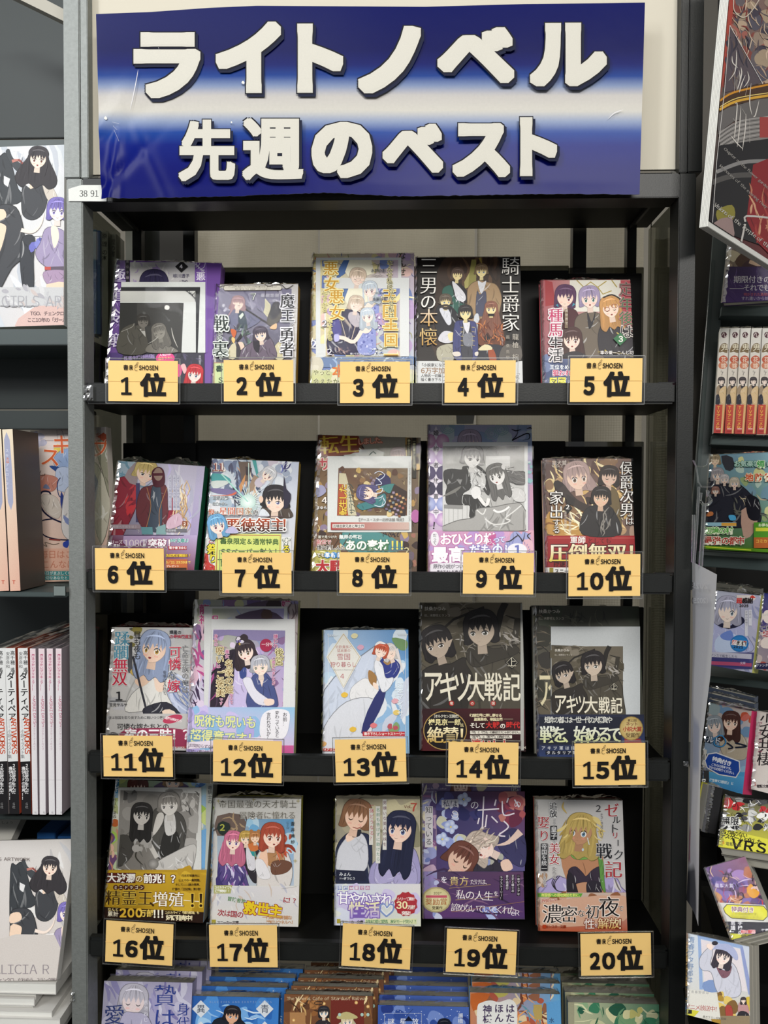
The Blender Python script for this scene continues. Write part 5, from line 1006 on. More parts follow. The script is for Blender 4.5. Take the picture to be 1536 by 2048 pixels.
def d11(A):
    A.bg('#c3c2be', '#b9b9b8', '#b9b6b4', '#c4c0c0'); A.dab(240, 215, 780, 900, 26, 260, 40, ['#c9c9c8', '#b0b0b2', '#bdbcc0'], 60, 3, 60)
    A.poly([(380, 210), (440, 215), (420, 260), (380, 240)], '#8a8040', 3); A.blob(360, 215, 420, 330, 8, 16, ['#3c3c34', '#7c7440', '#55564a'], 4); A.rect(345, 310, 375, 510, '#3c3c40|#58585c')
    A.cloth([(520, 560), (640, 600), (700, 700), (760, 760), (760, 860), (640, 820), (560, 700)], '#a8b0c8', 10, 4); A.dab(600, 560, 780, 860, 24, 240, 18, ['#8f9cc0', '#c3cade', '#7684ac'], 60, 6, 15)
    A.cloth([(400, 470), (480, 430), (560, 470), (620, 560), (600, 640), (640, 740), (560, 790), (480, 760), (330, 760), (370, 650), (460, 560)], '#d8d6d0', 18, 3, light=.05)
    A.cloth([(450, 740), (600, 700), (700, 800), (640, 880), (540, 800), (470, 800)], '#2f2f38', 7, 4); A.poly([(570, 760), (650, 760), (720, 900), (620, 840)], '#e3ccb8', 3)
    A.poly([(520, 520), (570, 470), (580, 620), (530, 620)], '#e4cab6', 3); A.cloth([(360, 500), (440, 440), (500, 440), (500, 520), (420, 540)], '#c4a85c', 6, 4); A.cloth([(455, 430), (520, 430), (520, 510), (460, 500)], '#77767c', 5, 3)
    A.poly([(390, 560), (460, 500), (510, 490), (520, 530), (440, 600)], '#dcbca4', 3)
    A.fig(520, 345, 84, '#9aa8c6', eye='#c09a50', skin='#e8c8b2', rot=10, L=2.5, W=1.35, d=-1, mouth='o', sd=5)
    A.line([(380, 400), (420, 560), (465, 740)], 14, '#33333a', 0, 0); A.line([(400, 540), (360, 620), (330, 700)], 8, '#a9a9a6', 4, 2)
    for ch, y, c in (('蹂', 232, '#4f8ca4'), ('躙', 322, '#4f8ca4'), ('無', 408, '#c4304c'), ('双', 492, '#b82c44')): A.txt(ch, 258-(y-232)*.06, y, 104, c, w=.004, m=.02, o='#dddcd8', ow=.03)
    A.txt('昼も夜も', 385, 235, 50, '#3c3c40', v=1, m=.012, sp=.92); A.txt('1', 268, 620, 75, '#26262a', m=.03, w=.01); A.line([(228, 692), (340, 692)], 4, '#3a3a3e', 0); A.txt('雪見サルサ', 226, 704, 24, '#5a5a5c', w=.01); A.txt('の最強魔道王', 620, 258, 26, '#b03048', w=.02, sp=.95); A.txt('輝星の', 620, 230, 26, '#33343a', w=.02)
    A.txt('亡命王族の俺は', 700, 325, 45, '#44454c', v=1, m=.012, o='#d3d2d0', ow=.03)
    for ch, y, k, c in (('可', 330, 84, '#c02c48'), ('憐', 408, 86, '#c02c48'), ('な', 490, 62, '#2c3c50'), ('嫁', 548, 88, '#c02c48')): A.txt(ch, 616-(y-330)*.05, y, k, c, w=.002, m=.016, o='#dcdad8', ow=.03)
    A.txt('を手に入れて', 576, 490, 27, '#4c4c54', v=1, w=.004)
    A.part('paper_band', .0006); A.slab(190, 775, 740, 1020, '#bab8b6'); A.txt('昼は祖国を取り戻すために戦いつつ夜は', 220, 790, 22, '#3f3f42', w=.015, sp=.95); A.ell(640, 810, 66, 26, '#b8405c', rot=-14); A.txt('過激な美女たち', 590, 790, 20, '#f0dce0', rot=12, w=.02, sp=.8)
    A.txt('可憐な嫁たちとの', 275, 838, 44, '#2a2a2c', w=.018, sp=.97); A.ell(250, 920, 40, 24, '#2a2226'); A.poly([(330, 880), (640, 870), (735, 900), (735, 990), (330, 960)], '#8e3450', 3); A.txt('夜の三昧！？', 325, 870, 82, '#f2eef0', w=.03, o='#a03858', ow=.05, sp=.93); A.txt('モンスター文庫', 600, 983, 20, '#a83038', w=.02, sp=.95)
book(11, 'pale grey paperback with a silver-haired figure, leftmost on the third shelf', 2, (209.7, 1499), (375, 1501), (224, 1254), (150, 1190, .30599), d11, t=.018, spine='#9c2430', amp=.010)

def blossom(A, x0, y0, x1, y1, sd, n=40, k=40):
    A.rect(x0, y0, x1, y1, ['#aab094', '#9a94c0', '#c0a8cc', '#c9c2dc']); A.blob(x0, y0, x1, y1, n, k, ['#b9a4cc', '#8f9ac8', '#d9c9dc', '#8a6a94', '#c4c49a', '#d3b0c0', '#6c5a8c'], sd); A.dab(x0, y0, x1, y1, n, k*1.6, k*.16, ['#5c4460', '#e6dcea', '#a9629c', '#8c9cc4'], 60, sd, 80)
def d12(A):
    A.bg('#a8a08c', '#9c8ca0', '#d0b8d0', '#c4b4d0'); blossom(A, 740, 30, 1470, 760, 3, 40, 60); A.poly([(1080, 80), (1280, 30), (1380, 60), (1200, 120)], '#5a4a60', 2)
    for x in (1290,): A.poly([(x-20, 30), (x+40, 30), (x+60, 90), (x-40, 90)], '#3a2c30', 2)
    A.dab(740, 200, 860, 760, 20, 140, 18, ['#3c2c48', '#b04c84', '#dcd0e8'], 70, 5, 30); A.txt('龍神', 812, 60, 66, '#b03c74', v=1, w=.02, o='#d8c4cc'); A.txt('嫌', 1350, 30, 60, '#b03c74', w=.02, o='#d8c4cc'); A.rect(1400, 60, 1470, 760, '#a89c9c'); A.dab(1400, 60, 1470, 760, 16, 120, 12, ['#d9d4d4', '#6c5c60'], 80, 3, 30)
    A.part('bonus_card', .001); A.slab(845, 75, 1390, 750, '#d0d1cf'); A.setclip(870, 88, 1368, 750); blossom(A, 870, 88, 1368, 750, 8, 30, 44); A.poly([(1050, 140), (1240, 90), (1368, 160), (1300, 170), (1100, 160)], '#4c3c54', 2); A.poly([(1230, 100), (1280, 100), (1290, 150), (1220, 150)], '#4a3430', 2); A.txt('呪い', 880, 130, 60, '#b03c74', v=1, w=.02, o='#d8c4cc'); A.setclip()
    A.part('second_bonus_card', .0018); A.slab(895, 158, 1440, 750, '#d8d9d8'); A.setclip(885, 232, 1376, 732); blossom(A, 885, 232, 1376, 732, 12, 40, 44); A.poly([(885, 232), (1376, 232), (1376, 270), (1200, 300), (1000, 260), (885, 300)], '#8a80a8', 3)
    A.cloth([(890, 560), (960, 420), (1020, 360), (1060, 380), (1040, 560), (960, 732), (885, 732)], '#2f2632', 8, 3); A.dab(885, 430, 1000, 720, 14, 160, 14, ['#4a3a4c', '#a04c84', '#201a24'], 120, 4, 20)
    A.cloth([(1050, 470), (1100, 450), (1150, 470), (1170, 600), (1150, 732), (1010, 732), (1040, 560)], '#c4b8dc', 10, 4); A.cloth([(1080, 480), (1120, 470), (1120, 540), (1085, 540)], '#3c4a84', 3, 3)
    A.cloth([(1150, 560), (1190, 510), (1240, 500), (1290, 560), (1330, 700), (1300, 732), (1130, 732)], '#4a5484', 10, 5); A.cloth([(1100, 560), (1150, 540), (1190, 620), (1280, 690), (1270, 720), (1180, 700)], '#dcdae4', 8, 5, light=.05); A.poly([(1240, 680), (1300, 680), (1300, 714), (1250, 720)], '#ecd4c4', 3); A.poly([(1205, 540), (1225, 600), (1240, 540)], '#e9d3c6')
    A.fig(1118, 368, 54, '#3c3036', eye='#8a7050', skin='#f2dccf', rot=-10, L=2.2, W=1.5, d=-1, mouth='o', sd=4, bun=[(-.5, -1.5, .45), (.1, -1.6, .5)]); A.blob(1050, 285, 1110, 320, 6, 12, ['#c9a44c', '#d8d0dc', '#7c6ca8'], 3)
    A.fig(1215, 465, 52, '#b3b4bc', eye='#8a8a60', skin='#f0dccc', rot=-4, L=.8, male=True, d=-1, mouth='s', sd=7)
    A.ell(1252, 328, 40, 42, '#a42c4c'); A.txt('一分咲', 1222, 308, 27, '#f0e0e4', w=.01)
    A.txt('後宮', 1310, 345, 58, '#6a5a2c', v=1, w=.002, m=.012, o='#e6dfb0', ow=.06); A.txt('嫌われ', 1300, 255, 30, '#b03c74', v=1, w=.01, o='#e6d0dc'); A.txt('に売られましたが', 1290, 405, 23, '#b03c74', v=1, w=.01, o='#e6d0dc')
    A.txt('名家の姫', 984, 420, 56, '#7a5a2c', v=1, w=.002, m=.012, o='#ece0b4', ow=.06); A.txt('美女', 985, 355, 30, '#b03c74', v=1, w=.01, o='#e6d0dc'); A.txt('なので', 1015, 640, 24, '#b03c74', v=1, w=.01, o='#e6d0dc')
    A.txt('呪い', 925, 335, 56, '#7a5a2c', v=1, w=.002, m=.012, o='#ece0b4', ow=.06); A.txt('は', 930, 450, 28, '#b03c74', w=.01, o='#e6d0dc'); A.txt('ご褒美', 928, 490, 58, '#7a5a2c', v=1, w=.002, m=.012, o='#ece0b4', ow=.06); A.txt('です', 950, 670, 24, '#b03c74', v=1, w=.01, o='#e6d0dc'); A.txt('身分の', 915, 255, 27, '#b03c74', v=1, w=.01, o='#e6d0dc'); A.setclip()
    A.part('paper_band', .0028); A.slab(725, 732, 1440, 1060, '#b9c6e0'); A.rect(725, 732, 1440, 1060, ['#b8bce0', '#8fc0dc', '#dcc0dc', '#d8cce4']); A.blob(740, 740, 1200, 960, 24, 60, ['#a3c8e0', '#b4a8dc', '#c9bce4', '#8fb8dc'], 4)
    A.txt('呪術も呪いも', 785, 775, 84, '#e3e39a', w=.02, o='#6c94b4', ow=.04, rot=2, sp=.98, sx=.82); A.txt('超得意です！！', 760, 868, 88, '#e3e39a', w=.02, o='#6c94b4', ow=.04, rot=4, sp=.98, sx=.86)
    A.rect(735, 940, 1300, 985, '#e8dce8', rot=-4); A.txt('世間知らずな純大公姫と呪大好きなブラコンコンビに', 755, 965, 25, '#5c4a60', w=.01, rot=5, sp=.95); A.txt('甘い恋は始まる！？', 760, 1005, 26, '#5c4a60', w=.01, rot=4)
    A.poly([(1210, 880), (1230, 780), (1300, 745), (1400, 760), (1400, 860), (1370, 930), (1300, 940), (1230, 935)], '#e9e7ec', 4); A.txt('お前…', 1360, 765, 30, '#38343c', v=1, w=.012); A.txt('変わっていると', 1310, 755, 29, '#38343c', v=1, w=.012, sp=.84); A.txt('言われないか？', 1255, 765, 29, '#38343c', v=1, w=.012, sp=.84); A.rect(1340, 980, 1440, 1040, '#c85c94')
book(12, 'lilac paperback under two cards of a long-haired lady and silver-haired man, third shelf', 2, (374.3, 1506), (587.6, 1510), (396, 1199), (150, 1190, .30599), d12, t=.018, spine='#c9c890', amp=.005)

def d13(A):
    A.bg('#a9c2dc', '#4a82b8', '#d3d6dc', '#8cb4d4'); A.blob(170, 230, 718, 1000, 26, 70, ['#b9cfe0', '#cfdbe4', '#8fb4d6', '#6f9fcc'], 3); A.dab(150, 480, 700, 1030, 30, 200, 60, ['#d9dde2', '#c3cad8', '#e6e6e6'], 110, 4, 30)
    A.poly([(600, 280), (700, 300), (690, 360), (640, 350)], '#6f9060', 3)
    A.cloth([(480, 340), (520, 340), (470, 560), (330, 720), (160, 860), (145, 1000), (160, 620)], '#c6cedd', 20, 5, light=.06, dark=.14)
    A.cloth([(330, 620), (390, 560), (440, 545), (500, 600), (525, 660), (440, 700), (340, 700)], '#e0dfdf', 12, 4, light=.04, dark=.15)
    A.cloth([(300, 700), (480, 680), (480, 840), (400, 1035), (145, 1035), (160, 860)], '#d4d6dc', 20, 6, light=.04, dark=.16)
    A.poly([(530, 600), (560, 640), (520, 760), (440, 890), (400, 900), (440, 760)], '#2f3468', 2)
    A.cloth([(520, 440), (560, 400), (620, 420), (655, 470), (620, 540), (545, 550), (520, 500)], '#303a80', 7, 3); A.cloth([(500, 420), (540, 460), (560, 540), (610, 540), (590, 600), (540, 635), (510, 560), (485, 470)], '#dfe0e4', 8, 4, light=.03, dark=.2); A.line([(548, 430), (575, 450), (610, 415)], 16, '#a07c4c', 4)
    A.poly([(450, 490), (500, 530), (490, 600), (450, 560)], '#9c7444', 3); A.poly([(480, 570), (510, 590), (510, 620), (480, 600)], '#eed6c4', 3)
    A.fig(585, 375, 42, '#d6d0cc', skin='#f0d8c8', rot=-20, L=1.3, W=1.2, shut=True, mouth='s', d=-1, sd=5); A.line([(630, 350), (650, 420), (660, 460), (680, 520)], 22, '#dcd4d0', 5, 1)
    A.fig(530, 365, 40, '#c0583c', skin='#f2dccc', rot=20, L=1.0, W=1.2, shut=True, mouth='s', d=1, sd=8); A.line([(490, 330), (520, 310), (560, 320)], 16, '#e9e6e4', 4, 2)
    for x, y, c in ((290, 650, '#e0b848'), (345, 875, '#e0b848'), (480, 850, '#d8787c'), (630, 765, '#dcc06c'), (620, 690, '#d9a4ac'), (395, 340, '#cfa0b4'), (355, 265, '#d8d0a4'), (150, 970, '#d8a868')): A.poly([(x-22, y), (x, y-16), (x+24, y-4), (x+14, y+16), (x-10, y+18)], c, 3)
    A.blob(540, 840, 640, 900, 7, 24, ['#b4545c', '#7c9c68'], 5); A.line([(185, 250), (185, 1010)], 2, '#e9e9ea', 0); A.line([(690, 250), (690, 1010)], 2, '#e9e9ea', 0)
    A.poly([(285, 245), (400, 405), (285, 612), (172, 405)], '#dcdad2'); A.line([(285, 255), (390, 405), (285, 600), (182, 405)], 4, '#b9a884', 0, close=True)
    A.txt('北欧貴族と', 232, 328, 22, '#b0746c', w=.006); A.txt('猛禽妻の', 243, 352, 22, '#b0746c', w=.006); A.txt('雪国', 240, 380, 46, '#a8545c', w=.0); A.txt('狩り暮らし', 198, 436, 36, '#a8545c', w=.004, sp=.96); A.txt('4', 262, 508, 44, '#b0545c'); A.txt('Hokuouzoku & Moukinzuma no', 218, 484, 9, '#5a5450')
    for cx, cy in ((200, 255), (660, 250)): [A.line([(cx-20+i*14, cy), (cx-10+i*14, cy+16), (cx+4+i*14, cy+4)], 3, '#d8dde0', 4) for i in range(4)]
    A.txt('江本マシメサ', 635, 570, 40, '#e6edf2', v=1, w=.004, sp=.92); A.txt('あかねこ', 615, 590, 22, '#e6edf2', v=1)
    A.rect(410, 892, 685, 922, '#b83c44'); A.txt('書き下ろしショートストーリー', 418, 895, 22, '#f3eae4', w=.015, sp=.86); A.rect(410, 922, 690, 945, '#dcd0d0'); A.rect(150, 1000, 235, 1020, '#b03c3c'); A.txt('メアリ工房', 155, 1000, 19, '#f0e6dc', w=.02)
book(13, 'pale blue paperback with an embracing couple and white diamond title plate, third shelf', 2, (645, 1507), (818.8, 1507), (651, 1260), (600, 1190, .30599), d13, t=.018, spine='#c9d6e0', amp=.008)

def akitsu(A, o, k, title=True, kk=1.0):
    ox, oy = o; q = lambda P: [(ox+x*k, oy+y*k) for x, y in P]
    A.rect(ox, oy, ox+690*k, oy+900*k, ['#5c5546', '#6c6456', '#3f3a30', '#4c463c']); A.blob(ox, oy, ox+690*k, oy+340*k, 26, 50*k, ['#6f685a', '#57503f', '#7c7466', '#4a4436'], 4, 1.4); A.dab(ox, oy, ox+690*k, oy+500*k, 50, 120*k, 9*k, ['#2c2822', '#857d6e', '#3c372e'], 20, 6, 50)
    A.line(q([(110, 210), (220, 110), (420, 30)]), 16*k, '#26221e', 0); A.line(q([(500, 190), (530, 60), (560, 0)]), 44*k, '#262320', 0); A.line(q([(610, 330), (640, 100)]), 40*k, '#38342c', 0)
    A.cloth(q([(0, 480), (110, 400), (200, 400), (300, 360), (350, 500), (330, 720), (0, 760)]), '#2e2a26', 12, 3, light=.08); A.cloth(q([(300, 380), (400, 300), (560, 280), (660, 340), (690, 480), (690, 760), (330, 760), (350, 500)]), '#4a453b', 16, 8, light=.08)
    A.cloth(q([(300, 330), (380, 260), (480, 300), (620, 280), (640, 330), (480, 390), (350, 420)]), '#3a362f', 10, 5, light=.08); A.dab(ox+260*k, oy+200*k, ox+360*k, oy+330*k, 20, 60*k, 10*k, ['#8a847c', '#a8a29a', '#5a554e'], 50, 4, 50); A.dab(ox+520*k, oy+190*k, ox+640*k, oy+290*k, 22, 60*k, 10*k, ['#8a847c', '#a8a29a', '#5a554e'], 40, 5, 50)
    A.fig(ox+112*k, oy+265*k, 84*k, '#231f20', eye='#4a4038', skin='#b5a493', rot=-16, L=1.3, W=1.2, d=-1, mouth='f', male=True, sd=5, blush=False); A.poly(q([(185, 250), (215, 235), (195, 290), (175, 285)]), '#b5a493')
    A.fig(ox+400*k, oy+175*k, 94*k, '#252122', eye='#5a5a50', skin='#bfae9c', rot=-4, L=1.0, W=1.2, d=-1, mouth='f', male=True, sd=9, blush=False)
    A.poly(q([(602, 345), (645, 390), (602, 435), (558, 390)]), '#1c1a17'); A.line(q([(602, 355), (636, 390), (602, 425), (567, 390)]), 4*k, '#a8a290', 0, close=True); A.txt('上', ox+570*k, oy+358*k, 62*k, '#cfc8b4')
    A.txt('扶桑かつみ', ox+30*k, oy+25*k, 28*k, '#dcd6ca', w=.01); A.txt('ill. 木野花ヒランコ', ox+30*k, oy+74*k, 19*k, '#c4bdb0', w=.01)
    if title:
        for ch, x, w_ in (('ア', 30, 118), ('キ', 130, 112), ('ツ', 225, 110), ('大', 308, 118), ('戦', 418, 122), ('記', 540, 120)): A.txt(ch, ox+x*k, oy+455*k, w_*k*1.0, '#ddd6c0', w=.0, m=.014) if False else A.box(ch, ox+(x+4)*k, oy+460*k, ox+(x+w_-4)*k, oy+640*k, '#ded7c2', w=.0, m=0, o='#ded7c2', ow=.012)
def d14(A):
    A.bg('#55503f', '#5c5648', '#3f3a30', '#4a453a'); akitsu(A, (783, 50), 1.0)
    for ch, x in (('竜', 990), ('の', 1125), ('国', 1262)): A.ell(x, 707, 17, 18, '#9c2c28'); A.txt(ch, x-11, 696, 22, '#e3d8c8', w=.01)
    A.rect(1440, 55, 1462, 1015, '#a8a8a2')
    A.part('paper_band', .0006); A.slab(786, 742, 1480, 1030, '#3c1418'); A.rect(786, 742, 1480, 1030, ['#2c1216', '#4c1820', '#241012', '#4a161c']); A.ell(948, 884, 146, 132, '#171214'); A.line([(948+140*math.cos(t), 884+126*math.sin(t)) for t in np.linspace(0, 6.28, 30)], 6, '#a8874c', 0)
    A.txt('［オルクセン王国史］', 862, 780, 22, '#e0dccc', w=.01, sp=.84); A.txt('樽見京一郎', 838, 808, 44, '#ecdfa4', w=.016, sp=.96); A.txt('氏', 1046, 838, 24, '#e6d8a4', w=.01); A.txt('絶賛！', 828, 858, 112, '#efe6c0|#c09a3c', w=.012, m=.014, sp=.9)
    A.txt('幻想世界に押し寄せる', 1106, 774, 24, '#e9dfb4', w=.02, sp=.88); A.txt('産業革命、帝国主義', 1136, 800, 23, '#e9dfb4', w=.02, sp=.9); A.line([(1330, 810), (1392, 810)], 2, '#b0a88c', 0)
    A.txt('そして', 1108, 832, 38, '#ece6d8', w=.02, sp=.84); A.txt('大戦', 1212, 826, 46, '#c8302c', w=.02); A.txt('の', 1305, 836, 38, '#ece6d8', w=.02); A.txt('時代', 1345, 826, 46, '#c8302c', w=.02)
    A.rect(1112, 886, 1442, 908, '#dcd6c8'); A.txt('「銃」と「魔法」の邂逅だけじゃありません。', 1110, 887, 19, '#2c1a1a', w=.02, sp=.84); A.rect(1112, 916, 1385, 936, '#dcd6c8'); A.txt('「西洋風」と「東洋風」の融合です。', 1110, 916, 19, '#2c1a1a', w=.02, sp=.84)
    A.txt('凄い！！', 1120, 938, 66, '#c8302c', w=.03, o='#e6dccc', sp=1.0); A.txt('EARTHS', 1395, 985, 22, '#d8d0c0', w=.02)
book(14, 'dark grey war novel with two black-haired soldiers and a crimson band, third shelf', 2, (841, 1501.5), (1051.3, 1503), (839.3, 1205), (600, 1190, .30599), d14, t=.02, spine='#8d8c86', amp=.002)

def d15(A):
    A.bg('#46443c', '#3a3d33', '#403c34', '#3c3a32'); A.blob(165, 90, 1060, 990, 30, 110, ['#4f4c42', '#3f4438', '#5c5446', '#35342c'], 3); A.dab(165, 90, 320, 990, 30, 160, 10, ['#2a2722', '#7a6e5c', '#5f574a'], 30, 4, 60); A.dab(420, 160, 760, 270, 20, 120, 14, ['#57564a', '#2e302a'], 60, 5, 50); A.poly([(190, 500), (300, 470), (310, 600), (220, 600)], '#35322e', 2)
    A.txt('扶桑かつみ', 195, 118, 36, '#d8d2c6', w=.008); A.txt('ill. 木野花ヒランコ', 195, 182, 24, '#b9b2a4', w=.008); A.box('ア', 205, 670, 330, 915, '#cfc4a0', w=0, o='#cfc4a0', ow=.012)
    A.part('bonus_card', .0012); A.slab(296, 262, 1035, 995, '#bfc3c4'); A.poly([(298, 415), (885, 435), (900, 995), (306, 995)], '#4c463a'); A.setclip(299, 420, 895, 993); akitsu(A, (300, 425), .86, False)
    for ch, x0, x1 in (('ア', 330, 420), ('キ', 425, 500), ('ツ', 500, 575), ('大', 572, 680), ('戦', 690, 780), ('記', 792, 885)): A.box(ch, x0, 835+(x0-330)*.03, x1, 975+(x0-330)*.01, '#ded7c2', w=0, o='#ded7c2', ow=.014)
    A.setclip()
    A.part('paper_band', .0022); A.slab(175, 990, 1082, 1360, '#262a3c'); A.rect(175, 990, 1082, 1360, ['#2c3044', '#23273a', '#34426c', '#2c3656']); A.rect(175, 1240, 1082, 1360, '#2a3048|#30406c'); A.rect(200, 1010, 880, 1240, '#1f2230')
    A.txt('短命の者には一世一代の大勝負や', 240, 1005, 58, '#d8d8d0', w=.014, sp=.69*1.02, sx=.9); A.txt('戦を、始めるで', 200, 1080, 150, '#dfe0d8|#c9cf8c', w=.012, m=.02, sp=.66, sx=.94)
    A.txt('アキツ軍は龍の力を', 215, 1250, 34, '#c9cbd0', w=.01, sp=1.45); A.rect(250, 1290, 700, 1322, '#1c1f2c'); A.txt('タルタリア軍', 258, 1290, 32, '#d8d9dc', w=.01, sp=1.35)
    A.poly([(905, 1190), (1035, 1190), (1060, 1260), (1035, 1225), (990, 1230), (900, 1250)], '#8e3038'); A.ell(960, 1105, 98, 100, '#8c7440'); A.ell(960, 1105, 92, 94, '#b39a5c', mid='#d2bf88'); A.txt('第12回', 930, 1028, 22, '#4a2c1c', w=.02); A.txt('ネット', 915, 1050, 36, '#6a2420', w=.015, sp=.9); A.txt('小説大賞', 888, 1088, 44, '#a03028', w=.02, sp=.88); A.txt('受賞作', 912, 1140, 42, '#4a3420', w=.01, sp=.92)
book(15, 'dark war novel with white framed card and navy band, right end of third shelf', 2, (1073.4, 1512.5), (1290, 1515.5), (1069.7, 1211), (1030, 1190, .24089), d15, t=.02, spine='#5a584c', amp=.003)

def d16(A):
    A.bg('#a0b070', '#9cb8c4', '#c0a490', '#6c94b8'); A.blob(200, 50, 900, 660, 50, 60, ['#9cbc54', '#c4d080', '#d8d8cc', '#8fb0c8', '#c9a890', '#6a4870', '#b9c8a0'], 6)
    A.poly([(245, 55), (290, 55), (285, 150), (250, 150)], '#4a8cb8'); A.txt('サギ', 248, 60, 42, '#e6f0f4', v=1, w=.02); A.txt('イラスト 葛森えん', 248, 160, 24, '#4a4a3c', v=1, w=.005); A.ell(262, 345, 26, 26, '#b05c30')
    A.fig(412, 115, 56, '#5c2c24', skin='#e9ccb8', L=1.0, W=1.2, shut=True, sd=3); A.poly([(520, 130), (560, 80), (700, 80), (740, 130)], '#5a4a6c', 2); A.fig(640, 75, 50, '#9c7c58', skin='#e9d0bc', L=.6, male=True, sd=5); A.blob(750, 60, 850, 110, 8, 24, ['#5c8cc4', '#3f6ca8', '#8fb4dc'], 3)
    A.poly([(860, 70), (908, 75), (880, 650), (850, 650)], '#b0b4ac'); A.txt('竜騎士の', 868, 100, 30, '#4a4c50', v=1, w=.01); A.dab(215, 420, 290, 640, 10, 90, 18, ['#c08470', '#a8604c', '#d8b09c'], 90, 4, 20); A.poly([(810, 400), (860, 380), (850, 640), (800, 640)], '#6ca0cc')
    A.part('bonus_card', .0012); A.slab(285, 112, 828, 668, '#cfcfca'); A.poly([(300, 130), (818, 150), (775, 655), (272, 640)], '#85827d'); A.setclip(278, 128, 824, 662)
    A.blob(280, 130, 810, 640, 30, 60, ['#96938e', '#7a7772', '#a5a29d', '#8c8984'], 5); A.blob(310, 150, 400, 200, 7, 30, ['#4f4d4b', '#6a6866'], 3); A.blob(700, 180, 790, 260, 9, 28, ['#a8a5a0', '#77746f', '#bdbab5'], 8); A.dab(690, 150, 810, 280, 14, 60, 8, ['#4a4846', '#c0bdb8'], 60, 3, 60)
    A.cloth([(340, 420), (430, 370), (500, 400), (520, 520), (560, 640), (290, 640), (300, 480)], '#7c7872', 14, 4); A.cloth([(280, 440), (360, 430), (390, 520), (340, 600), (280, 620)], '#45433f', 9, 5)
    A.cloth([(520, 260), (600, 250), (700, 290), (730, 400), (680, 560), (540, 570), (500, 400)], '#4c4a46', 12, 3); A.cloth([(590, 400), (660, 390), (690, 480), (640, 560), (560, 550)], '#2b2a28', 5, 3); A.cloth([(590, 300), (650, 280), (660, 400), (600, 420)], '#c9c7c3', 8, 4); A.cloth([(540, 600), (640, 540), (780, 480), (790, 560), (740, 655), (540, 650)], '#bcb9b4', 14, 6)
    A.poly([(540, 290), (580, 280), (580, 330), (540, 400), (510, 420)], '#c9c5be', 3); A.line([(540, 570), (480, 460)], 30, '#bdb9b2', 0); A.ell(515, 610, 36, 34, '#6e6b66', mid='#a5a29d'); A.line([(430, 480), (400, 560), (450, 620)], 10, '#38362f', 5, 2); A.blob(400, 400, 500, 520, 10, 30, ['#a5a29d', '#97948f'], 9)
    A.fig(440, 290, 58, '#2c2a29', eye='#5a5754', skin='#c9c4bd', rot=4, L=3.0, W=1.2, d=1, mouth='f', sd=5, blush=False); A.fig(620, 225, 60, '#85817b', eye='#5a5754', skin='#d3cfc8', rot=-2, L=.8, male=True, d=-1, mouth='f', sd=7, blush=False); A.setclip()
    A.part('paper_band', .002); A.slab(188, 648, 870, 1000, '#b08c24'); A.poly([(188, 655), (870, 668), (870, 960), (188, 900)], '#c09c28|#a88420'); A.blob(700, 650, 860, 860, 12, 70, ['#cca834', '#b48f26'], 4); A.poly([(188, 890), (860, 925), (860, 1000), (188, 965)], '#2a1a14'); A.rect(205, 668, 400, 735, '#5a241c'); A.rect(455, 672, 575, 738, '#5a241c')
    A.txt('大波瀾', 215, 668, 62, '#f2ede4', w=.03, o='#4a2018', rot=1); A.txt('の', 400, 680, 50, '#efe0b0', w=.03, o='#6a3018'); A.txt('前兆！？', 452, 672, 62, '#f2ede4', w=.03, o='#4a2018', rot=1, sp=.96)
    for i, ch in enumerate('ミニドラゴン'): A.ell(272+i*34, 762, 17, 17, '#4a2018'); A.txt(ch, 261+i*34, 751, 22, '#f0e4c8', w=.02)
    A.txt('精霊王', 205, 775, 104, '#3a2410', w=.0, m=.016, o='#d8b848', ow=.03, rot=1); A.txt('、', 490, 800, 90, '#3a2410', w=.02); A.txt('増殖', 512, 785, 104, '#f0ece0', w=.0, m=.016, o='#7c5418', ow=.03, rot=1); A.line([(715, 845), (830, 855)], 5, '#f0e8cc', 0); A.txt('！！', 745, 790, 110, '#2a1a10', w=.02, o='#d8b848', sp=.5)
    for i, s_ in enumerate(('行方不明事件に', 'ヒユマの一集問題、', 'そして——謎の帰還、', '待望の「王妃編」第2巻！')): A.txt(s_, 700-i*20, 676+i*29, 18, '#3a2410', w=.015, sp=.95)
    A.txt('なんと', 220, 893, 24, '#f0dc9c', w=.02); A.txt('累計', 220, 915, 36, '#f0e6cc', w=.02, rot=1); A.txt('200', 295, 890, 72, '#e3b83c', w=.04); A.txt('万部', 425, 905, 48, '#e9c860', w=.03); A.txt('！！！', 510, 900, 66, '#f2ecd8', w=.03, sp=.38); A.txt('コミカライズ「婚約者編」も', 592, 915, 20, '#f0dc9c', w=.02, sp=.86); A.txt('好評発売中！', 600, 938, 38, '#f2e6c0', w=.03, sp=.84, rot=1)
book(16, 'green paperback under a grey card of a couple, with a mustard yellow band, lowest shelf', 3, (207.5, 1834), (407, 1844.5), (220, 1557), (150, 1540, .30599), d16, t=.024, spine='#8c8c84', amp=.003)

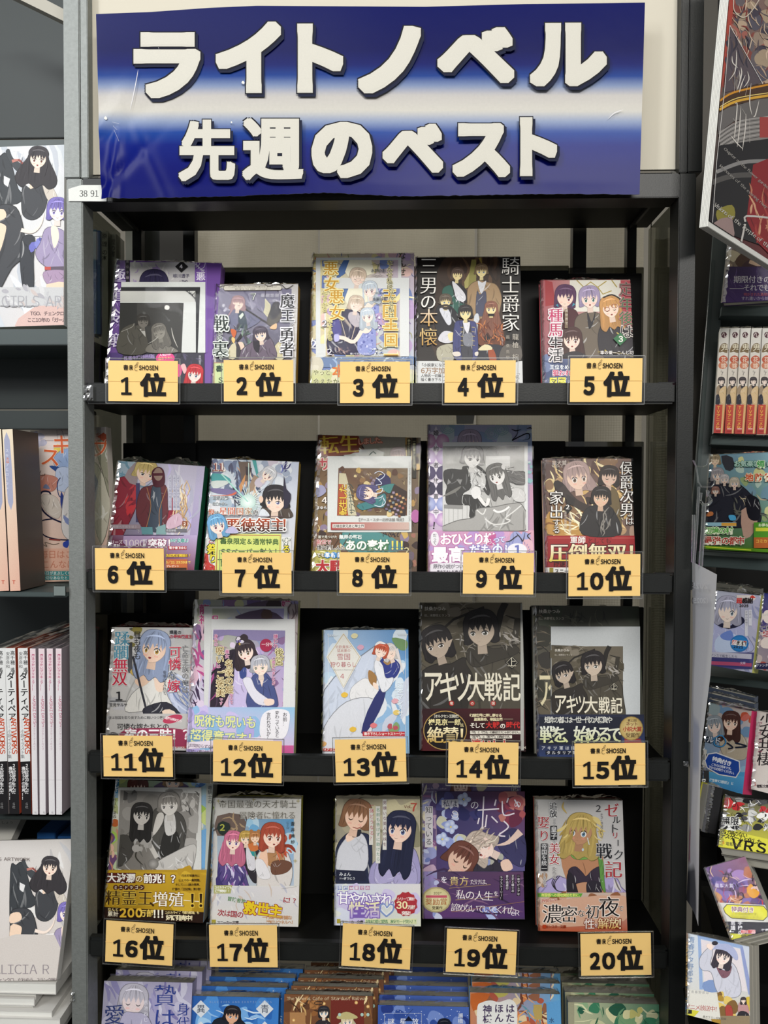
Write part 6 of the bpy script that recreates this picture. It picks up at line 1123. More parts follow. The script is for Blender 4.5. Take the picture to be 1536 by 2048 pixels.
def d17(A):
    A.bg('#c3c2bd', '#c9c8c4', '#c6c4c0', '#cfccc6'); A.rect(930, 320, 1430, 960, ['#8fa0ac', '#5c98c4', '#c3c6cc', '#b9c4d0']); A.blob(1100, 330, 1420, 600, 16, 60, ['#6fa8d0', '#b4d0e0', '#9cc4dc'], 4); A.poly([(930, 300), (1090, 290), (1110, 400), (930, 430)], '#6c5c54', 2); A.dab(935, 300, 1110, 430, 12, 90, 14, ['#8a7460', '#4c403c', '#a89070'], 30, 3, 60)
    A.cloth([(945, 560), (1010, 520), (1090, 560), (1120, 700), (1150, 840), (1040, 860), (940, 780)], '#54467c', 14, 5); A.cloth([(960, 540), (1040, 510), (1080, 560), (1060, 620), (980, 610)], '#d8d4dc', 6, 4, light=.04); A.poly([(1000, 560), (1060, 550), (1080, 590), (1010, 600)], '#dcdae2', 3); A.line([(1020, 520), (1040, 560), (1070, 520)], 10, '#3c4a84', 4)
    A.dab(930, 600, 1130, 860, 24, 110, 16, ['#8a5a9c', '#b0649c', '#3c3468', '#c9c0dc'], 100, 7, 40)
    A.cloth([(1090, 490), (1150, 470), (1200, 520), (1230, 640), (1180, 740), (1120, 650)], '#2e2a30', 6, 3); A.cloth([(1120, 500), (1160, 500), (1180, 640), (1130, 640)], '#cfcdd2', 4, 3); A.poly([(1140, 520), (1170, 500), (1190, 570), (1160, 560)], '#2f8c8c'); A.poly([(1130, 480), (1180, 470), (1200, 520), (1150, 530)], '#c4703c', 2); A.dab(1170, 460, 1220, 640, 8, 60, 12, ['#9c7c50', '#c09c6c'], 80, 3, 30)
    A.cloth([(1190, 560), (1260, 500), (1340, 500), (1400, 560), (1420, 700), (1340, 860), (1200, 860), (1190, 700)], '#d3cdc8', 12, 4, light=.03); A.cloth([(1240, 560), (1300, 520), (1360, 540), (1370, 620), (1310, 640), (1250, 610)], '#a87c54', 7, 3); A.cloth([(1290, 600), (1380, 590), (1420, 620), (1380, 670), (1290, 680)], '#6a4838', 6, 8); A.poly([(1220, 520), (1250, 500), (1260, 640), (1210, 690), (1190, 640)], '#e6bfa4', 3); A.cloth([(1180, 590), (1230, 590), (1280, 700), (1200, 700)], '#dcdadc', 5, 3)
    A.dab(1310, 430, 1420, 560, 18, 80, 20, ['#b04c34', '#8c3828', '#c86848'], 60, 5, 40)
    A.fig(1035, 465, 50, '#c8708c', eye='#7c5a9c', skin='#f2d8c8', rot=4, L=3.2, W=1.7, mouth='o', sd=5); A.fig(1118, 445, 36, '#b8984c', eye='#5a7a5a', skin='#f0d4bc', L=.7, male=True, mouth='o', sd=3); A.fig(1178, 440, 30, '#b07848', skin='#f0d0b4', L=1.2, shut=True, mouth='o', sd=8, bun=[(-.8, -1.4, .4), (.8, -1.4, .4)])
    A.fig(1292, 430, 64, '#a84c38', eye='#9c5c44', skin='#f2d2be', rot=4, L=1.6, W=1.3, mouth='o', d=1, sd=6)
    for x, y in ((940, 200), (1460, 200), (1170, 190), (1440, 590)): A.line([(x-12, y), (x+12, y)], 3, '#a89c54', 0); A.line([(x, y-12), (x, y+14)], 3, '#a89c54', 0)
    A.txt('帝国最強の天才騎士', 940, 192, 55, '#4a463c', w=-.004, m=.01, sp=1.04, o='#d8d6ce', ow=.02); A.txt('冒険者に憧れる', 1075, 266, 53, '#5c564c', w=-.004, m=.01, o='#d8d6ce', ow=.02)
    A.poly([(968, 330), (1010, 345), (1020, 375), (990, 410), (968, 425), (945, 410), (930, 375), (940, 345)], '#26302c'); A.txt('2', 948, 345, 54, '#b0b44c', w=.02, m=.02)
    A.txt('蒼井美紗', 1412, 335, 27, '#33342c', v=1, w=.01, sp=1.45); A.txt('にニロ', 1384, 332, 17, '#4a4a44', v=1)
    A.part('paper_band', .0006); A.slab(870, 755, 1470, 1030, '#d6d4ce'); A.rect(885, 760, 1465, 960, ['#c9cad0', '#d8d2d0', '#d4d2ce', '#dad6cf']); A.dab(900, 770, 1450, 950, 22, 90, 16, ['#b8b8c4', '#dcdad8', '#c9b9ac'], 70, 4, 40); A.poly([(908, 752), (1030, 750), (1018, 805), (908, 805)], '#a8a868'); A.txt('コミカライズも', 912, 756, 18, '#f3f3ec', w=.02, sp=.9); A.txt('連載開始！！', 915, 778, 20, '#f3f3ec', w=.02, sp=.86)
    A.txt('冒険者旅を楽しんでいたら', 1000, 822, 31, '#5a8454', w=.02, rot=10, sp=.98); A.line([(1350, 775), (1450, 760)], 2, '#8a8a80', 0); A.txt('次は国の', 935, 905, 46, '#9c2c38', w=.02, rot=6, sp=.92); A.txt('救世主', 1108, 850, 88, '#e0c428', w=.035, o='#9c2430', ow=.04, rot=7, sp=.96); A.txt('に！？', 1362, 825, 40, '#9c2c38', w=.025, rot=5, sp=.8)
    A.txt('一行は風光明媚な', 1225, 945, 28, '#c08c5c', w=.02, rot=1, sp=.86); A.txt('港町リウネルへ！', 1250, 978, 28, '#c08c5c', w=.02, sp=.84); A.rect(895, 975, 922, 1005, '#a89c3c'); A.txt('スニーカー文庫', 928, 982, 24, '#2c2c2c', w=.02, sp=.84)
book(17, 'white paperback with adventurers under a blue sky and yellow lettering, lowest shelf', 3, (419.5, 1849.5), (596.7, 1853), (433, 1595), (150, 1540, .30599), d17, t=.018, spine='#a8a23c', amp=.008)

def d18(A):
    A.bg('#9a947c', '#b0a88c', '#8c8a88', '#b4ac9c'); A.blob(240, 190, 780, 780, 30, 60, ['#a8a088', '#c4bc9c', '#8a866c', '#b9b094'], 5); A.poly([(560, 220), (620, 190), (660, 230), (740, 200), (760, 250), (660, 260), (580, 260)], '#c9c09c', 3)
    A.cloth([(235, 520), (300, 420), (370, 410), (460, 440), (470, 660), (450, 740), (235, 740)], '#262c44', 8, 4); A.cloth([(260, 500), (330, 420), (410, 420), (445, 520), (420, 660), (250, 660), (240, 580)], '#c9cad0', 12, 5, light=.04, dark=.2); A.poly([(240, 650), (430, 660), (430, 725), (240, 725)], '#23263a')
    A.poly([(300, 430), (340, 400), (360, 440), (310, 470)], '#eccdb8', 3); A.poly([(330, 400), (400, 390), (390, 430), (345, 440)], '#2c2c34', 2)
    A.cloth([(600, 470), (700, 480), (770, 560), (770, 760), (480, 760), (460, 640), (530, 560)], '#9a94bc', 16, 6); A.poly([(580, 470), (700, 470), (740, 540), (690, 570), (640, 640), (590, 600), (540, 560)], '#efd2c0', 3); A.cloth([(540, 560), (600, 600), (640, 660), (620, 720), (500, 740), (490, 650)], '#a8a2c8', 8, 3); A.cloth([(640, 640), (700, 580), (750, 620), (760, 740), (620, 740)], '#a49ec4', 8, 5)
    A.line([(540, 470), (590, 520), (600, 560)], 22, '#efd2c0', 4, 1); A.line([(620, 680), (660, 620), (690, 640)], 24, '#efd2c0', 4, 1); A.ell(632, 565, 14, 18, '#dcd0a8'); A.line([(600, 500), (632, 560), (660, 500)], 4, '#e0d8c0', 4); A.poly([(680, 460), (740, 470), (720, 540), (690, 520)], '#b8c8dc', 3)
    A.fig(370, 300, 80, '#8c6448', eye='#8a6a4c', skin='#eec8b0', rot=12, L=1.1, W=1.25, shut=True, mouth='', sd=4); A.line([(345, 372), (375, 380), (400, 370)], 5, '#8c3c34', 3)
    A.fig(655, 380, 82, '#262a44', eye='#5a6490', skin='#efcfbc', rot=8, L=3.9, W=1.25, d=-1, mouth='s', sd=6)
    A.rect(452, 250, 478, 488, '#cfccc4'); A.txt('一体どうなる？', 454, 215, 30, '#b04858', v=1, w=.005, sp=1.2); A.rect(495, 235, 524, 608, '#d3d1ca'); A.txt('名前も告げずに助けたら', 498, 245, 26, '#4c8468', v=1, w=.005, sp=1.24); A.rect(540, 190, 566, 520, '#d3d1ca'); A.txt('男嫌いな美人姉妹を', 541, 200, 26, '#6c4450', v=1, w=.005, sp=1.3)
    A.txt('Vol.', 680, 225, 26, '#7c3c40', m=.01); A.txt('7', 722, 205, 72, '#b8483c', m=.02, w=.01); A.txt('みょん', 256, 665, 26, '#e9ecf0', w=.01); A.txt('ぎうにう', 286, 697, 19, '#e9ecf0', w=.01); A.txt('Illust', 258, 700, 12, '#d0d2d8')
    A.part('paper_band', .0006); A.slab(215, 742, 800, 1030, '#cfd0d4'); A.rect(225, 745, 790, 1020, ['#c4cce0', '#d8d4d4', '#d8dcc8', '#cfcadc']); A.blob(230, 760, 780, 960, 16, 60, ['#d3d8e6', '#c9c0e0', '#dce0d8'], 4)
    for i, ch in enumerate('学校⇔家での'): A.rect(248+i*36, 755, 276+i*36, 782, '#7484b4' if i < 2 else '#b484a0'); A.txt(ch, 250+i*36, 756, 24, '#f2f2f6', w=.01)
    A.txt('甘やかされ', 245, 790, 84, '#f4f3f6', w=.018, o='#7c60b0', ow=.05, sp=.84, rot=2); A.txt('性活', 315, 855, 110, '#eeeab0|#b8a4e0', w=.02, o='#7c60b0', ow=.05, sp=.94)
    A.line([(565, 955), (525, 915), (528, 880), (550, 872), (568, 895), (590, 872), (612, 885), (605, 920), (565, 955)], 9, '#7c94c8', 4); A.line([(565, 943), (535, 912), (538, 888), (552, 882), (568, 905), (590, 882), (602, 890), (597, 915), (565, 943)], 4, '#eef0f8', 4)
    A.poly([(692+(78 if i % 2 else 70)*math.cos(i*.26), 873+(82 if i % 2 else 74)*math.sin(i*.26)) for i in range(24)], '#a8343c'); A.txt('シリーズ累計', 634, 828, 23, '#f2e6e0', w=.02, sp=.82); A.txt('30', 628, 848, 62, '#efe4b4', w=.03, m=.02, sx=.9); A.txt('万部', 702, 880, 28, '#f2e9dc', w=.03, sp=.86); A.txt('突破！', 664, 918, 28, '#f2e6e0', w=.03, sp=.86)
    A.rect(242, 970, 265, 998, '#a89c3c'); A.txt('スニーカー文庫', 270, 978, 24, '#2c2c2c', w=.02, sp=.84); A.rect(425, 968, 762, 1004, '#d8dcae'); A.txt('姉妹の愛と愛情、本気モード突入！？', 430, 974, 26, '#50845c', w=.01, sp=.76)
book(18, 'cream paperback with two women and a red scalloped seal, lowest shelf', 3, (668, 1850), (841.7, 1852), (673, 1596.6), (600, 1540, .30599), d18, t=.018, spine='#cfc8a0', amp=.003)

def d19(A):
    A.bg('#6a5c84', '#5f5480', '#5c3f6c', '#54356a'); A.blob(800, 85, 1465, 960, 60, 50, ['#8f94c0', '#5c5080', '#a8a8cc', '#7c6490', '#4a3a6a', '#b49ab0', '#c8c0a0'], 3); A.dab(800, 85, 900, 960, 20, 90, 26, ['#b4bcd8', '#6c78b0', '#d8d0b4', '#8a5c84'], 40, 5, 70)
    A.fig(1050, 110, 50, '#6c4038', skin='#e0c4b8', L=.8, shut=True, sd=4); A.txt('は', 1380, 95, 46, '#2c2a30', w=.01, o='#c9c6cc'); A.txt('Kono koi no yukue', 812, 112, 15, '#cfc8dc'); A.txt('watashi wa', 812, 132, 15, '#cfc8dc')
    A.rect(816, 236, 868, 504, '#cfccd0'); A.txt('知っている', 818, 236, 48, '#2b2b30', v=1, w=-.002, m=.01, sp=1.08)
    A.part('bonus_card', .001); A.slab(893, 138, 1468, 658, '#55497c'); A.setclip(893, 138, 1468, 658); A.rect(893, 138, 1468, 658, ['#37315c', '#6c3c5c', '#5a5484', '#4a3c68'])
    A.blob(893, 160, 1060, 520, 26, 40, ['#8f9cd0', '#4c4a84', '#b9c4e6', '#6c78b4', '#c9c8b0'], 7); A.blob(1290, 140, 1468, 330, 16, 50, ['#8c3c50', '#b05c60', '#6c3048', '#c07c74'], 8); A.blob(1050, 270, 1180, 330, 6, 40, ['#2c2c5c', '#3c3c70'], 3)
    for cx, cy in ((985, 370), (930, 450), (1070, 190)):
        for a in range(5): A.ell(cx+26*math.cos(a*1.26), cy+26*math.sin(a*1.26), 22, 17, '#a9b8e0', rot=-a*72, mid='#d8e0f0')
        A.ell(cx, cy, 7, 7, '#e0d084')
    A.cloth([(1290, 480), (1380, 380), (1468, 440), (1468, 620), (1380, 600)], '#3c3a60', 9, 4); A.cloth([(1060, 640), (1130, 560), (1240, 540), (1330, 600), (1320, 658), (1060, 658)], '#33303c', 9, 5); A.blob(1220, 520, 1320, 600, 12, 18, ['#5a6aa0', '#8a94c0', '#3c3c60', '#a8a89c'], 4)
    A.line([(1440, 400), (1360, 470), (1280, 490)], 50, '#e6cabc', 4, 1); A.poly([(1310, 600), (1360, 580), (1390, 640), (1330, 658)], '#e2c2b0', 3)
    A.fig(1180, 500, 78, '#c9b9ac', eye='#b06860', skin='#f0d8cc', rot=-62, L=1.2, W=1.4, d=-1, mouth='f', sd=4); A.dab(1090, 380, 1260, 500, 22, 120, 12, ['#e6dccc', '#a8988c', '#d3c4b4'], 140, 6, 20)
    A.fig(1050, 580, 84, '#6c4238', eye='#6c4a38', skin='#d9b4a0', rot=34, L=.8, male=True, d=1, mouth='f', shut=True, sd=8); A.setclip(893, 138, 1468, 658)
    A.rect(925, 190, 1035, 240, '#c9c8d0', rot=-3); A.txt('私は', 932, 192, 48, '#3a3a5c', w=.005); A.txt('この', 1045, 195, 62, '#e9e6ee', w=.0, rot=90); A.txt('の', 1110, 195, 60, '#e9e6ee', rot=0)
    for P in ([(1160, 260), (1300, 250)], [(1200, 170), (1190, 380)], [(1280, 190), (1270, 230)], [(1170, 310), (1160, 350)], [(1250, 300), (1290, 340)], [(1220, 290), (1210, 370)], [(1320, 200), (1330, 290), (1400, 280)], [(1360, 180), (1350, 210)], [(1400, 190), (1430, 240)], [(1330, 330), (1360, 370), (1300, 420), (1340, 430)]): A.line(P, 9, '#e9e0ea', 4)
    A.txt('の', 1395, 195, 50, '#e9e6ee'); A.setclip()
    A.part('paper_band', .0016); A.slab(795, 660, 1475, 990, '#4c3a5c'); A.rect(895, 665, 1475, 960, ['#4c3c58', '#5a3c5c', '#54386c', '#5f3c70']); A.rect(800, 660, 895, 990, '#8c8ab4|#5c3a70'); A.blob(805, 670, 890, 780, 8, 30, ['#b0b4d4', '#8a7cb0'], 4); A.blob(1170, 900, 1280, 965, 9, 26, ['#7c8ccc', '#b0bce4'], 5); A.blob(850, 920, 920, 965, 5, 26, ['#8c94c8', '#c4c8e0'], 5); A.dab(900, 665, 1470, 960, 16, 260, 14, ['#6c4c70', '#3c2c4c', '#7c5c7c'], 20, 7, 40)
    A.txt('を', 918, 690, 46, '#e9e4ec', w=.01); A.txt('貴方', 975, 690, 64, '#efe0a4|#b89440', w=.0, m=.014); A.txt('だけは、', 1110, 708, 38, '#e9e0e0', w=.0, m=.008, sp=.86); A.line([(975, 768), (1245, 745)], 2, '#c4a868', 0); A.txt('私の人生', 1018, 775, 66, '#ece4e4', w=-.002, m=.012, sp=.92, rot=3); A.txt('を', 1262, 785, 36, '#e9e0e0'); A.line([(1015, 845), (1295, 825)], 2, '#c4a868', 0)
    A.txt('諦めないでいてくれた', 985, 862, 58, '#ece4e4', w=-.002, m=.01, sp=.72, rot=3); A.line([(990, 922), (1465, 855)], 2, '#a87c4c', 0)
    for x, y, s_ in ((1417, 680, '一途でピュアな'), (1380, 680, '王女と騎士の'), (1343, 682, '愛の逃避行'), (1305, 688, 'ラブストーリー！')): A.rect(x-2, y, x+20, y+20*len(s_)*.98, '#231c26'); A.txt(s_, x, y, 18, '#dcd4dc', v=1, w=.01, sp=1.08)
    A.ell(890, 843, 96, 84, '#a89c74'); A.ell(890, 843, 86, 74, '#c9c08c', mid='#e0dab4'); A.txt('2024', 872, 790, 20, '#6a5a34', w=.02, m=.01); A.rect(822, 814, 960, 830, '#c05868'); A.txt('奨励賞', 818, 832, 48, '#a8602c', w=.002, m=.014); A.txt('受賞作', 862, 884, 23, '#4c3c2c', w=.015); A.txt('eR', 1375, 905, 46, '#e6dcea', m=.012)
book(19, 'violet paperback with a couple lying among flowers, lowest shelf', 3, (845.5, 1836), (1049, 1837.5), (844, 1566), (600, 1540, .30599), d19, t=.018, spine='#c4c490', amp=.003)

def d20(A):
    A.bg('#b0aeac', '#b4b3b2', '#b05828', '#c0622c'); A.rect(165, 240, 940, 1000, ['#b3b2b0', '#b9b8b7', '#b8b4b4', '#bfbbb8'])
    A.cloth([(220, 960), (350, 880), (450, 900), (800, 880), (880, 970), (900, 1060), (200, 1060)], '#a49ac4', 16, 5); A.blob(180, 870, 250, 1000, 5, 40, ['#a8886c', '#c9b9ac'], 3); A.poly([(820, 900), (870, 960), (880, 1010), (830, 980)], '#c9c4c4', 3); A.line([(810, 850), (850, 960), (880, 1010)], 12, '#6c6464', 5, 2)
    SK = '#ac7c5c'
    A.poly([(385, 640), (440, 610), (560, 600), (700, 620), (735, 760), (730, 960), (760, 1060), (420, 1060), (440, 960), (390, 800)], SK, 3)
    A.poly([(520, 930), (620, 930), (610, 1040), (530, 1040)], '#b5876a', 3); A.cloth([(440, 840), (500, 800), (560, 850), (590, 880), (640, 830), (700, 800), (730, 830), (720, 960), (600, 930), (520, 940), (470, 960)], '#352c3a', 10, 4)
    A.cloth([(430, 880), (470, 860), (520, 1000), (520, 1060), (440, 1060)], '#26222a', 5, 3); A.cloth([(600, 930), (720, 940), (700, 1060), (610, 1060)], '#2a2630', 5, 3); A.line([(560, 760), (580, 820), (585, 870)], 6, '#7c5640', 4, 2)
    for i in range(3): A.line([(370-i*18, 880), (330-i*12, 940), (350, 1000), (420, 1010)], 7, '#2b262e', 5, 0)
    A.cloth([(430, 620), (520, 680), (620, 670), (680, 620), (690, 680), (600, 740), (480, 730)], '#6f9c4c', 8, 5); A.cloth([(690, 700), (730, 760), (740, 900), (750, 1020), (715, 960), (700, 820)], '#5c8c44', 5, 3)
    A.fig(545, 500, 104, '#b8a05c', eye='#6c8aa0', skin='#b08464', rot=6, L=2.4, W=1.6, d=-1, mouth='f', sd=4); A.line([(430, 360), (395, 310), (405, 262)], 16, '#b8a05c', 5, 2); A.dab(360, 440, 460, 620, 10, 120, 22, ['#b8a05c', '#a08848', '#d3c080'], 130, 5, 20); A.dab(640, 400, 720, 560, 12, 110, 22, ['#b8a05c', '#a08848', '#d3c080'], 50, 6, 20)
    A.line([(600, 560), (615, 620)], 8, '#c9ccc4', 3); A.ell(562, 660, 9, 12, '#b4c4cc')
    for ch, x, y, k, c in (('ゼ', 738, 270, 126, '#9c2c34'), ('ル', 805, 375, 72, '#2c2c30'), ('ト', 775, 440, 92, '#2c2c30'), ('リ', 800, 510, 60, '#9c2c34'), ('ー', 822, 570, 64, '#2c2c30'), ('ク', 812, 655, 92, '#2c2c30'), ('戦', 668, 600, 138, '#1f1f24'), ('記', 740, 748, 150, '#9c2c34')): A.txt(ch, x, y, k, c, w=.002, m=.02, o='#c9c8c8', ow=.03, v=1)
    A.txt('2', 668, 280, 72, '#2c2c30', m=.018); A.txt('ネコ・ヨコウキーニ', 705, 355, 24, '#4a4a50', v=1, sp=.96)
    A.txt('追放', 282, 262, 66, '#26262a', v=1, w=.01, m=.014, o='#d8d8d8', sp=.98); A.txt('された', 318, 400, 22, '#3c3c40', v=1, o='#d8d8d8'); A.rect(292, 460, 346, 575, '#26262a'); A.txt('皇子', 293, 462, 54, '#dcdcdc', v=1, w=.005); A.txt('が', 312, 575, 26, '#3c3c40', o='#d8d8d8'); A.txt('美女', 278, 598, 92, '#9c2c34', v=1, w=.004, m=.014, o='#d8d4d2', sp=1.02); A.txt('たちを', 308, 795, 36, '#2c2c30', v=1, m=.008, o='#d8d4d2', sp=.98)
    A.txt('娶', 178, 375, 110, '#9c2c34', m=.016, o='#d8d4d2', ow=.03); A.txt('り', 190, 490, 100, '#9c2c34', m=.016, o='#d8d4d2', ow=.03); A.rect(214, 605, 268, 832, '#26262a'); A.txt('帝国を統一', 216, 606, 48, '#dcdcdc', v=1, sp=.95); A.txt('するまで', 226, 840, 32, '#2c2c30', v=1, o='#d8d4d2', sp=.96)
    A.part('paper_band', .0006); A.slab(180, 1015, 960, 1370, '#b85c28'); A.rect(180, 1015, 960, 1370, ['#b9a898', '#c4b0a4', '#a84420', '#b44c20']); A.blob(250, 1040, 880, 1120, 12, 60, ['#b88c6c', '#8c5c40', '#c9a888'], 4); A.poly([(186, 1020), (560, 1022), (545, 1052), (188, 1052)], '#5c9c3c'); A.txt('帝国領への侵攻開始を前に、', 215, 1022, 28, '#e6e47c', w=.015, sp=.93)
    A.txt('褐色巨乳 黒髪美女との', 215, 1062, 40, '#a84c38', w=.01, o='#e0d0c4', sp=.86); A.poly([(200, 1110), (900, 1040), (900, 1250), (220, 1290)], '#c9a088', 3)
    for ch, x, y, k in (('濃', 222, 1105, 170), ('密', 372, 1118, 150), ('な', 512, 1150, 70), ('初', 580, 1110, 122), ('夜', 688, 1040, 180), ('で', 845, 1115, 56)): A.txt(ch, x, y, k, '#1c1a1c', w=-.002, m=.014, o='#e3d6cc', ow=.035)
    A.txt('性', 568, 1225, 92, '#ece4dc', w=.0, m=.014, o='#7c3018'); A.txt('を', 652, 1265, 38, '#ece4dc', o='#7c3018'); A.txt('解放', 682, 1218, 96, '#efe6c4|#d8b058', w=.0, m=.014, o='#7c3018', sp=.94); A.txt('！', 840, 1215, 110, '#efe6c4', o='#7c3018'); A.txt('モンスター文庫', 250, 1280, 28, '#8c3014', w=.02, sp=.86); A.rect(226, 1278, 256, 1308, '#a83818')
book(20, 'white and orange paperback with a blonde woman in green scarf, lowest shelf', 3, (1076, 1861), (1254.5, 1864.5), (1070, 1598), (1030, 1540, .24089), d20, t=.018, spine='#8c3c2c', amp=.008)
# ---------------------------------------------------------------- stacks under the lowest shelf
def copy_tree(o, parent=None):
    c = o.copy(); C.objects.link(c)
    if parent: c.parent = parent
    for ch in list(o.children): copy_tree(ch, c)
    return c
TRAY = EYE-.742
cb('bottom_board', DARK, XLi+.001, .004, TRAY-.003, XRi-.001, .153, TRAY)
WORDS = ['second', 'third', 'fourth', 'fifth']
def lowstack(name, place, tl, tr, crop, draw, n, t, spine, dxs, amp=.006, Yt=.040, lean=11):
    TL, TR = at(*tl, Yt), at(*tr, Yt); m = (TL[2]+TR[2])/2; TL[2] = TR[2] = m
    a = math.radians(lean); h = (m-TRAY-.0003-t*math.sin(a))/math.cos(a)
    off = np.array([0, -math.sin(a), -math.cos(a)])*h
    pn = Pane(TL+off, TR+off, tl, lean=lean); pn.h = h
    root = empty('paperback_book', pn.M(), '%s, front of the %s bottom stack' % (name, place), 'book', '%s paperbacks stacked under the lowest shelf' % name.split(' ')[0])
    book_body(root, pn.w, pn.h, t, spine); A = Art(pn, crop); draw(A); A.build(root)
    film(root, pn.w, pn.h, t, len(name), amp*.6, front=False, tight=True)
    for k in range(1, n):
        c = copy_tree(root); sh = -pn.n*(t+.0014)*k+pn.uy*math.tan(a)*(t+.0014)*k+pn.ux*dxs*k
        M = pn.M(); M.translation = Vector(pn.P0+sh); c.matrix_world = M
        c['label'] = '%s, %s from the front in the %s bottom stack' % (name.split(' with')[0], WORDS[k-1], place)
def la(A):
    A.bg('#a9a6bc', '#a4a0bc', '#8f8cb0', '#b0acc8'); A.dab(150, 215, 600, 700, 60, 120, 30, ['#8a86b0', '#b9b6cc', '#7a74a4', '#c4c2d4', '#9c98bc'], 80, 3, 40)
    A.fig(300, 310, 62, '#b3b0bc', eye='#6c6890', skin='#d8c8c8', rot=6, L=2.6, W=1.4, shut=True, mouth='f', male=True, sd=4); A.cloth([(240, 390), (300, 370), (380, 400), (420, 600), (200, 600)], '#a8a4bc', 9, 3)
    A.txt('贄は', 400, 222, 120, '#2f3f88', v=1, w=-.002, m=.014, sp=1.0); A.txt('身代', 520, 318, 70, '#2f3f88', v=1, w=-.002, m=.01); A.txt('愛', 148, 325, 110, '#2f3c70', m=.014, w=0); A.txt('古池ねじ', 352, 305, 24, '#e0dfe8', v=1, sp=1.25)
lowstack('violet grey paperback with a pale-haired figure', 'leftmost', (208.6, 1964), (385, 1963), (150, 1880, .390625), la, 3, .020, '#8884a4', .006)
def lb(A):
    A.bg('#2858a0', '#3a78c0', '#1c4890', '#3c80c8'); A.blob(640, 320, 1000, 520, 20, 50, ['#6fa4d8', '#4a88cc', '#9cc4e4', '#2a62ac'], 3); A.dab(700, 330, 1040, 480, 14, 120, 14, ['#c9dcec', '#8fb8e0'], 20, 4, 30)
    A.cloth([(700, 430), (760, 395), (840, 400), (900, 480), (880, 600), (680, 600)], '#1c222c', 8, 3, light=.1); A.fig(805, 385, 36, '#221f24', skin='#d8a888', rot=6, L=.8, male=True, d=1, mouth='f', sd=6)
    for x, y, ch in ((645, 352, '異'), (972, 352, '青'), (645, 460, '界'), (972, 460, '春')): A.poly([(x, y-45), (x+45, y), (x, y+45), (x-45, y)], '#d0d6dc'); A.txt(ch, x-23, y-24, 46, '#3a4458', w=.004)
    A.txt('BLUE EYES AND EXOTIC NOTES', 690, 310, 13, '#8fa8cc', sp=1.5)
lowstack('bright blue paperback with white diamonds', 'second', (379.7, 1994), (558, 1993), (150, 1880, .390625), lb, 4, .017, '#1c4a8c', .007)
def lc(A):
    A.bg('#7c5234', '#6c4630', '#4a2c20', '#5c3828'); A.blob(1080, 290, 1520, 520, 26, 36, ['#8c5c34', '#5c3c28', '#a87444', '#704a30'], 4); A.dab(1080, 290, 1520, 430, 24, 110, 9, ['#c9a468', '#4a3020', '#e6cf9c', '#8c6038'], 80, 5, 50); A.rect(1310, 300, 1480, 520, '#6c2c24'); A.rect(1100, 370, 1180, 520, '#a87c50')
    for x, y in ((1120, 410), (1275, 325), (1160, 330), (1500, 340), (1440, 320)): A.ell(x, y, 9, 9, '#b87c40', mid='#f6e0a0')
    A.txt('The Mineral Cafe of Stardust Railway', 1084, 288, 21, '#dcc8a4', m=.006, sp=.98)
    A.line([(1248+22*math.cos(t), 322+9*math.sin(t)) for t in np.linspace(0, 6.3, 14)], 4, '#2a2422', 0)
    A.cloth([(1230, 430), (1270, 405), (1310, 430), (1320, 520), (1225, 520)], '#2f2c30', 5, 3); A.fig(1274, 370, 24, '#2b2a30', eye='#4a8cb0', skin='#ecdccc', L=1.2, W=1.15, mouth='f', sd=5)
    A.cloth([(1340, 440), (1400, 400), (1440, 430), (1460, 520), (1330, 520)], '#c9c0ac', 6, 3); A.fig(1395, 415, 26, '#d0c4a0', skin='#f0dcc8', L=1.0, mouth='o', sd=8, rot=-8); A.poly([(1345, 385), (1390, 365), (1440, 385), (1440, 400), (1350, 402)], '#b8ac78', 3)
    for x in (1355, 1470, 1500): A.ell(x, 380, 8, 9, '#a8c4b8')
lowstack('brown paperback with a lamplit cafe scene', 'third', (568.7, 1990), (745.7, 1990), (150, 1880, .390625), lc, 5, .014, '#3c2a20', .006)
def ld(A):
    A.bg('#3c58a0', '#4460a8', '#1c3478', '#22408c'); A.blob(40, 310, 460, 500, 20, 50, ['#5474b8', '#2c4890', '#6c84c0', '#24387c'], 4)
    r = random.Random(4)
    for i in range(60): A.ell(r.uniform(45, 455), r.uniform(315, 500), 2.2, 2.2, '#c9d4ec', n=6)
    A.line([(65, 500), (68, 340), (240, 340), (238, 500)], 2.5, '#b0b8cc', 0); A.txt('放', 195, 362, 32, '#e9ecf0', w=.002, m=.008); A.txt('星', 138, 362, 32, '#e9ecf0', w=.002, m=.008); A.txt('謎', 82, 362, 32, '#e9ecf0', w=.002, m=.008); A.txt('瀬橋', 408, 338, 25, '#dfe4ec', v=1)
    A.line([(200, 320), (170, 350)], 5, '#0c1430', 0, 2); A.fig(345, 400, 26, '#141826', skin='#8a8ca8', L=.8, sd=3); A.poly([(160, 375), (180, 352), (200, 375)], '#0c1430')
lowstack('starry navy paperback with a thin white frame', 'fourth', (756, 2012), (937.7, 2012), (740, 1880, .4297), ld, 5, .017, '#2c4488', .001)
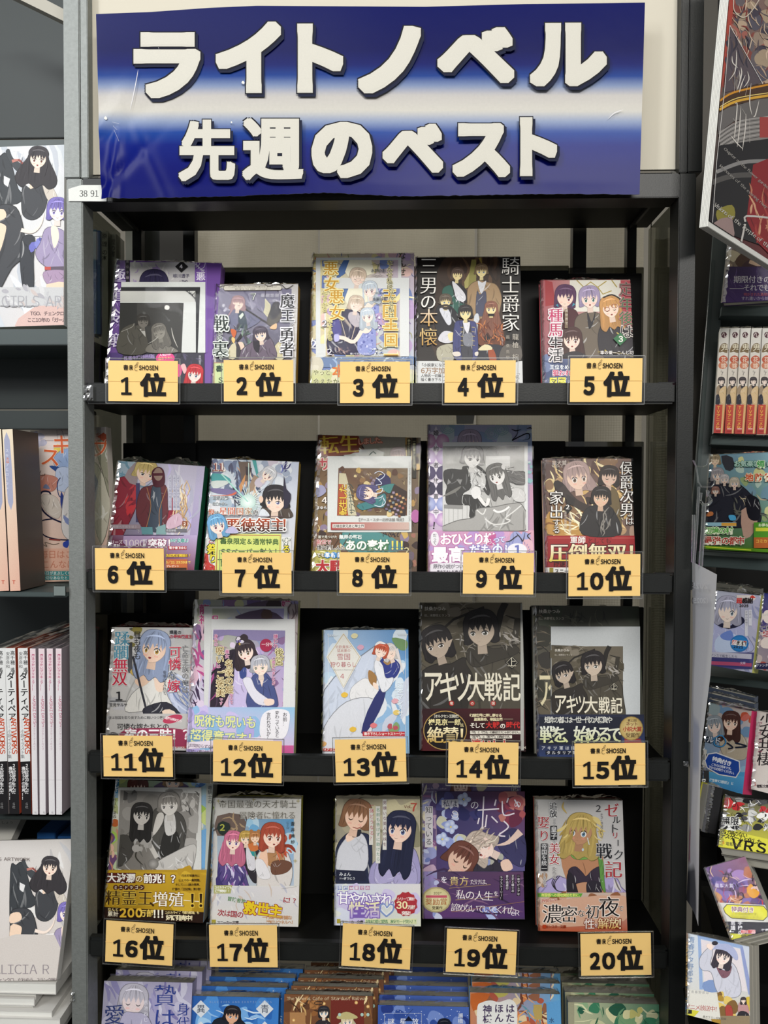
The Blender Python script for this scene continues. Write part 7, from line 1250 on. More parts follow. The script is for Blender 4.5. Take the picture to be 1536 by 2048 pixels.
def le(A):
    A.bg('#c08058', '#5c9cc8', '#a8604c', '#7cb0d0'); A.blob(470, 240, 820, 500, 30, 36, ['#c4784c', '#d8a870', '#a85440', '#b0a858', '#8c5c44', '#d8c098'], 3); A.dab(640, 250, 880, 500, 34, 90, 10, ['#8c4434', '#d8c8a8', '#5c8c9c', '#e0a060', '#6c4030'], 60, 5, 60); A.poly([(820, 290), (890, 280), (890, 500), (830, 500)], '#5c98c8'); A.poly([(470, 250), (560, 250), (520, 300), (480, 330)], '#b8602c', 2); A.poly([(760, 300), (800, 300), (800, 370), (765, 370)], '#b09858')
    A.poly([(500, 310), (520, 290), (560, 280), (600, 288), (650, 275), (680, 300), (685, 360), (670, 500), (510, 500), (498, 400)], '#dcdcd8', 4)
    A.txt('はたら', 630, 296, 44, '#3c2c50', v=1, w=.02); A.txt('ほんの', 578, 296, 44, '#3c2c50', v=1, w=.02); A.txt('神様', 524, 300, 44, '#3c2c50', v=1, w=.02); A.txt('水', 832, 360, 26, '#2c3c58', w=.01)
lowstack('orange and blue paperback with a cloud-shaped white title plate', 'fifth', (940, 1984), (1120, 1989), (740, 1880, .4297), le, 3, .018, '#5c94c0', .004, amp=.010)
def lf(A):
    A.bg('#b9b898', '#5c9070', '#a8a884', '#2c6c50'); A.blob(950, 295, 1370, 520, 30, 44, ['#c4c49c', '#7ca478', '#3c7c5c', '#b0b484', '#d8d4a8', '#2a5c48', '#8cac84'], 4); A.blob(1180, 310, 1260, 380, 7, 22, ['#e0dca8', '#c9c478', '#ece8c4'], 6); A.dab(950, 300, 1370, 500, 26, 90, 9, ['#2c5c44', '#d8d8b0', '#6c9c74'], 60, 7, 70); A.rect(905, 290, 950, 520, '#9c9a80')
lowstack('green and cream paperback', 'rightmost', (1136, 2004), (1318, 2009), (740, 1880, .4297), lf, 5, .017, '#a8a684', 0, amp=.007, Yt=.047, lean=5)

# ---------------------------------------------------------------- general boxes for the side bays
def tpane(bl, br, tl, Y0, Y1=None, lean=0):
    """like Pane, but turned in its own plane so that its left edge runs through tl"""
    p = Pane(at(*bl, Y0), at(*br, Y0 if Y1 is None else Y1), tl, lean=lean)
    a, b = p.loc(np.array([tl]))[0]; th = math.atan2(a, b); ux, uy = p.ux, p.uy
    p.uy = uy*math.cos(th)+ux*math.sin(th); p.ux = ux*math.cos(th)-uy*math.sin(th); p.h = math.hypot(a, b)
    p.w = float(p.loc(np.array([br]))[0][0]); return p
def slabbook(pn, label, crop, draw, t, spine='#cccccc', cat='book', name='paperback_book', group=None, wrap=True, spine_left=False, amp=.004, seed=1, pages=True):
    root = empty(name, pn.M(), label, cat, group)
    if pages: book_body(root, pn.w, pn.h, t, spine, spine_left=spine_left)
    else: MB().box(0, 0, 0, pn.w, t, pn.h).build('body', mat('cover_'+spine.strip('#'), spine, .45), root, .0004)
    A = Art(pn, crop); draw(A); A.build(root)
    if wrap: film(root, pn.w, pn.h, t, seed, amp)
    return root
def spinebook(pn, label, crop, draw, depth, side='#cccccc', group=None, wrap=True, name='paperback_book'):
    """a book seen spine on: pn is the spine, covers and pages run back from it"""
    root = empty(name, pn.M(), label, 'book', group); w, h = pn.w, pn.h; c = mat('cover_'+side.strip('#'), side, .4, .4)
    b = MB(); b.box(0, 0, 0, w, .0008, h); b.box(0, .0008, 0, .0008, depth, h); b.box(w-.0008, .0008, 0, w, depth, h); b.build('cover', c, root)
    MB().box(.0008, .0008, .002, w-.0008, depth-.002, h-.003).build('page_block', PAGES, root)
    A = Art(pn, crop); draw(A); A.build(root)
    if wrap:
        r = random.Random(int(w*1e5)); V = []; n = 8
        for i in range(n+1):
            for j in range(4): V.append((w*j/3+r.uniform(-.0006, .0006), depth*i/n, h+.0008+r.uniform(0, .0022)))
        mesh('film_gather', V, [(4*i+j, 4*i+j+1, 4*i+j+5, 4*i+j+4) for i in range(n) for j in range(3)], CRUMPLE, root)
    return root
# ---------------------------------------------------------------- left bay
lc_ = empty('steel_bookcase', IM(-.55, .1, 0), 'slate green steel bookcase at the left of the display case', 'bookcase')
def lbx(name, m, x0, x1, y0, y1, Y0, Y1, zface=None, bevel=.0008):
    zb, zt = at(60, y1, Y0)[2], at(60, y0, Y0)[2]; xl = -.62 if x0 < 0 else at(x0, (y0+y1)/2, Y0)[0]; xr = XLo-.0006 if x1 > 128 else at(x1, (y0+y1)/2, Y0)[0]
    o = MB().box(xl, Y0, zb, xr, Y1, zt).build(name, m, None, bevel); o.parent = lc_; o.matrix_parent_inverse = Matrix.Translation((.55, -.1, 0)); return o
lbx('back_panel', TEALD, -1, 131, -60, 276, .16, .165)
lbx('rail', TEAL, -1, 131, 279, 300, .10, .12)
lbx('shelf_board', TEAL, -1, 131, 658, 690, .006, .2)
lbx('back_panel', TEALD, -1, 131, 700, 818, .10, .105); lbx('rail', TEALD, -1, 131, 821, 858, .068, .083)
lbx('shelf_board', TEAL, -1, 131, 1184.5, 1194, -.004, .2)
lbx('back_panel', TEALD, -1, 131, 1150, 1650, .235, .24)
lbx('shelf_board', TEALD, -1, 131, 1632, 1640, .02, .23)
lbx('label_holder', mat('grey_plastic', '#6c7674', .5), 106, 131, 1171, 1192, -.006, -.0045)
lbx('bottom_tray', DARK, -1, 131, 2150, 2160, -.03, .2)
P = [at(30, 0, .06), at(131, 44, .06), at(131, 20, .06), at(78, -4, .06)]
V = [np.array(q)+np.array([0, d, 0]) for d in (0, .012) for q in (P[0]+np.array([-.03, 0, .018]), P[1], P[2], P[3]+np.array([-.03, 0, .018]))]
tag(mesh('slant_bar', [v for v in V], [(0, 1, 2, 3), (7, 6, 5, 4), (0, 4, 5, 1), (1, 5, 6, 2), (2, 6, 7, 3), (3, 7, 4, 0)], mat('beige_bar', '#a8a498', .6)), 'slanting beige duct high in the top left corner', 'duct')  # pale diagonal at the top left, modelled as a plain bar

def woman_cover(A, x, y, k):
    q = lambda P: [(x+a*k, y+b*k) for a, b in P]
    A.cloth(q([(0, 160), (60, 130), (120, 260), (180, 480), (250, 560), (60, 700), (-60, 900), (-60, 200)]), '#34383c', 14, 3, light=.12)
    A.cloth(q([(60, 130), (90, 90), (130, 180), (240, 260), (230, 330), (140, 280)]), '#3c4044', 5, 4); A.poly(q([(100, 640), (210, 620), (250, 700), (180, 760)]), '#e0dfdc'); A.poly(q([(40, 350), (100, 380), (80, 460), (40, 430)]), '#dddddd')
    A.cloth(q([(230, 420), (310, 330), (440, 340), (470, 520), (430, 700), (330, 780), (230, 740), (210, 600)]), '#3a3c40', 12, 5, light=.1); A.poly(q([(300, 340), (380, 340), (430, 400), (300, 480), (280, 400)]), '#e6cdb8', 3); A.poly(q([(270, 330), (300, 340), (290, 470), (250, 440)]), '#e0dcd8'); A.cloth(q([(410, 300), (500, 280), (500, 420), (560, 560), (480, 600), (420, 460)]), '#c9c0b4', 7, 6)
    A.line(q([(120, 210), (190, 200), (240, 260), (270, 330)]), 30*k, '#b8786c', 5, 1); A.line(q([(180, 190), (230, 240), (260, 300)]), 20*k, '#8c4840', 4)
    A.fig(x+375*k, y+180*k, 84*k, '#343034', eye='#8a5c44', skin='#f0dac8', rot=6, L=3.4, W=2.3, d=0, mouth='o', sd=5)
    A.cloth(q([(0, 640), (160, 660), (230, 860), (240, 1120), (120, 1250), (-60, 1500), (-60, 760)]), '#3c3e42', 18, 7, light=.14); A.poly(q([(-60, 700), (40, 680), (60, 760), (-60, 800)]), '#e9cdb4', 3); A.poly(q([(-60, 830), (50, 830), (60, 900), (0, 1100), (-60, 1120)]), '#e9cdb4', 3)
    A.line(q([(210, 880), (320, 900), (400, 830), (440, 700)]), 40*k, '#eeddd0', 5, 1); A.line(q([(560, 880), (440, 920), (330, 930)]), 26*k, '#e9e6e4', 4)
    A.cloth(q([(220, 960), (340, 950), (330, 1180), (330, 1450), (240, 1480), (200, 1200)]), '#2f3238', 7, 4)
    A.blob(x+310*k, y+960*k, x+410*k, y+1100*k, 12, 36*k, ['#6a6cb8', '#8084c8', '#54569c'], 6)
    A.cloth(q([(440, 880), (520, 850), (640, 900), (700, 1000), (700, 1260), (560, 1290), (400, 1200), (350, 1100), (400, 1000)]), '#9c90b0', 18, 8, light=.15); A.poly(q([(500, 860), (560, 850), (580, 960), (530, 1060)]), '#f0dccb', 3); A.line(q([(440, 1260), (700, 1250)]), 36*k, '#5c5060', 0); A.rect(x+440*k, y+1240*k, x+500*k, y+1270*k, '#b84c44')
    A.cloth(q([(430, 1290), (640, 1280), (660, 1420), (480, 1420)]), '#a48ca8', 8, 5); A.poly(q([(460, 1410), (700, 1400), (700, 1600), (600, 1540), (480, 1520)]), '#e6cdb4', 2)
    A.fig(x+570*k, y+690*k, 90*k, '#7c70b8', eye='#8a7cc0', skin='#f2e4dc', rot=4, L=1.1, W=1.2, d=0, mouth='s', sd=9)
def art1(A, dark=False):
    A.bg('#cfd4d8', '#d3d8da', '#c4c8cc', '#dcd3cf'); A.dab(0, 90, 640, 1800, 30, 500, 90, ['#c6ccd2', '#dde0e2', '#b9bec6', '#d8d9dc'], 70, 3, 30)
    A.txt('ALICIA', -160, 90, 110, '#e6e9ea', m=.01); woman_cover(A, 0, 0, 1.0)
    A.poly([(140, 1840), (330, 1640), (640, 1560), (640, 1840)], '#d3b4ac', 2); A.poly([(0, 1440), (640, 1440), (640, 1620), (0, 1620)], '#c2c3c4'); A.dab(0, 1440, 640, 1620, 26, 120, 40, ['#b9b9bc', '#cfcfd0', '#c4b8b4', '#a9a8ae'], 60, 8, 50)
    A.txt('GIRLS ARTWORK', 20, 1500, 150, '#a3a3a8', w=-.008, m=.012, sx=.8, sp=1.02); A.txt('TGO、チェンクロ、だれゆう', 300, 1672, 46, '#54444a', w=.008, sp=.86); A.txt('ここ10年の「ガールズアート」をこの一冊に', 270, 1735, 48, '#54444a', w=.008, sp=.86)
pn = tpane((-60, 656), (128.5, 656.5), (-58, 296), .03, lean=4)
slabbook(pn, 'large white art book with a black-haired woman, standing on the left bookcase', (0, 280, .20505), art1, .018, '#d8dcdc', name='art_book', wrap=False)

# second row: spine-out books and one shown face out
def peach(o):
    def f(A):
        A.bg('#e0d4bc', '#ddd0b8', '#d8b09c', '#d4a896')
        A.poly([(o[0], 290), (o[0]+55, 290), (o[0]+90, 900), (o[0]+38, 900)], '#9ca0b8', 2); A.txt('スキップとローファー', o[0]+12, 380, 34, '#d8dae4', v=1, sp=1.35); A.txt('大橋', o[0]+20, 460, 30, '#d07c50', v=1, w=.01)
        A.txt('T', o[0]+78, 1655, 44, '#b8503c', w=.04)
    return f
pn = tpane((20.5, 1182), (41, 1182), (4.5, 859), -.002)
spinebook(pn, 'cream spine with a grey lozenge, second from left on the middle left shelf', (0, 820, .20513), peach((40, 0)), .06, '#52463f', 'peach comic spines on the middle left shelf', wrap=False)
pn = tpane((-1, 1182), (18, 1182), (-17, 859), -.002)
spinebook(pn, 'peach spine cut by the left edge of the picture, on the middle left shelf', (0, 820, .20513), peach((-65, 0)), .08, '#52463f', 'peach comic spines on the middle left shelf', wrap=False)
def face(A):
    A.bg('#d4c9c4', '#cfc6c6', '#dcb8a4', '#d8b09c'); A.rect(290, 190, 380, 1700, '#d8cfc4'); A.txt('漫画', 315, 380, 36, '#c07850', v=1, w=.02); A.txt('リノ', 310, 215, 30, '#c08858', v=1)
    A.blob(320, 230, 440, 330, 6, 50, ['#a0a0b8', '#b0aec0'], 4); A.line([(440, 300), (560, 300), (555, 190)], 3, '#4a4450', 0); A.line([(560, 240), (760, 220)], 3, '#4a4450', 0); A.line([(600, 190), (640, 300), (760, 340)], 3, '#4a4450', 0)
    A.poly([(520, 400), (560, 330), (640, 380), (620, 430)], '#d8c058', 2)
    A.cloth([(520, 480), (600, 390), (700, 380), (760, 460), (740, 560), (560, 560)], '#8fa4c8', 8, 4); A.poly([(480, 545), (560, 550), (660, 600), (610, 640), (530, 590)], '#2c4a84', 2); A.cloth([(560, 570), (660, 560), (760, 640), (760, 800), (560, 780), (540, 660)], '#b4c0d8', 9, 5, light=.2)
    A.cloth([(340, 680), (420, 630), (540, 650), (570, 700), (520, 790), (380, 790), (330, 740)], '#b87c6c', 9, 6); A.line([(400, 590), (390, 630), (430, 640), (440, 620)], 6, '#4a3c34', 5); A.poly([(420, 760), (450, 720), (490, 770)], '#6c7490', 2)
    A.line([(500, 850), (480, 800), (410, 800), (385, 880), (420, 980), (500, 1050), (610, 1100)], 16, '#1c1c38', 6); A.cloth([(400, 850), (470, 820), (560, 860), (600, 980), (560, 1060), (440, 980)], '#c4bab0', 9, 3); A.line([(590, 660), (560, 720), (580, 840), (660, 860)], 9, '#2c3868', 5)
    A.poly([(600, 790), (640, 920), (620, 1000), (590, 900)], '#2c3c80', 2); A.cloth([(640, 780), (760, 790), (760, 1260), (640, 1240), (600, 1100)], '#d0ccca', 9, 5); A.poly([(620, 1020), (700, 1080), (760, 1020), (760, 1160), (640, 1100)], '#7c88b4', 2)
    A.line([(520, 1060), (410, 1080), (385, 1140), (430, 1220), (560, 1260), (760, 1270)], 12, '#1f1f38', 6); A.line([(400, 1300), (460, 1330), (440, 1290), (520, 1310), (580, 1300)], 6, '#6a5c50', 5); A.line([(480, 1260), (590, 1270)], 14, '#8c4038', 3); A.poly([(620, 1290), (680, 1270), (660, 1340), (620, 1330)], '#30449c', 3)
    A.cloth([(760, 600), (900, 500), (1000, 620), (1080, 900), (1000, 1300), (800, 1300)], '#b9b4a4', 16, 4); A.cloth([(930, 330), (1050, 300), (1200, 420), (1240, 700), (1100, 900), (1000, 600)], '#8c8a78', 12, 6); A.poly([(860, 560), (960, 700), (900, 1000), (840, 900)], '#5a6a90', 2); A.poly([(950, 260), (1010, 220), (1080, 270), (1030, 320)], '#c0583c')
    A.txt('ス', 400, 350, 200, '#cc6038', w=.012, o='#e9dccc', ow=.02, rot=4); A.txt('キ', 520, 220, 200, '#cc6038', w=.012, o='#e9dccc', ow=.02, rot=8); A.txt('ッ', 780, 230, 170, '#cc6038', w=.012, o='#e9dccc', ow=.02); A.txt('プ', 880, 280, 190, '#cc6038', w=.012, o='#e9dccc', ow=.02)
    A.rect(370, 1350, 1300, 1560, '#d9ab96'); A.txt('毎日はこんな日の', 388, 1365, 84, '#c07c64', w=.006, sp=.98); A.txt('こんなに楽しい', 405, 1462, 84, '#c07c64', w=.006, sp=.98)
    A.rect(405, 1570, 1100, 1612, '#3c8484'); A.txt('毎日がまぶしくなったとき', 412, 1572, 36, '#d8dcd8', w=.01); A.rect(405, 1616, 1100, 1656, '#3c8484'); A.txt('大切なあなたと', 412, 1618, 36, '#d8dcd8', w=.01)
pn = tpane((77, 1164.5), (228, 1164.5), (60.5, 861), .085)
slabbook(pn, 'pale comic with orange brush letters, face out on the middle left shelf', (0, 820, .20513), face, .016, '#d8cfc4', name='comic_book', wrap=False)

# third row: art books spine out
def sp_dp(x0):
    def f(A):
        A.bg('#dcdddc', '#d8d9d8', '#dcdddc', '#d8d9d8'); o = x0-45
        A.poly([(x0+20, 1440), (x0+140, 1432), (x0+150, 1925), (x0+24, 1925)], '#1f1e20'); A.txt('高千穂 遙', o+92, 450, 42, '#202022', v=1, w=.012, sp=1.02); A.txt('安彦良和', o+52, 460, 36, '#202022', v=1, w=.004, sp=1.05)
        A.txt('ダーティペア', o+58, 640, 74, '#161618', v=1, w=.02, sp=.98, rot=-2); A.line([(o+80, 1060), (o+82, 1140)], 2, '#707074', 0); A.txt('小説イラスト集', o+68, 1150, 38, '#55565a', v=1, w=.0, sp=.98)
        A.txt('ARTWORKS', o+152, 1040, 62, '#c04a24', w=.022, rot=88, sp=.80)
        A.txt('2大巨匠が生んだ', o+106, 1455, 36, '#ececec', v=1, w=.016, sp=.94); A.txt('痛快SFの世界！！', o+78, 1480, 34, '#ececec', v=1, w=.016, sp=.98); A.txt('G社', o+110, 1800, 28, '#9a9a9a', v=1)
    return f
for i, (tlx, blx, brx, xo, lb_) in enumerate(((-14, -6, 17, -62, 'white art book spine with black katakana, cut by the left picture edge'), (10.2, 19, 36, 45, 'white art book spine with black katakana, second from left, lower left shelf'), (35.7, 43.5, 60, 160, 'white art book spine with black katakana, beside the pink-lettered spines'))):
    pn = tpane((blx-(1, 0, 0)[i], 1628), (brx+(0, 3, 3)[i], 1628), (tlx, 1296), .010)
    spinebook(pn, lb_, (0, 1200, .22472), sp_dp(xo), .19, '#b05038' if i else '#8c8c8c', 'white art book spines on the lower left shelf', name='art_book')
def sp_pc(x0):
    def f(A):
        A.bg('#dcd6d8', '#d4ccd2', '#dcdadb', '#d8d6d8'); A.poly([(x0, 440), (x0+70, 430), (x0+74, 700), (x0, 700)], '#dccbd0')
        A.txt('魔法つかいプリキュア！！', x0+16, 480, 28, '#b04870', v=1, w=.018, sp=.98); A.txt('〜MIRAI DAYS〜', x0+54, 850, 34, '#b0506c', w=.01, rot=88, sp=.92); A.txt('キャラクターアーカイブ', x0+30, 1090, 22, '#a87c90', v=1, sp=1.02); A.rect(x0+4, 1600, x0+90, 1603, '#b9b4b6'); A.txt('社', x0+42, 1880, 20, '#5c5c60')
    return f
for i, (tlx, blx, brx) in enumerate(((60, 65, 76), (77, 79.5, 91.5), (93.5, 98, 110), (111.5, 112.5, 124))):
    pn = tpane((blx, 1629), (brx, 1629), (tlx, 1297), .010)
    spinebook(pn, 'thin white spine with pink lettering, %s of four on the lower left shelf' % ('leftmost', 'second from left', 'third from left', 'rightmost')[i], (0, 1200, .22472), sp_pc((265, 340, 415, 495)[i]), .17, '#a89ca4', 'thin pink-lettered spines on the lower left shelf', name='art_book')

# foot of the left bay
def lowcover(A):
    A.bg('#cdc9c6', '#d0ccc8', '#cbc4bf', '#cfc6c0'); A.o = A.o+np.array([-2, 28]); A.dab(0, 200, 720, 1600, 24, 400, 60, ['#c4c4c6', '#dcdad8', '#b9b6b6'], 70, 3, 30)
    s_, o_ = A.s, A.o.copy(); A.s = s_*.93; A.o = o_+np.array([14, 22]); woman_cover(A, 110, 60, .98); A.s, A.o = s_, o_
    A.txt('GIRLS ARTWORK', -130, 225, 44, '#5c4c48', w=0, m=.006, sx=1.15, rot=1); A.poly([(-200, 1110), (560, 1010), (590, 1500), (-200, 1500)], '#c9c2bc', 2); A.txt('ALICIA R', -60, 1290, 130, '#8c8488', m=.012, w=-.006, sx=.9); A.txt('チェンクロ、だれゆう、3ランク館などの', -40, 1440, 46, '#5c5054', w=.005, sp=.84); A.txt('ガールズアート」をこの一冊に集成', -30, 1505, 48, '#5c5054', w=.005, sp=.84); A.poly([(230, 1610), (300, 1575), (560, 1570), (570, 1610)], '#b07858')
pn = Pane(at(-90, 1963, .0), at(113.6, 1960, .0), (-60, 1682), lean=24)
slabbook(pn, 'wrapped white art book leaning on the stack at the bottom left', (0, 1640, .19923), lowcover, .010, '#d8d6d2', name='art_book', amp=.001)
bl_ = [(112, 1968, 1985, .000), (72, 1989, 1996, .008), (69, 1998, 2009, .006), (66, 2011, 2023, .009), (104, 2025, 2038, .004), (120, 2040, 2056, .002), (112, 2058, 2078, .004)]
for i, (xr, y0, y1, Y) in enumerate(bl_):
    a, b = at(-70, y1, Y), at(xr, y0-2.2, Y); rt_ = empty('art_book', IM(a[0], Y, a[2]), 'white-edged art book lying flat, %s from the top of the bottom left stack' % ('first', 'second', 'third', 'fourth', 'fifth', 'sixth', 'seventh')[i], 'book', 'art books lying flat at the bottom left')
    w_, h_ = b[0]-a[0], b[2]-a[2]; D_ = .17
    m_ = MB(); m_.box(0, 0, 0, w_, D_, .0008); m_.box(0, 0, h_-.0008, w_, D_, h_); m_.box(w_-.0008, 0, .0008, w_, D_, h_-.0008); m_.build('cover', mat('cover_white', '#cfcdc8', .4), rt_); MB().box(0, .0015, .0008, w_-.0008, D_-.002, h_-.0008).build('page_block', WHITE, rt_)
a = at(20, 1683, .12)
pn = Pane(at(-60, 1686, .08), at(22, 1680, .08), (-30, 1632), lean=62)
slabbook(pn, 'white book lying far back above the leaning art book, bottom left', (0, 1640, .19923), lambda A: (A.bg('#b9b7b0', '#bdbbb4', '#cfcdc6', '#c4c2ba'), A.txt('しょう', 10, 10, 30, '#55534c', sx=1.4)), .012, '#b9b7b0', wrap=False)
for i, (x0, y0, x1, y1) in enumerate(((74, 1666, 110, 1678), (115, 1673, 143, 1682))):
    a, b = at(x0, y1+22, .13), at(x1, y0, .13); o = MB().box(0, 0, 0, b[0]-a[0], .05, b[2]-a[2]).build('blue_box', mat('blue_card', '#2f6cb4', .4), None, .0008); o.location = (a[0], .13, a[2])
    tag(o, ('blue box edge behind the bottom left art book', 'blue box edge beside the grey post, behind the bottom left art book')[i], 'box')
lbx('lower_tray', DARK, -1, 131, 1702, 1706, .10, .2)

# books of the neighbouring bay seen through the left side panel
def thr(i, x0, x1, y0, y1, Y, col, lab, txt=None, h=None):
    pn = tpane((x0, y1), (x1, y1), (x0-1, y0), Y)
    def f(A):
        A.bg(col)
        if txt: A.txt(txt, 10, 20, 60, '#3a3934', v=1, w=.01)
    spinebook(pn, lab, (x0, y0, (x1-x0)/80), f, .03, col, None, wrap=False)
thr(0, 178, 193, 459, 668, .128, '#7aa4cc', 'pale blue spine seen through the left side panel')
thr(1, 193.5, 201, 461, 668, .130, '#3c70b8', 'deep blue spine seen through the left side panel, top shelf')
thr(3, 202, 216.5, 463, 700, .135, '#d8d5c8', 'white spine next to the blue ones, seen through the left side panel', '原　理　の本')
thr(4, 217, 233, 468, 700, .149, '#d2cfc2', 'second white spine seen through the left side panel, nearer the corner', '　理の書')
thr(5, 178, 216, 1230, 1530, .13, '#8c8074', 'dull grey box seen through the left side panel, third shelf')
thr(6, 180, 210, 1718, 1900, .13, '#5c4c40', 'brown box seen through the left side panel, lowest shelf')
# ---------------------------------------------------------------- right bay
rc = empty('display_rack', IM(.5, .3, 0), 'slate green display rack at the right of the display case', 'rack')
RP = Matrix.Translation((-.5, -.3, 0))
def rq(name, m, tl, tr, bl, br, Y0, Y1, d, bevel=.0006):
    """a board whose front face is given by its corners; Y0 at its left, Y1 at its right, d deep"""
    f = [at(*bl, Y0), at(*br, Y1), at(*tr, Y1), at(*tl, Y0)]; g = [q+np.array([d*.25, d, 0]) for q in f]
    o = MB().hexa([f[0], f[1], g[1], g[0], f[3], f[2], g[2], g[3]]).build(name, m, None, bevel); o.parent = rc; o.matrix_parent_inverse = RP; return o
rq('side_upright', TEAL, (1438, 330), (1466, 330), (1372, 1180), (1401, 1180), .28, .275, .012)
rq('side_upright', TEAL, (1423, 520), (1431, 520), (1377, 1180), (1385, 1180), .276, .276, .002)
rq('rear_panel', mat('umber', '#37332b', .6), (1390, -40), (1436, -40), (1384, 1180), (1432, 1180), .32, .32, .004)
rq('rear_panel', DARK, (1420, -40), (1640, -40), (1380, 2090), (1640, 2090), .40, .36, .004)
rq('shelf_board', TEAL, (1444, 612), (1600, 612), (1442, 631.5), (1600, 633), .25, .19, .09)
rq('shelf_board', TEAL, (1425, 870), (1600, 875), (1422, 889), (1600, 896), .25, .19, .10)
rq('shelf_board', TEAL, (1408, 1110), (1600, 1124), (1405, 1133), (1600, 1147), .20, .11, .11)
rq('shelf_board', TEAL, (1414, 1351), (1600, 1372), (1413, 1364), (1600, 1387), .17, .07, .14)
rq('shelf_board', TEALD, (1400, 1585), (1600, 1606), (1400, 1600), (1600, 1622), .10, .03, .2)
rq('bottom_board', DARK, (1395, 2150), (1600, 2170), (1395, 2160), (1600, 2180), -.14, -.16, .13)

T2 = (1380, 280, .18549); T3 = (1380, 640, .12693)
def r1(A):
    A.bg('#b0a494', '#b8aa98', '#4a3468', '#543c74'); A.blob(400, 1100, 900, 1380, 16, 90, ['#c9bca4', '#8c7c6c', '#d8ccb0', '#5c4438', '#b4a08c'], 4); A.poly([(560, 1380), (640, 1290), (760, 1290), (800, 1380)], '#4c3438', 3); A.line([(640, 1310), (730, 1340), (800, 1330)], 40, '#e0c0a4', 4)
    A.part('paper_band', .0006); A.slab(345, 1370, 1100, 1765, '#4a3570'); A.rect(345, 1370, 1100, 1765, ['#3c2c54', '#4c3868', '#543c7c', '#5a3f84']); A.dab(380, 1380, 850, 1740, 16, 160, 8, ['#6c5490', '#3a2a58'], 70, 5, 40)
    A.txt('期限付きの恋', 470, 1465, 82, '#e6e2ea', w=.004, m=.012, sp=.98); A.txt('——それでも', 430, 1555, 80, '#e6e2ea', w=.004, m=.012, sp=.90); A.txt('明かされた真相に涙', 580, 1650, 36, '#c06070', w=.01); A.txt('すれ違いから始まる', 555, 1690, 42, '#cfc6dc', w=.004)
pn = tpane((1444, 606.5), (1552, 608), (1462, 440), .235, .20, lean=6)
slabbook(pn, 'book with a deep purple band, on the top shelf of the right rack', T2, r1, .014, '#4a3468', amp=.001)
def sp7(k):
    ox = (370, 545, 705, 875, 1050, 1222)[k]
    def f(A):
        A.bg('#dcdad4', '#e4e2dc', '#d8c8b4', '#dccab8')
        def X(u, y): return ox+u*160+(1785-y)*.0636
        def p(L): return [(X(u, y), y) for u, y in L]
        A.ell(X(.42, 240), 235, 46, 48, '#4c2430'); A.line(p([(.2, 250), (.4, 200), (.5, 270), (.75, 230)]), 9, '#d8ccc8', 5)
        A.poly(p([(.0, 510), (.15, 400), (.55, 360), (.8, 400), (.85, 520), (.4, 500)]), '#7c6848', 2); A.txt('鬼', X(.12, 370), 370, 125, '#efe8d0', w=.004, o='#6a5638', ow=.05)
        for y in (620, 715): A.poly(p([(.05, y), (.2, y-42), (.5, y-62), (.8, y-42), (.95, y), (.8, y+44), (.5, y+56), (.2, y+44)]), '#c0583c' if y < 700 else '#cc7c5c', 3)
        A.txt('花嫁', X(.25, 580), 580, 88, '#f2e4d0', v=1, w=.006, sp=1.1); A.txt('の', X(.3, 790), 790, 24, '#3c3c3c'); A.txt('7', X(.3, 790), 805, 78, '#3a3a3c', m=.01)
        A.cloth(p([(.0, 1080), (.3, 1020), (.8, 1060), (.9, 1170), (.05, 1180)]), '#a08c74', 5, 3); A.cloth(p([(.3, 1030), (.7, 1010), (.6, 1100), (.4, 1080)]), '#302c34', 2, 4); A.fig(X(.45, 960), 960, 46, '#3c3438', skin='#f2e0d4', L=1.0, W=1.15, shut=True, mouth='f', sd=4)
        A.cloth(p([(.3, 1120), (.95, 1050), (.95, 1320), (.5, 1320)]), '#d8bc90', 6, 5); A.cloth(p([(.0, 1200), (.3, 1180), (.45, 1320), (.0, 1320)]), '#2c2c38', 3, 6)
        A.part('paper_band', .0005); A.slab(ox-4+28, 1335, ox+156+28, 1800, '#b84434'); A.poly([(ox+24, 1335), (ox+185, 1335), (ox+156, 1800), (ox-6, 1800)], '#c04c3a|#b03c38'); A.poly([(X(.72, 1335), 1335), (X(.95, 1335), 1335), (X(.88, 1790), 1790), (X(.7, 1790), 1790)], '#d8b078')
        A.txt('TVアニメ化', ox+48, 1350, 66, '#e8b84c', v=1, w=.012, sp=.94, rot=3); A.rect(ox+40, 1705, ox+110, 1725, '#e0a8a4'); A.rect(ox+36, 1748, ox+106, 1758, '#8c2428')
    return f
SPX = [((1427, 866), (1447.5, 866.6), (1440.7, 656.5)), ((1449.2, 867), (1469, 867.8), (1461, 656.5)), ((1469.5, 867.8), (1490, 868.5), (1481.3, 656.5)), ((1491, 868.5), (1512, 869.5), (1503.4, 656.5)), ((1513.3, 869.7), (1534, 870), (1525.3, 656.5)), ((1535, 870), (1556, 871), (1547, 656.5))]
for k, (bl, br, tl) in enumerate(SPX):
    Y0 = .235-k*.007; pn = tpane(bl, br, tl, Y0, Y0-.004)
    spinebook(pn, 'white and red comic spine, %s, right rack' % ('leftmost of the row', 'second from left in the row', 'third from left in the row', 'fourth from left in the row', 'fifth from left in the row', 'cut by the right edge of the picture')[k], T3, sp7(k), .03, '#d8d6d0', 'white and red comic spines on the right rack')
R6 = (1360, 880, .17582); R7 = (1340, 1120, .23445); R8 = (1330, 1560, .23815)
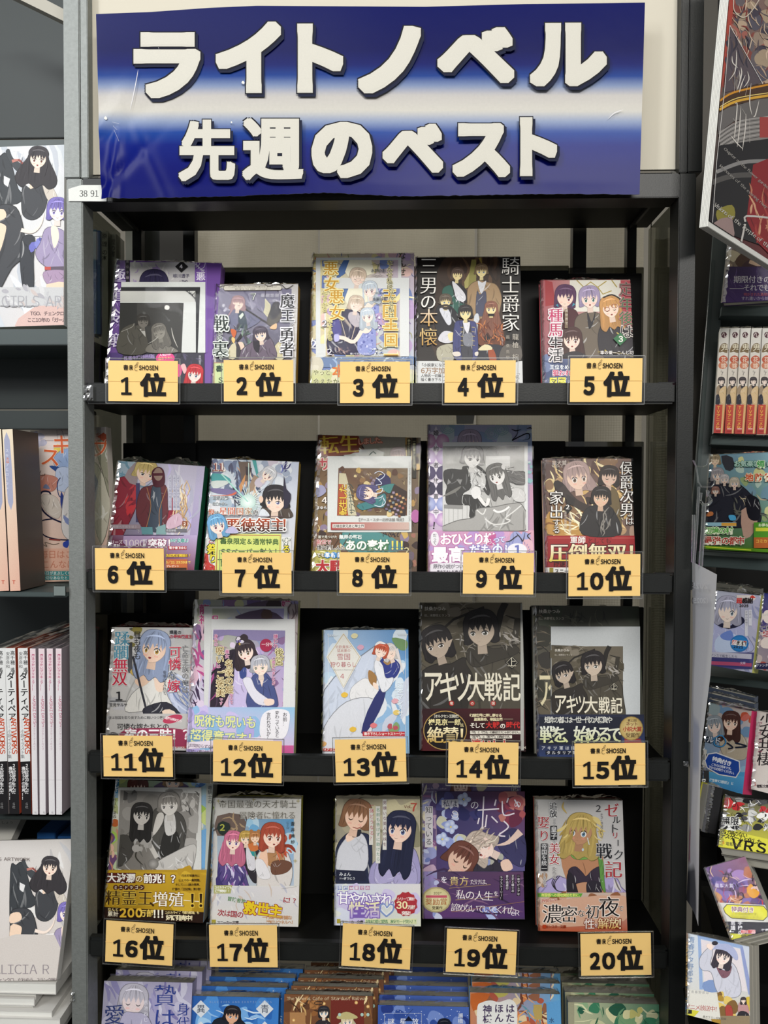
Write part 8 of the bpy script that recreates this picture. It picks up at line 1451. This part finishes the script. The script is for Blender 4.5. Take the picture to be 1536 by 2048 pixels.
def r3(A):
    A.bg('#5c7c90', '#8cb0bc', '#3c5c24', '#4c7424'); A.blob(560, 180, 1100, 900, 26, 90, ['#7ca4b8', '#a8bcb0', '#c4c48c', '#6c8c9c', '#8a9c6c'], 4); A.cloth([(300, 500), (420, 420), (700, 520), (900, 760), (860, 980), (290, 940)], '#23242e', 20, 5, light=.12); A.poly([(470, 180), (600, 200), (610, 330), (520, 340)], '#33343a', 2)
    A.dab(620, 600, 1000, 1000, 26, 160, 20, ['#3c3c44', '#9c9484', '#5c5c54', '#b4a88c'], 60, 7, 60); A.poly([(700, 800), (860, 760), (880, 960), (800, 1100), (720, 1090)], '#b09080', 2); A.cloth([(760, 640), (900, 680), (900, 900), (780, 880)], '#17171f', 5, 3)
    A.fig(400, 230, 52, '#8a7c64', skin='#cdb8a0', L=1.0, sd=3, shut=True); A.fig(430, 400, 62, '#8c888c', skin='#cbb7a8', L=1.1, sd=4); A.fig(510, 450, 44, '#a8a4a4', skin='#cbb7a8', L=1, sd=5); A.fig(625, 490, 48, '#a8a090', skin='#cbb7a8', L=1, sd=6); A.fig(410, 580, 38, '#7c5c54', skin='#cbb7a8', L=1, sd=7)
    A.poly([(330, 820), (380, 820), (380, 860), (300, 870)], '#b06c40', 2); A.poly([(560, 860), (630, 860), (640, 910), (580, 915)], '#4a9cc8', 3)
    A.txt('お気楽領主の', 620, 235, 74, '#a8c4b8', w=.02, o='#4c7c6c'); A.txt('領', 880, 235, 90, '#4c9c54', w=.03, o='#d8e0c4'); A.txt('地防衛', 750, 380, 95, '#c0502c', w=.03, o='#e9e4c8', sp=1.15)
    A.poly([(300, 940), (650, 940), (650, 985), (300, 980)], '#8cb4c4'); A.rect(480, 945, 650, 980, '#d09c44'); A.txt('辺境の村', 290, 990, 86, '#5ca44c', w=.03, o='#e6ead0', sp=.92); A.txt('最強', 280, 1095, 100, '#a83c34', w=.025, o='#e6e2d0'); A.txt('の都市', 480, 1100, 96, '#a83c34', w=.025, o='#e6e2d0', sp=.9); A.rect(850, 940, 1100, 1230, '#4c8c28'); A.rect(870, 1000, 1100, 1040, '#c9c83c'); A.rect(850, 1110, 1100, 1230, '#b0602c'); A.txt('お得な', 900, 950, 40, '#e0e4c8', w=.02); A.txt('コミカライズ', 870, 1130, 44, '#e0b850', w=.02)
    A.poly([(260, 1200), (1100, 1250), (1100, 1330), (255, 1275)], '#5c8c1c|#3c6c14'); A.line([(275, 1215), (820, 1255)], 10, '#c4cc3c', 0)
pn = tpane((1406.5, 1098), (1560, 1108), (1420.5, 909), .18, .11, lean=8)
slabbook(pn, 'green bordered comic with dark uniformed figures, third shelf of the right rack', R6, r3, .016, '#3c5c24', name='comic_book', amp=.004)
def r4(A):
    A.bg('#b0b4c4', '#a4a4bc', '#9ca0c0', '#b8b8cc'); A.dab(330, 270, 770, 900, 30, 200, 40, ['#c4c8d4', '#8c90b0', '#b4b0c8'], 70, 3, 40); A.cloth([(350, 560), (460, 500), (620, 520), (660, 640), (700, 780), (330, 790)], '#a8acd0', 14, 4, light=.2); A.poly([(380, 500), (440, 480), (520, 560), (600, 480), (640, 520), (600, 560), (500, 590), (390, 550)], '#23243c', 2); A.poly([(390, 680), (480, 620), (580, 650), (640, 740), (560, 790), (400, 780)], '#b9c8e4', 3); A.poly([(430, 640), (520, 600), (540, 680), (460, 680)], '#6c84c8', 3)
    A.fig(495, 430, 88, '#a8a8bc', eye='#7c8c9c', skin='#e9d8cc', rot=4, L=1.4, W=1.35, side=-1, mouth='s', sd=5)
    A.rect(640, 430, 665, 650, '#d0d0d8'); A.rect(672, 425, 700, 560, '#d0d0d8'); A.txt('女神の祝福で', 643, 435, 20, '#5c5c68', v=1, sp=1.1); A.txt('お前の', 676, 430, 20, '#5c5c68', v=1, sp=1.2)
    A.poly([(570, 300), (720, 300), (735, 322), (720, 345), (570, 345)], '#d8d0cc'); A.poly([(680, 318), (705, 300), (735, 322), (705, 330)], '#c43c34'); A.txt('超感謝', 568, 322, 50, '#2c2426', w=.035, sp=.94); A.txt('超', 568, 322, 50, '#c8403c', w=.035); A.txt('2025', 592, 376, 28, '#332a28', w=.04)
    A.ell(595, 712, 78, 72, '#2870b0'); A.ell(595, 712, 66, 60, '#2f7cc0'); A.txt('超感謝', 532, 680, 44, '#2c2426', w=.03, o='#eef0f0', sp=.95, rot=6); A.txt('超', 532, 680, 44, '#c8403c', w=.03, rot=6); A.txt('2025', 545, 722, 30, '#2c2426', w=.03, rot=6); A.poly([(630, 690), (655, 695), (635, 706)], '#c43c34')
    A.part('paper_band', .0006); A.slab(300, 790, 720, 930, '#4c4c7c'); A.poly([(300, 770), (680, 850), (690, 930), (300, 900)], '#3c3c70'); A.rect(300, 792, 700, 835, '#b9b8c8', rot=3); A.txt('ダンスで転生したら', 345, 800, 26, '#4c4a60', w=.01, rot=3); A.rect(300, 870, 700, 900, '#a84c6c', rot=3); A.txt('文庫', 600, 868, 24, '#c9c9e0')
pn = tpane((1415, 1329), (1505, 1338), (1433.5, 1181), .135, .095, lean=12)
slabbook(pn, 'lilac paperback with a round blue sticker, fourth shelf of the right rack', R7, r4, .018, '#c4c468', amp=.012, seed=3)
def r5(A):
    A.bg('#2c3270', '#343a7c', '#b0a4a8', '#8c6c74'); A.blob(700, 440, 900, 900, 16, 60, ['#d8d0d0', '#b05850', '#e6d8d0', '#4c4478', '#c9b9b4'], 3); A.line([(760, 440), (800, 470), (836, 460)], 16, '#d8d0c8', 4); A.txt('これは', 775, 560, 44, '#26242c', w=.02, o='#e6e2e0'); A.txt('結', 790, 600, 60, '#b03c48', w=.02, o='#e6e2e0'); A.rect(700, 880, 900, 930, '#2c2c50'); A.txt('ファンタジア', 735, 885, 26, '#d8d8e4', w=.02)
pn = tpane((1512, 1338), (1600, 1346), (1528.5, 1186), .093, .05, lean=12)
slabbook(pn, 'navy and red paperback cut by the right edge, fourth shelf of the right rack', R7, r5, .018, '#c4c048', amp=.01, seed=4)
def r6(A):
    A.bg('#9c9490', '#c4b4ac', '#5c94c0', '#4c8cc0'); A.blob(330, 1220, 720, 1800, 34, 60, ['#8c8888', '#c9bcb4', '#6c8cac', '#b0a4a0', '#8cb0c8', '#d8ccc4'], 4); A.blob(620, 1290, 710, 1380, 5, 40, ['#b8543c', '#c4685c'], 6); A.poly([(330, 1215), (430, 1250), (400, 1330), (330, 1300)], '#8c9ca0', 2)
    A.cloth([(430, 1480), (560, 1450), (660, 1560), (640, 1700), (480, 1680), (430, 1600)], '#b0a490', 9, 3); A.fig(520, 1380, 66, '#4a302c', eye='#7c6450', skin='#e6c8b4', rot=6, L=2.6, W=1.4, mouth='f', sd=6, d=1); A.fig(380, 1410, 60, '#8c949c', eye='#8c8c90', skin='#e2ccc0', rot=-6, L=1.8, W=1.3, mouth='f', sd=4)
    for P in ([(265, 1500), (350, 1520), (310, 1540)], [(290, 1540), (360, 1560)], [(490, 1560), (540, 1600), (500, 1610)], [(560, 1560), (660, 1590), (560, 1600)], [(420, 1500), (380, 1530), (390, 1580), (450, 1590), (480, 1550), (450, 1500)]): A.line(P, 13, '#1c2434', 4)
    A.line([(420, 1500), (380, 1530), (390, 1580), (450, 1590), (480, 1550), (450, 1500), (420, 1500)], 9, '#3c88c0', 5); A.txt('ビルド', 265, 1490, 60, '#d8dce4', w=.02, o='#2c3444', rot=8)
    A.poly([(250, 1600), (320, 1620), (310, 1760), (250, 1740)], '#c0beb8'); A.txt('川', 262, 1650, 64, '#26262c', w=.01)
    A.part('paper_band', .0006); A.slab(240, 1810, 640, 1990, '#4a94c4'); A.poly([(240, 1790), (640, 1850), (640, 1990), (240, 1930)], '#5ca8d4|#3c84bc'); A.txt('『精霊幻想記』と', 330, 1860, 28, '#e6f0f4', w=.02, rot=9)
    A.part('sticker', .0012); A.poly([(300, 1712), (328, 1652), (400, 1640), (600, 1715), (606, 1800), (570, 1860), (420, 1835), (318, 1775)], '#dcdcdc', 0); A.poly([(308, 1712), (334, 1660), (400, 1650), (592, 1722), (598, 1798), (566, 1850), (424, 1826), (326, 1770)], '#24489c', 0)
    A.txt('特典付き', 372, 1672, 46, '#f0f2f6', w=.03, rot=16, sp=.92); A.txt('こちらは見本です。', 360, 1728, 25, '#e6eaf4', w=.02, rot=14, sp=.84); A.txt('下からお取りください。', 336, 1752, 26, '#e6eaf4', w=.02, rot=14, sp=.84)
pn = tpane((1401, 1563), (1486, 1581), (1419.7, 1405), .075, .03, lean=14)
slabbook(pn, 'paperback with a blue octagonal sticker, fifth shelf of the right rack', R7, r6, .018, '#b8305c', amp=.006, seed=5)
def r7(A):
    A.bg('#cfc6bf', '#d0c8c2', '#d3cbc4', '#cdc5be'); A.txt('少女共棲', 768, 1300, 128, '#2a2426', v=1, w=.004, m=.02, sp=.86, rot=4); A.txt('アイテム', 745, 1378, 46, '#8c3c58', v=1, w=.004, sp=1.6); A.line([(838, 1900), (850, 1840)], 10, '#6c5048', 3); A.txt('S', 712, 1895, 34, '#b03c34', w=.03); A.txt('電撃文庫', 738, 1915, 30, '#3a3034', w=.02, sp=.86)
pn = tpane((1502, 1578), (1590, 1592), (1514.7, 1421), .03, -.005, lean=14)
slabbook(pn, 'cream paperback with large brush characters, cut by the right edge of the picture', R7, r7, .018, '#cfc6bf', amp=.004, seed=6)
# spare copies behind the face-out books of the rack: only their wrapped heads show
def behind(x0, x1, y0, y1, Y0, Y1, n, lab, col='#55544e', dy=11, yb=40, grp=None):
    for k in range(n):
        pn = tpane((x0, y0+yb), (x1, y1+yb), (x0+3, y0), Y0+k*.014, Y1+k*.014); root = empty('paperback_book', pn.M(), lab % ('first', 'second', 'third')[k], 'book', grp)
        book_body(root, pn.w, pn.h, .011, col); film(root, pn.w, pn.h, .011, k+int(x0), .004, front=False, tight=True)
        y0 -= dy; y1 -= dy
behind(1427, 1518, 1176, 1185, .165, .125, 2, 'grey-edged wrapped paperback, %s behind the lilac one on the right rack', grp='spare paperbacks behind the lilac one on the right rack')
behind(1414, 1506, 1398, 1414, .108, .066, 3, 'grey-edged wrapped paperback, %s behind the one with the octagonal sticker', '#3c4454', 12, 60, 'spare paperbacks behind the octagonal sticker')

# lower stacks of the rack
def r8(A):
    A.bg('#5c5856', '#4a4848', '#c4c03c', '#ccc844'); A.blob(430, 130, 900, 420, 60, 26, ['#c9c9c6', '#2c2c2e', '#8c8c8a', '#e6e6e2', '#4c4c4e', '#1c1c1e'], 4, 1.6); A.blob(430, 135, 640, 250, 7, 36, ['#b02c30', '#c43c3c'], 6, 1.8); A.blob(800, 230, 870, 280, 3, 30, ['#b83438'], 7); A.dab(430, 140, 900, 420, 60, 80, 6, ['#e9e9e6', '#1c1c1e'], 30, 5, 70)
    A.txt('無限', 480, 300, 74, '#1c1c1e', w=.02, o='#dcdcd8', ow=.06, rot=6); A.txt('外', 830, 370, 60, '#1c1c1e', w=.02, o='#dcdcd8'); A.line([(440, 360), (470, 410), (520, 380)], 12, '#e6e6e4', 4)
    A.poly([(440, 405), (865, 500), (900, 640), (440, 570)], '#d3cf48'); A.txt('逃げ場のない', 470, 410, 44, '#26241c', w=.02, rot=10, sp=.86); A.txt('デスゲームと化した', 470, 445, 46, '#1c1c1c', w=.03, rot=10, sp=.84); A.txt('VRS', 560, 478, 112, '#1c1a18', w=.03, rot=9, sp=1.05, sx=1.15); A.txt('電撃文庫', 512, 520, 34, '#55503c', w=.01, rot=8); A.txt('S', 480, 515, 30, '#c0503c', w=.03)
pn = Pane(at(1437, 1694, -.03), at(1548, 1710, -.06), (1434, 1591), lean=52)
def stackunder(pn, label, crop, draw, n, t, spine, lab2, seed=1, yellow=None):
    slabbook(pn, label, crop, draw, t, spine, amp=.001, seed=seed)
    for k in range(1, n+1):
        q = empty('paperback_book', Matrix.Translation(Vector(-pn.n*(t+.002)*k))@pn.M(), lab2 % ('directly', 'second copy', 'third copy')[k-1], 'book'); book_body(q, pn.w, pn.h, t, spine); film(q, pn.w, pn.h, t, seed+k, .001, front=False, tight=True)
stackunder(pn, 'black and white paperback with a yellow band reading VRS, on a right-hand stack', R8, r8, 1, .014, '#77746c', 'wrapped copy %s under the yellow-banded paperback')
def r9(A):
    A.bg('#6c5088', '#8c6078', '#3c2c50', '#2c2440'); A.blob(340, 745, 1000, 1080, 50, 50, ['#7c64a8', '#5c4480', '#b06c50', '#8c4c70', '#c49060', '#4c4484', '#9c78b4'], 5, 1.3); A.dab(340, 745, 900, 1080, 40, 120, 9, ['#241c34', '#c8b0d0', '#c43c44', '#e0c0a0'], 50, 4, 70); A.blob(700, 880, 830, 1000, 8, 36, ['#dc9c34', '#d8b8b4', '#2c2438'], 7)
    for ch, x, y in (('が', 480, 760), ('か', 530, 850), ('り', 590, 930), ('ほ', 720, 770), ('の', 800, 880)): A.txt(ch, x, y, 92, '#1c1820', w=.002)
    A.txt('電撃大賞', 420, 870, 36, '#cfc4dc', w=.01, sp=1.1)
    A.part('paper_band', .0006); A.slab(440, 1050, 1000, 1360, '#1c1828'); A.poly([(430, 1030), (1000, 1060), (1000, 1200), (500, 1190)], '#cfcdc8'); A.poly([(540, 1290), (1000, 1310), (1000, 1350), (560, 1345)], '#c8c838'); A.txt('学校の', 612, 1180, 42, '#e6e4ea', v=1, w=.01); A.txt('思議」', 552, 1180, 42, '#e6e4ea', v=1, w=.01); A.txt('続々重版！', 640, 1260, 32, '#c8383c', w=.03, o='#f0dce0', sp=.86); A.txt('年間', 810, 1250, 34, '#e6e4ea', w=.02); A.txt('電撃文庫', 640, 1298, 30, '#332c30', w=.01, sp=.9)
    A.part('sticker', .0012); A.poly([(490, 1080), (520, 1045), (830, 1058), (865, 1100), (865, 1150), (830, 1185), (560, 1165), (505, 1120)], '#33302c'); A.poly([(496, 1082), (524, 1051), (828, 1064), (860, 1102), (860, 1148), (826, 1179), (562, 1159), (511, 1118)], '#dcd83c'); A.txt('特典付き', 560, 1062, 50, '#8c5c78', w=.02, o='#f6f4e0', sp=.96, rot=2); A.txt('こちらは見本です。', 560, 1108, 29, '#7c7430', w=.005, sp=.92, rot=2); A.txt('下からお取りください', 550, 1138, 29, '#7c7430', w=.005, sp=.92, rot=2)
pn = tpane((1464, 1880), (1560, 1882), (1410, 1736), -.08, -.10, lean=36)
stackunder(pn, 'purple paperback with a yellow octagonal sticker, lower right', R8, r9, 2, .014, '#a8a59c', 'grey-edged wrapped copy %s under the purple paperback', 5)
def r10(A):
    A.bg('#ccd4dc', '#c4ccdc', '#d3d0c8', '#cfc8b4'); A.poly([(270, 1300), (650, 1390), (655, 1420), (280, 1330)], '#8fa8d0'); A.poly([(275, 1300), (300, 1310), (320, 1760), (290, 1760)], '#8fa8d0'); A.poly([(630, 1400), (655, 1400), (740, 1820), (700, 1800)], '#8c98c4'); A.poly([(300, 1340), (630, 1420), (690, 1780), (330, 1700)], '#dcd4d8'); A.poly([(320, 1700), (420, 1680), (440, 1780), (330, 1770)], '#7c94c0', 2)
    A.cloth([(290, 1560), (300, 1480), (380, 1400), (400, 1460), (380, 1540), (420, 1560), (520, 1520), (600, 1580), (640, 1780), (560, 1830), (440, 1780), (390, 1620), (320, 1600)], '#c9cad6', 18, 5, light=.04, dark=.14); A.cloth([(430, 1560), (500, 1600), (560, 1560), (540, 1640), (480, 1660)], '#7c5460', 4, 3)
    A.fig(490, 1480, 62, '#3a3440', eye='#9c8c90', skin='#f2e0d6', rot=14, L=1.8, W=1.3, mouth='f', sd=5, d=-1); A.poly([(400, 1430), (440, 1380), (540, 1380), (600, 1440), (615, 1500), (590, 1510), (520, 1440), (430, 1420)], '#a9b0d0', 3); A.poly([(360, 1375), (400, 1385), (390, 1430), (350, 1400)], '#f2dccf', 3); A.ell(420, 1370, 26, 18, '#2c2832')
    A.blob(440, 1790, 580, 2000, 14, 50, ['#c9a440', '#a88430', '#dcc068', '#7c5c30'], 4); A.blob(660, 1830, 740, 1900, 5, 40, ['#d0b440'], 5); A.cloth([(620, 1880), (660, 1860), (700, 1900), (700, 1980), (620, 1960)], '#b88c8c', 4, 4); A.cloth([(620, 1950), (700, 1960), (720, 2080), (600, 2080)], '#26242a', 4, 3); A.fig(660, 1850, 20, '#3a3034', skin='#f0dccc', L=2.0, sd=3, shut=True); A.cloth([(510, 1900), (560, 1900), (570, 2000), (520, 2000)], '#a84038', 3, 5); A.rect(470, 1980, 760, 2090, '#8c7c60')
    A.txt('青春ブタ野郎は', 200, 1312, 56, '#7c98c0', v=1, w=-.004, sp=1.0, rot=3, sx=1.0); A.poly([(150, 1750), (440, 1790), (470, 2010), (150, 1990)], '#dad8cf', 0)
    A.txt('『青春野郎は', 190, 1762, 26, '#8a8a8c', rot=4, sp=1.2); A.txt('アニメ放送中！', 170, 1875, 50, '#b04c4c', w=.0, m=.01, rot=5, sp=.84); A.poly([(150, 1915), (290, 1940), (250, 1985), (150, 1975)], '#cfc83c'); A.rect(196, 1930, 228, 1962, '#26241c'); A.txt('書き下ろし短編収録', 320, 1975, 22, '#55524c', rot=6)
pn = tpane((1374, 2029), (1500, 2056), (1376.5, 1866), -.09, -.12, lean=24)
stackunder(pn, 'white and sky-blue paperback of a figure in a cap, bottom right', R8, r10, 2, .016, '#b4b0a4', 'grey-edged wrapped copy %s under the white and sky-blue paperback', 9)
def r11(A):
    A.bg('#1c1c1e'); A.txt('DEATH GAME', 345, -10, 40, '#dcdcd8', w=.03, rot=90, sp=1.0)
for i, (bl, br, tl, Y) in enumerate((((1402, 1640), (1419.5, 1645), (1400.5, 1540), .035), ((1403, 1662), (1431, 1668), (1418, 1570), -.002))):
    pn = tpane(bl, br, tl, Y, lean=10); slabbook(pn, ('black paperback with white jagged lettering beside the hanging poster', 'second black paperback with a yellow edge behind the jagged-lettered one')[i], R8, r11, .02, ('#1c1c1e', '#c8c43c')[i], amp=.003, seed=i)
rq('riser', DARK, (1440, 1712), (1600, 1735), (1440, 1760), (1600, 1780), .03, .0, .1)
rq('riser', DARK, (1402, 1672), (1434, 1676), (1402, 1760), (1434, 1770), .02, .02, .1)
rq('riser', DARK, (1450, 1960), (1600, 1975), (1450, 2110), (1600, 2130), -.04, -.06, .2)

# ---------------------------------------------------------------- the hanging booklets at the top right
def booklets():
    A0 = at(1415, 453, -.05); zz = A0[2]; B0 = atz(1532, 527, zz); Cc = atz(1395.5, 456, zz)
    p = Pane(A0, B0, (1456.5, 0), free=True); tdir = Cc-A0; N = 6; tk = np.linalg.norm(np.dot(tdir, -p.n)*p.n)/N
    tk = float(np.dot(tdir, -p.n))/N
    h = p.h*1.25; w_ = p.w*1.5
    grp = 'stiff picture cards hanging at the top right'
    def dr(A):
        k = 5.9557; A.crop(1380, 0, .14648)
        A.bg('#8c7c74', '#7c4c48', '#2c2a2a', '#7c2c2c'); A.blob(520, 0, 1100, 1130, 60, 120, ['#a08c7c', '#6c6468', '#8c4c44', '#5c5864', '#b09c84', '#4a4450', '#a8685c', '#c0a890'], 4); A.dab(500, 0, 1100, 1130, 60, 260, 18, ['#3c3844', '#c4a890', '#8c3c38', '#5c5058', '#d8c0a8'], 80, 7, 50)
        A.poly([(520, 0), (600, 0), (480, 900), (400, 1350), (380, 1500), (330, 2048), (200, 3100), (250, 1500)], '#b04c40'); A.poly([(530, 360), (980, 1130), (450, 1270)], '#5c5258'); A.dab(480, 560, 800, 1200, 20, 260, 30, ['#4a4450', '#7c7470', '#6c5a54', '#3c3844'], 80, 3, 30)
        A.poly([(400, 1370), (620, 1240), (1100, 1130), (1100, 1400), (700, 1410), (390, 1530)], '#4c3424', 2)
        A.line([(395, 1380), (600, 1260), (1100, 1150)], 26, '#d8942c', 4); A.line([(390, 1500), (640, 1380), (1100, 1300)], 34, '#e0ac3c', 4); A.line([(400, 1460), (640, 1340), (1100, 1265)], 12, '#f2d880', 4)
        A.poly([(390, 1540), (700, 1420), (1100, 1340), (1100, 1600), (600, 1650), (380, 1820)], '#6c6866', 2)
        A.poly([(380, 1800), (700, 1640), (1100, 1580), (1100, 1900), (400, 2000)], '#8c8884'); [A.line([(380, 1830+i*28), (650, 1660+i*30), (1100, 1590+i*28)], 8, '#3c3a3a' if i % 2 else '#b4b0ac', 4) for i in range(10)]
        A.rect(940, 1600, 1100, 1880, '#a84440'); A.poly([(380, 1990), (1100, 1890), (1100, 3400), (240, 3100)], '#232122'); A.line([(350, 2350), (700, 2220), (1100, 2200)], 50, '#8c8a88', 5); A.line([(270, 2500), (600, 2400), (1100, 2390)], 70, '#55524f', 5)
        A.poly([(850, 2250), (1100, 2150), (1100, 3500), (900, 3300), (760, 3000)], '#8c2428'); A.dab(800, 2500, 1100, 3300, 20, 300, 30, ['#a83c38', '#6c1c20', '#c07c60', '#d8a480'], 80, 6, 30); A.poly([(350, 2880), (560, 2800), (600, 2960), (480, 3060), (380, 3040)], '#8c8438', 3); A.poly([(260, 3080), (560, 2960), (560, 3400), (300, 3200)], '#9c8480', 2)
        A.line([(745, 3030), (760, 2950), (1100, 2980)], 26, '#c9c4be', 3); A.line([(740, 3060), (650, 3480)], 26, '#c9c4be', 3)
        for P in ([(560, 770), (570, 860), (640, 930)], [(615, 690), (620, 800), (600, 980), (515, 1105)], [(600, 930), (590, 1250)], [(680, 920), (690, 1020), (640, 1220)], [(655, 960), (670, 1100), (620, 1240)], [(740, 1030), (680, 1180), (660, 1270)], [(770, 980), (790, 1090), (720, 1200)], [(780, 1150), (740, 1310)], [(820, 1140), (800, 1400), (830, 1570)], [(930, 1370), (880, 1570), (850, 1600)], [(600, 1420), (630, 1440), (600, 1800), (590, 1890)], [(680, 1450), (660, 1760), (630, 2010)], [(750, 1560), (740, 1760), (700, 2060)], [(540, 1850), (620, 1950), (710, 2040)], [(575, 1620), (630, 1700)], [(800, 1620), (800, 1950)], [(700, 1490), (750, 1580)]): A.line(P, 15, '#ded8d0', 4, 2)
        A.line([(530, 350), (460, 1200), (350, 2200), (290, 3080), (740, 3480)], 8, '#e0dcd8', 0); A.line([(530, 350), (980, 1150)], 8, '#e0dcd8', 0); A.line([(580, 0), (590, 150), (700, 240), (800, 190), (930, 0)], 12, '#d8ccbc', 5)
        A.txt('Chapter of the flower garden', 470, 2010, 50, '#b4b0aa', m=.01, rot=42); A.txt('Memories of the evening river', 410, 2240, 54, '#aca8a2', m=.01, rot=42); A.txt('Visions of the Temple of the Moon', 340, 2760, 72, '#cfcbc4', m=.01, rot=38, sp=.84)
    for i in range(N):
        P0 = p.P0-p.n*tk*i; M = p.M(); M.translation = Vector(P0)
        lab = ('glossy picture card with white brush strokes and golden arc, front of the set top right' if i == 0 else 'white-edged stiff card, %s behind the front card at the top right' % ('first', 'second', 'third', 'fourth', 'fifth')[i-1])
        r_ = empty('picture_card', M, lab, 'card', grp)
        MB().box(0, 0, 0, w_, tk*.86, h).build('card_board', WHITE, r_, .0004)
        if i == 0:
            q = Pane(p.P0, p.P0+p.ux*w_, (1456.5, 0), free=True); q.uy = p.uy; q.ux = p.ux; q.n = p.n; q.w = w_; q.h = h
            A = Art(q, (1380, 0, .14648), clip=(.0008, .006, w_, h)); dr(A); A.build(r_)
booklets()

# ---------------------------------------------------------------- paper poster edge-on and the clear clip that holds it
TP = mat('thin_poster', rough=.7, spec=.2, vary=.02, vscale=300, attr=True); thin(TP, .5)
def poster():
    Lp = [(1384, 1123, .02), (1386, 1300, .02), (1381, 1480, .02), (1377, 1700, .018), (1373, 1800, .016)]
    Rp = [(1434, 1149, -.075), (1421, 1350, -.07), (1402, 1500, -.045), (1399, 1650, -.04), (1396.5, 1852, -.04)]
    n = 36; m = 8; V = []; K = []
    for j in range(n+1):
        f = j/n*4; a = min(3, int(f)); f -= a
        l = at(*[Lp[a][q]*(1-f)+Lp[a+1][q]*f for q in range(3)]); r = at(*[Rp[a][q]*(1-f)+Rp[a+1][q]*f for q in range(3)])
        for i in range(m+1):
            u = i/m; p = l*(1-u)+r*u; p = p+np.array([.002*math.sin(u*3.14)*math.sin(j*.4), 0, 0]); V.append(p-np.array([.33, 0, 1.2]))
            v = j/n; c = hx('#ecedf0'); ed = u > .86 or v < .06
            if not ed:
                c = hx('#dddee4') if v < .5 else hx('#d9d9e0')
                if .42 < v < .58 and .2 < u < .7: c = hx('#b4b9cc')
                if .70 < v < .82 and .0 < u < .3: c = hx('#a87c88')
                if v > .86 and u < .75: c = hx('#63646c')
            K.append(c)
    root = empty('paper_poster', IM(.33, 0, 1.2), 'thin white paper poster hanging edge-on beside the right post, print showing through', 'poster')
    mesh('poster_sheet', V, [(j*(m+1)+i, j*(m+1)+i+1, (j+1)*(m+1)+i+1, (j+1)*(m+1)+i) for j in range(n) for i in range(m)], TP, root, np.array(K), smooth=True)
    Pa, Pb = at(1384, 1128, .018), at(1434, 1154, -.077); q = Pane(Pa, Pb, (1380, 1000), lean=0)
    # show-through lettering near its head, on its own plane just in front of the sheet
    B = Pane(at(1385.5, 1300, .0185), at(1424, 1330, -.0715), (1384, 1123), lean=0); T = np.array([at(1434, 1149, -.076)])
    A = Art(B, (1340, 1120, .23445), clip=(-.02, 0, B.w+.03, .2)); A.part('show_through_print', .0028)
    A.txt('2025', 205, 185, 66, '#e9eaee', w=.03, sp=.92, mir=True, sx=.85); A.txt('(2025)', 208, 320, 54, '#e6e7ec', w=.03, sp=.9, mir=True, sx=.8)
    A.build(root, {'show_through_print': PAPERPRINT}); 
    for o in root.children:
        if o.name.startswith('show'): o.matrix_parent_inverse = root.matrix_world.inverted()@B.M()
poster()
cl = empty('plastic_clip', IM(.34, 0, 1.4), 'clear plastic sign clip with two forked heads beside the right post', 'clip')
def rod(a, b, r, n=8):
    a, b = np.array(a), np.array(b); d = nrm(b-a); s_ = nrm(np.cross(d, [0, 0, 1.]) if abs(d[2]) < .9 else np.cross(d, [0, 1., 0])); t_ = np.cross(d, s_); V = []
    for p in (a, b): V += [p+r*(math.cos(q)*s_+math.sin(q)*t_)-np.array([.34, 0, 1.4]) for q in np.linspace(0, 2*math.pi, n, endpoint=False)]
    return V, [(i, (i+1) % n, n+(i+1) % n, n+i) for i in range(n)]+[tuple(range(n))[::-1], tuple(range(n, 2*n))]
def rp(name, pts, r=.0009):
    V = []; Fc = []
    for (x0, y0), (x1, y1) in zip(pts[:-1], pts[1:]):
        v, f = rod(at(x0, y0, -.014), at(x1, y1, -.014), r); Fc += [tuple(i+len(V) for i in q) for q in f]; V += v
    mesh(name, V, Fc, CLEARP, cl)
k6 = lambda P: [(1360+x*.17582, 880+y*.17582) for x, y in P]
rp('forked_head', k6([(150, 230), (185, 300), (260, 305), (300, 290), (320, 210)])); rp('forked_head', k6([(185, 300), (210, 480), (240, 530), (360, 530), (385, 500), (402, 430)]))
rp('stem', k6([(215, 530), (190, 980), (160, 1400)]), .0016); rp('stem', k6([(275, 720), (260, 1050), (235, 1440)]), .0024); rp('knuckle', k6([(240, 600), (230, 690), (265, 735), (330, 730), (360, 690), (320, 640), (310, 570)]), .0016)
rp('stem', k6([(155, 850), (150, 1100), (145, 1390)]), .0018)
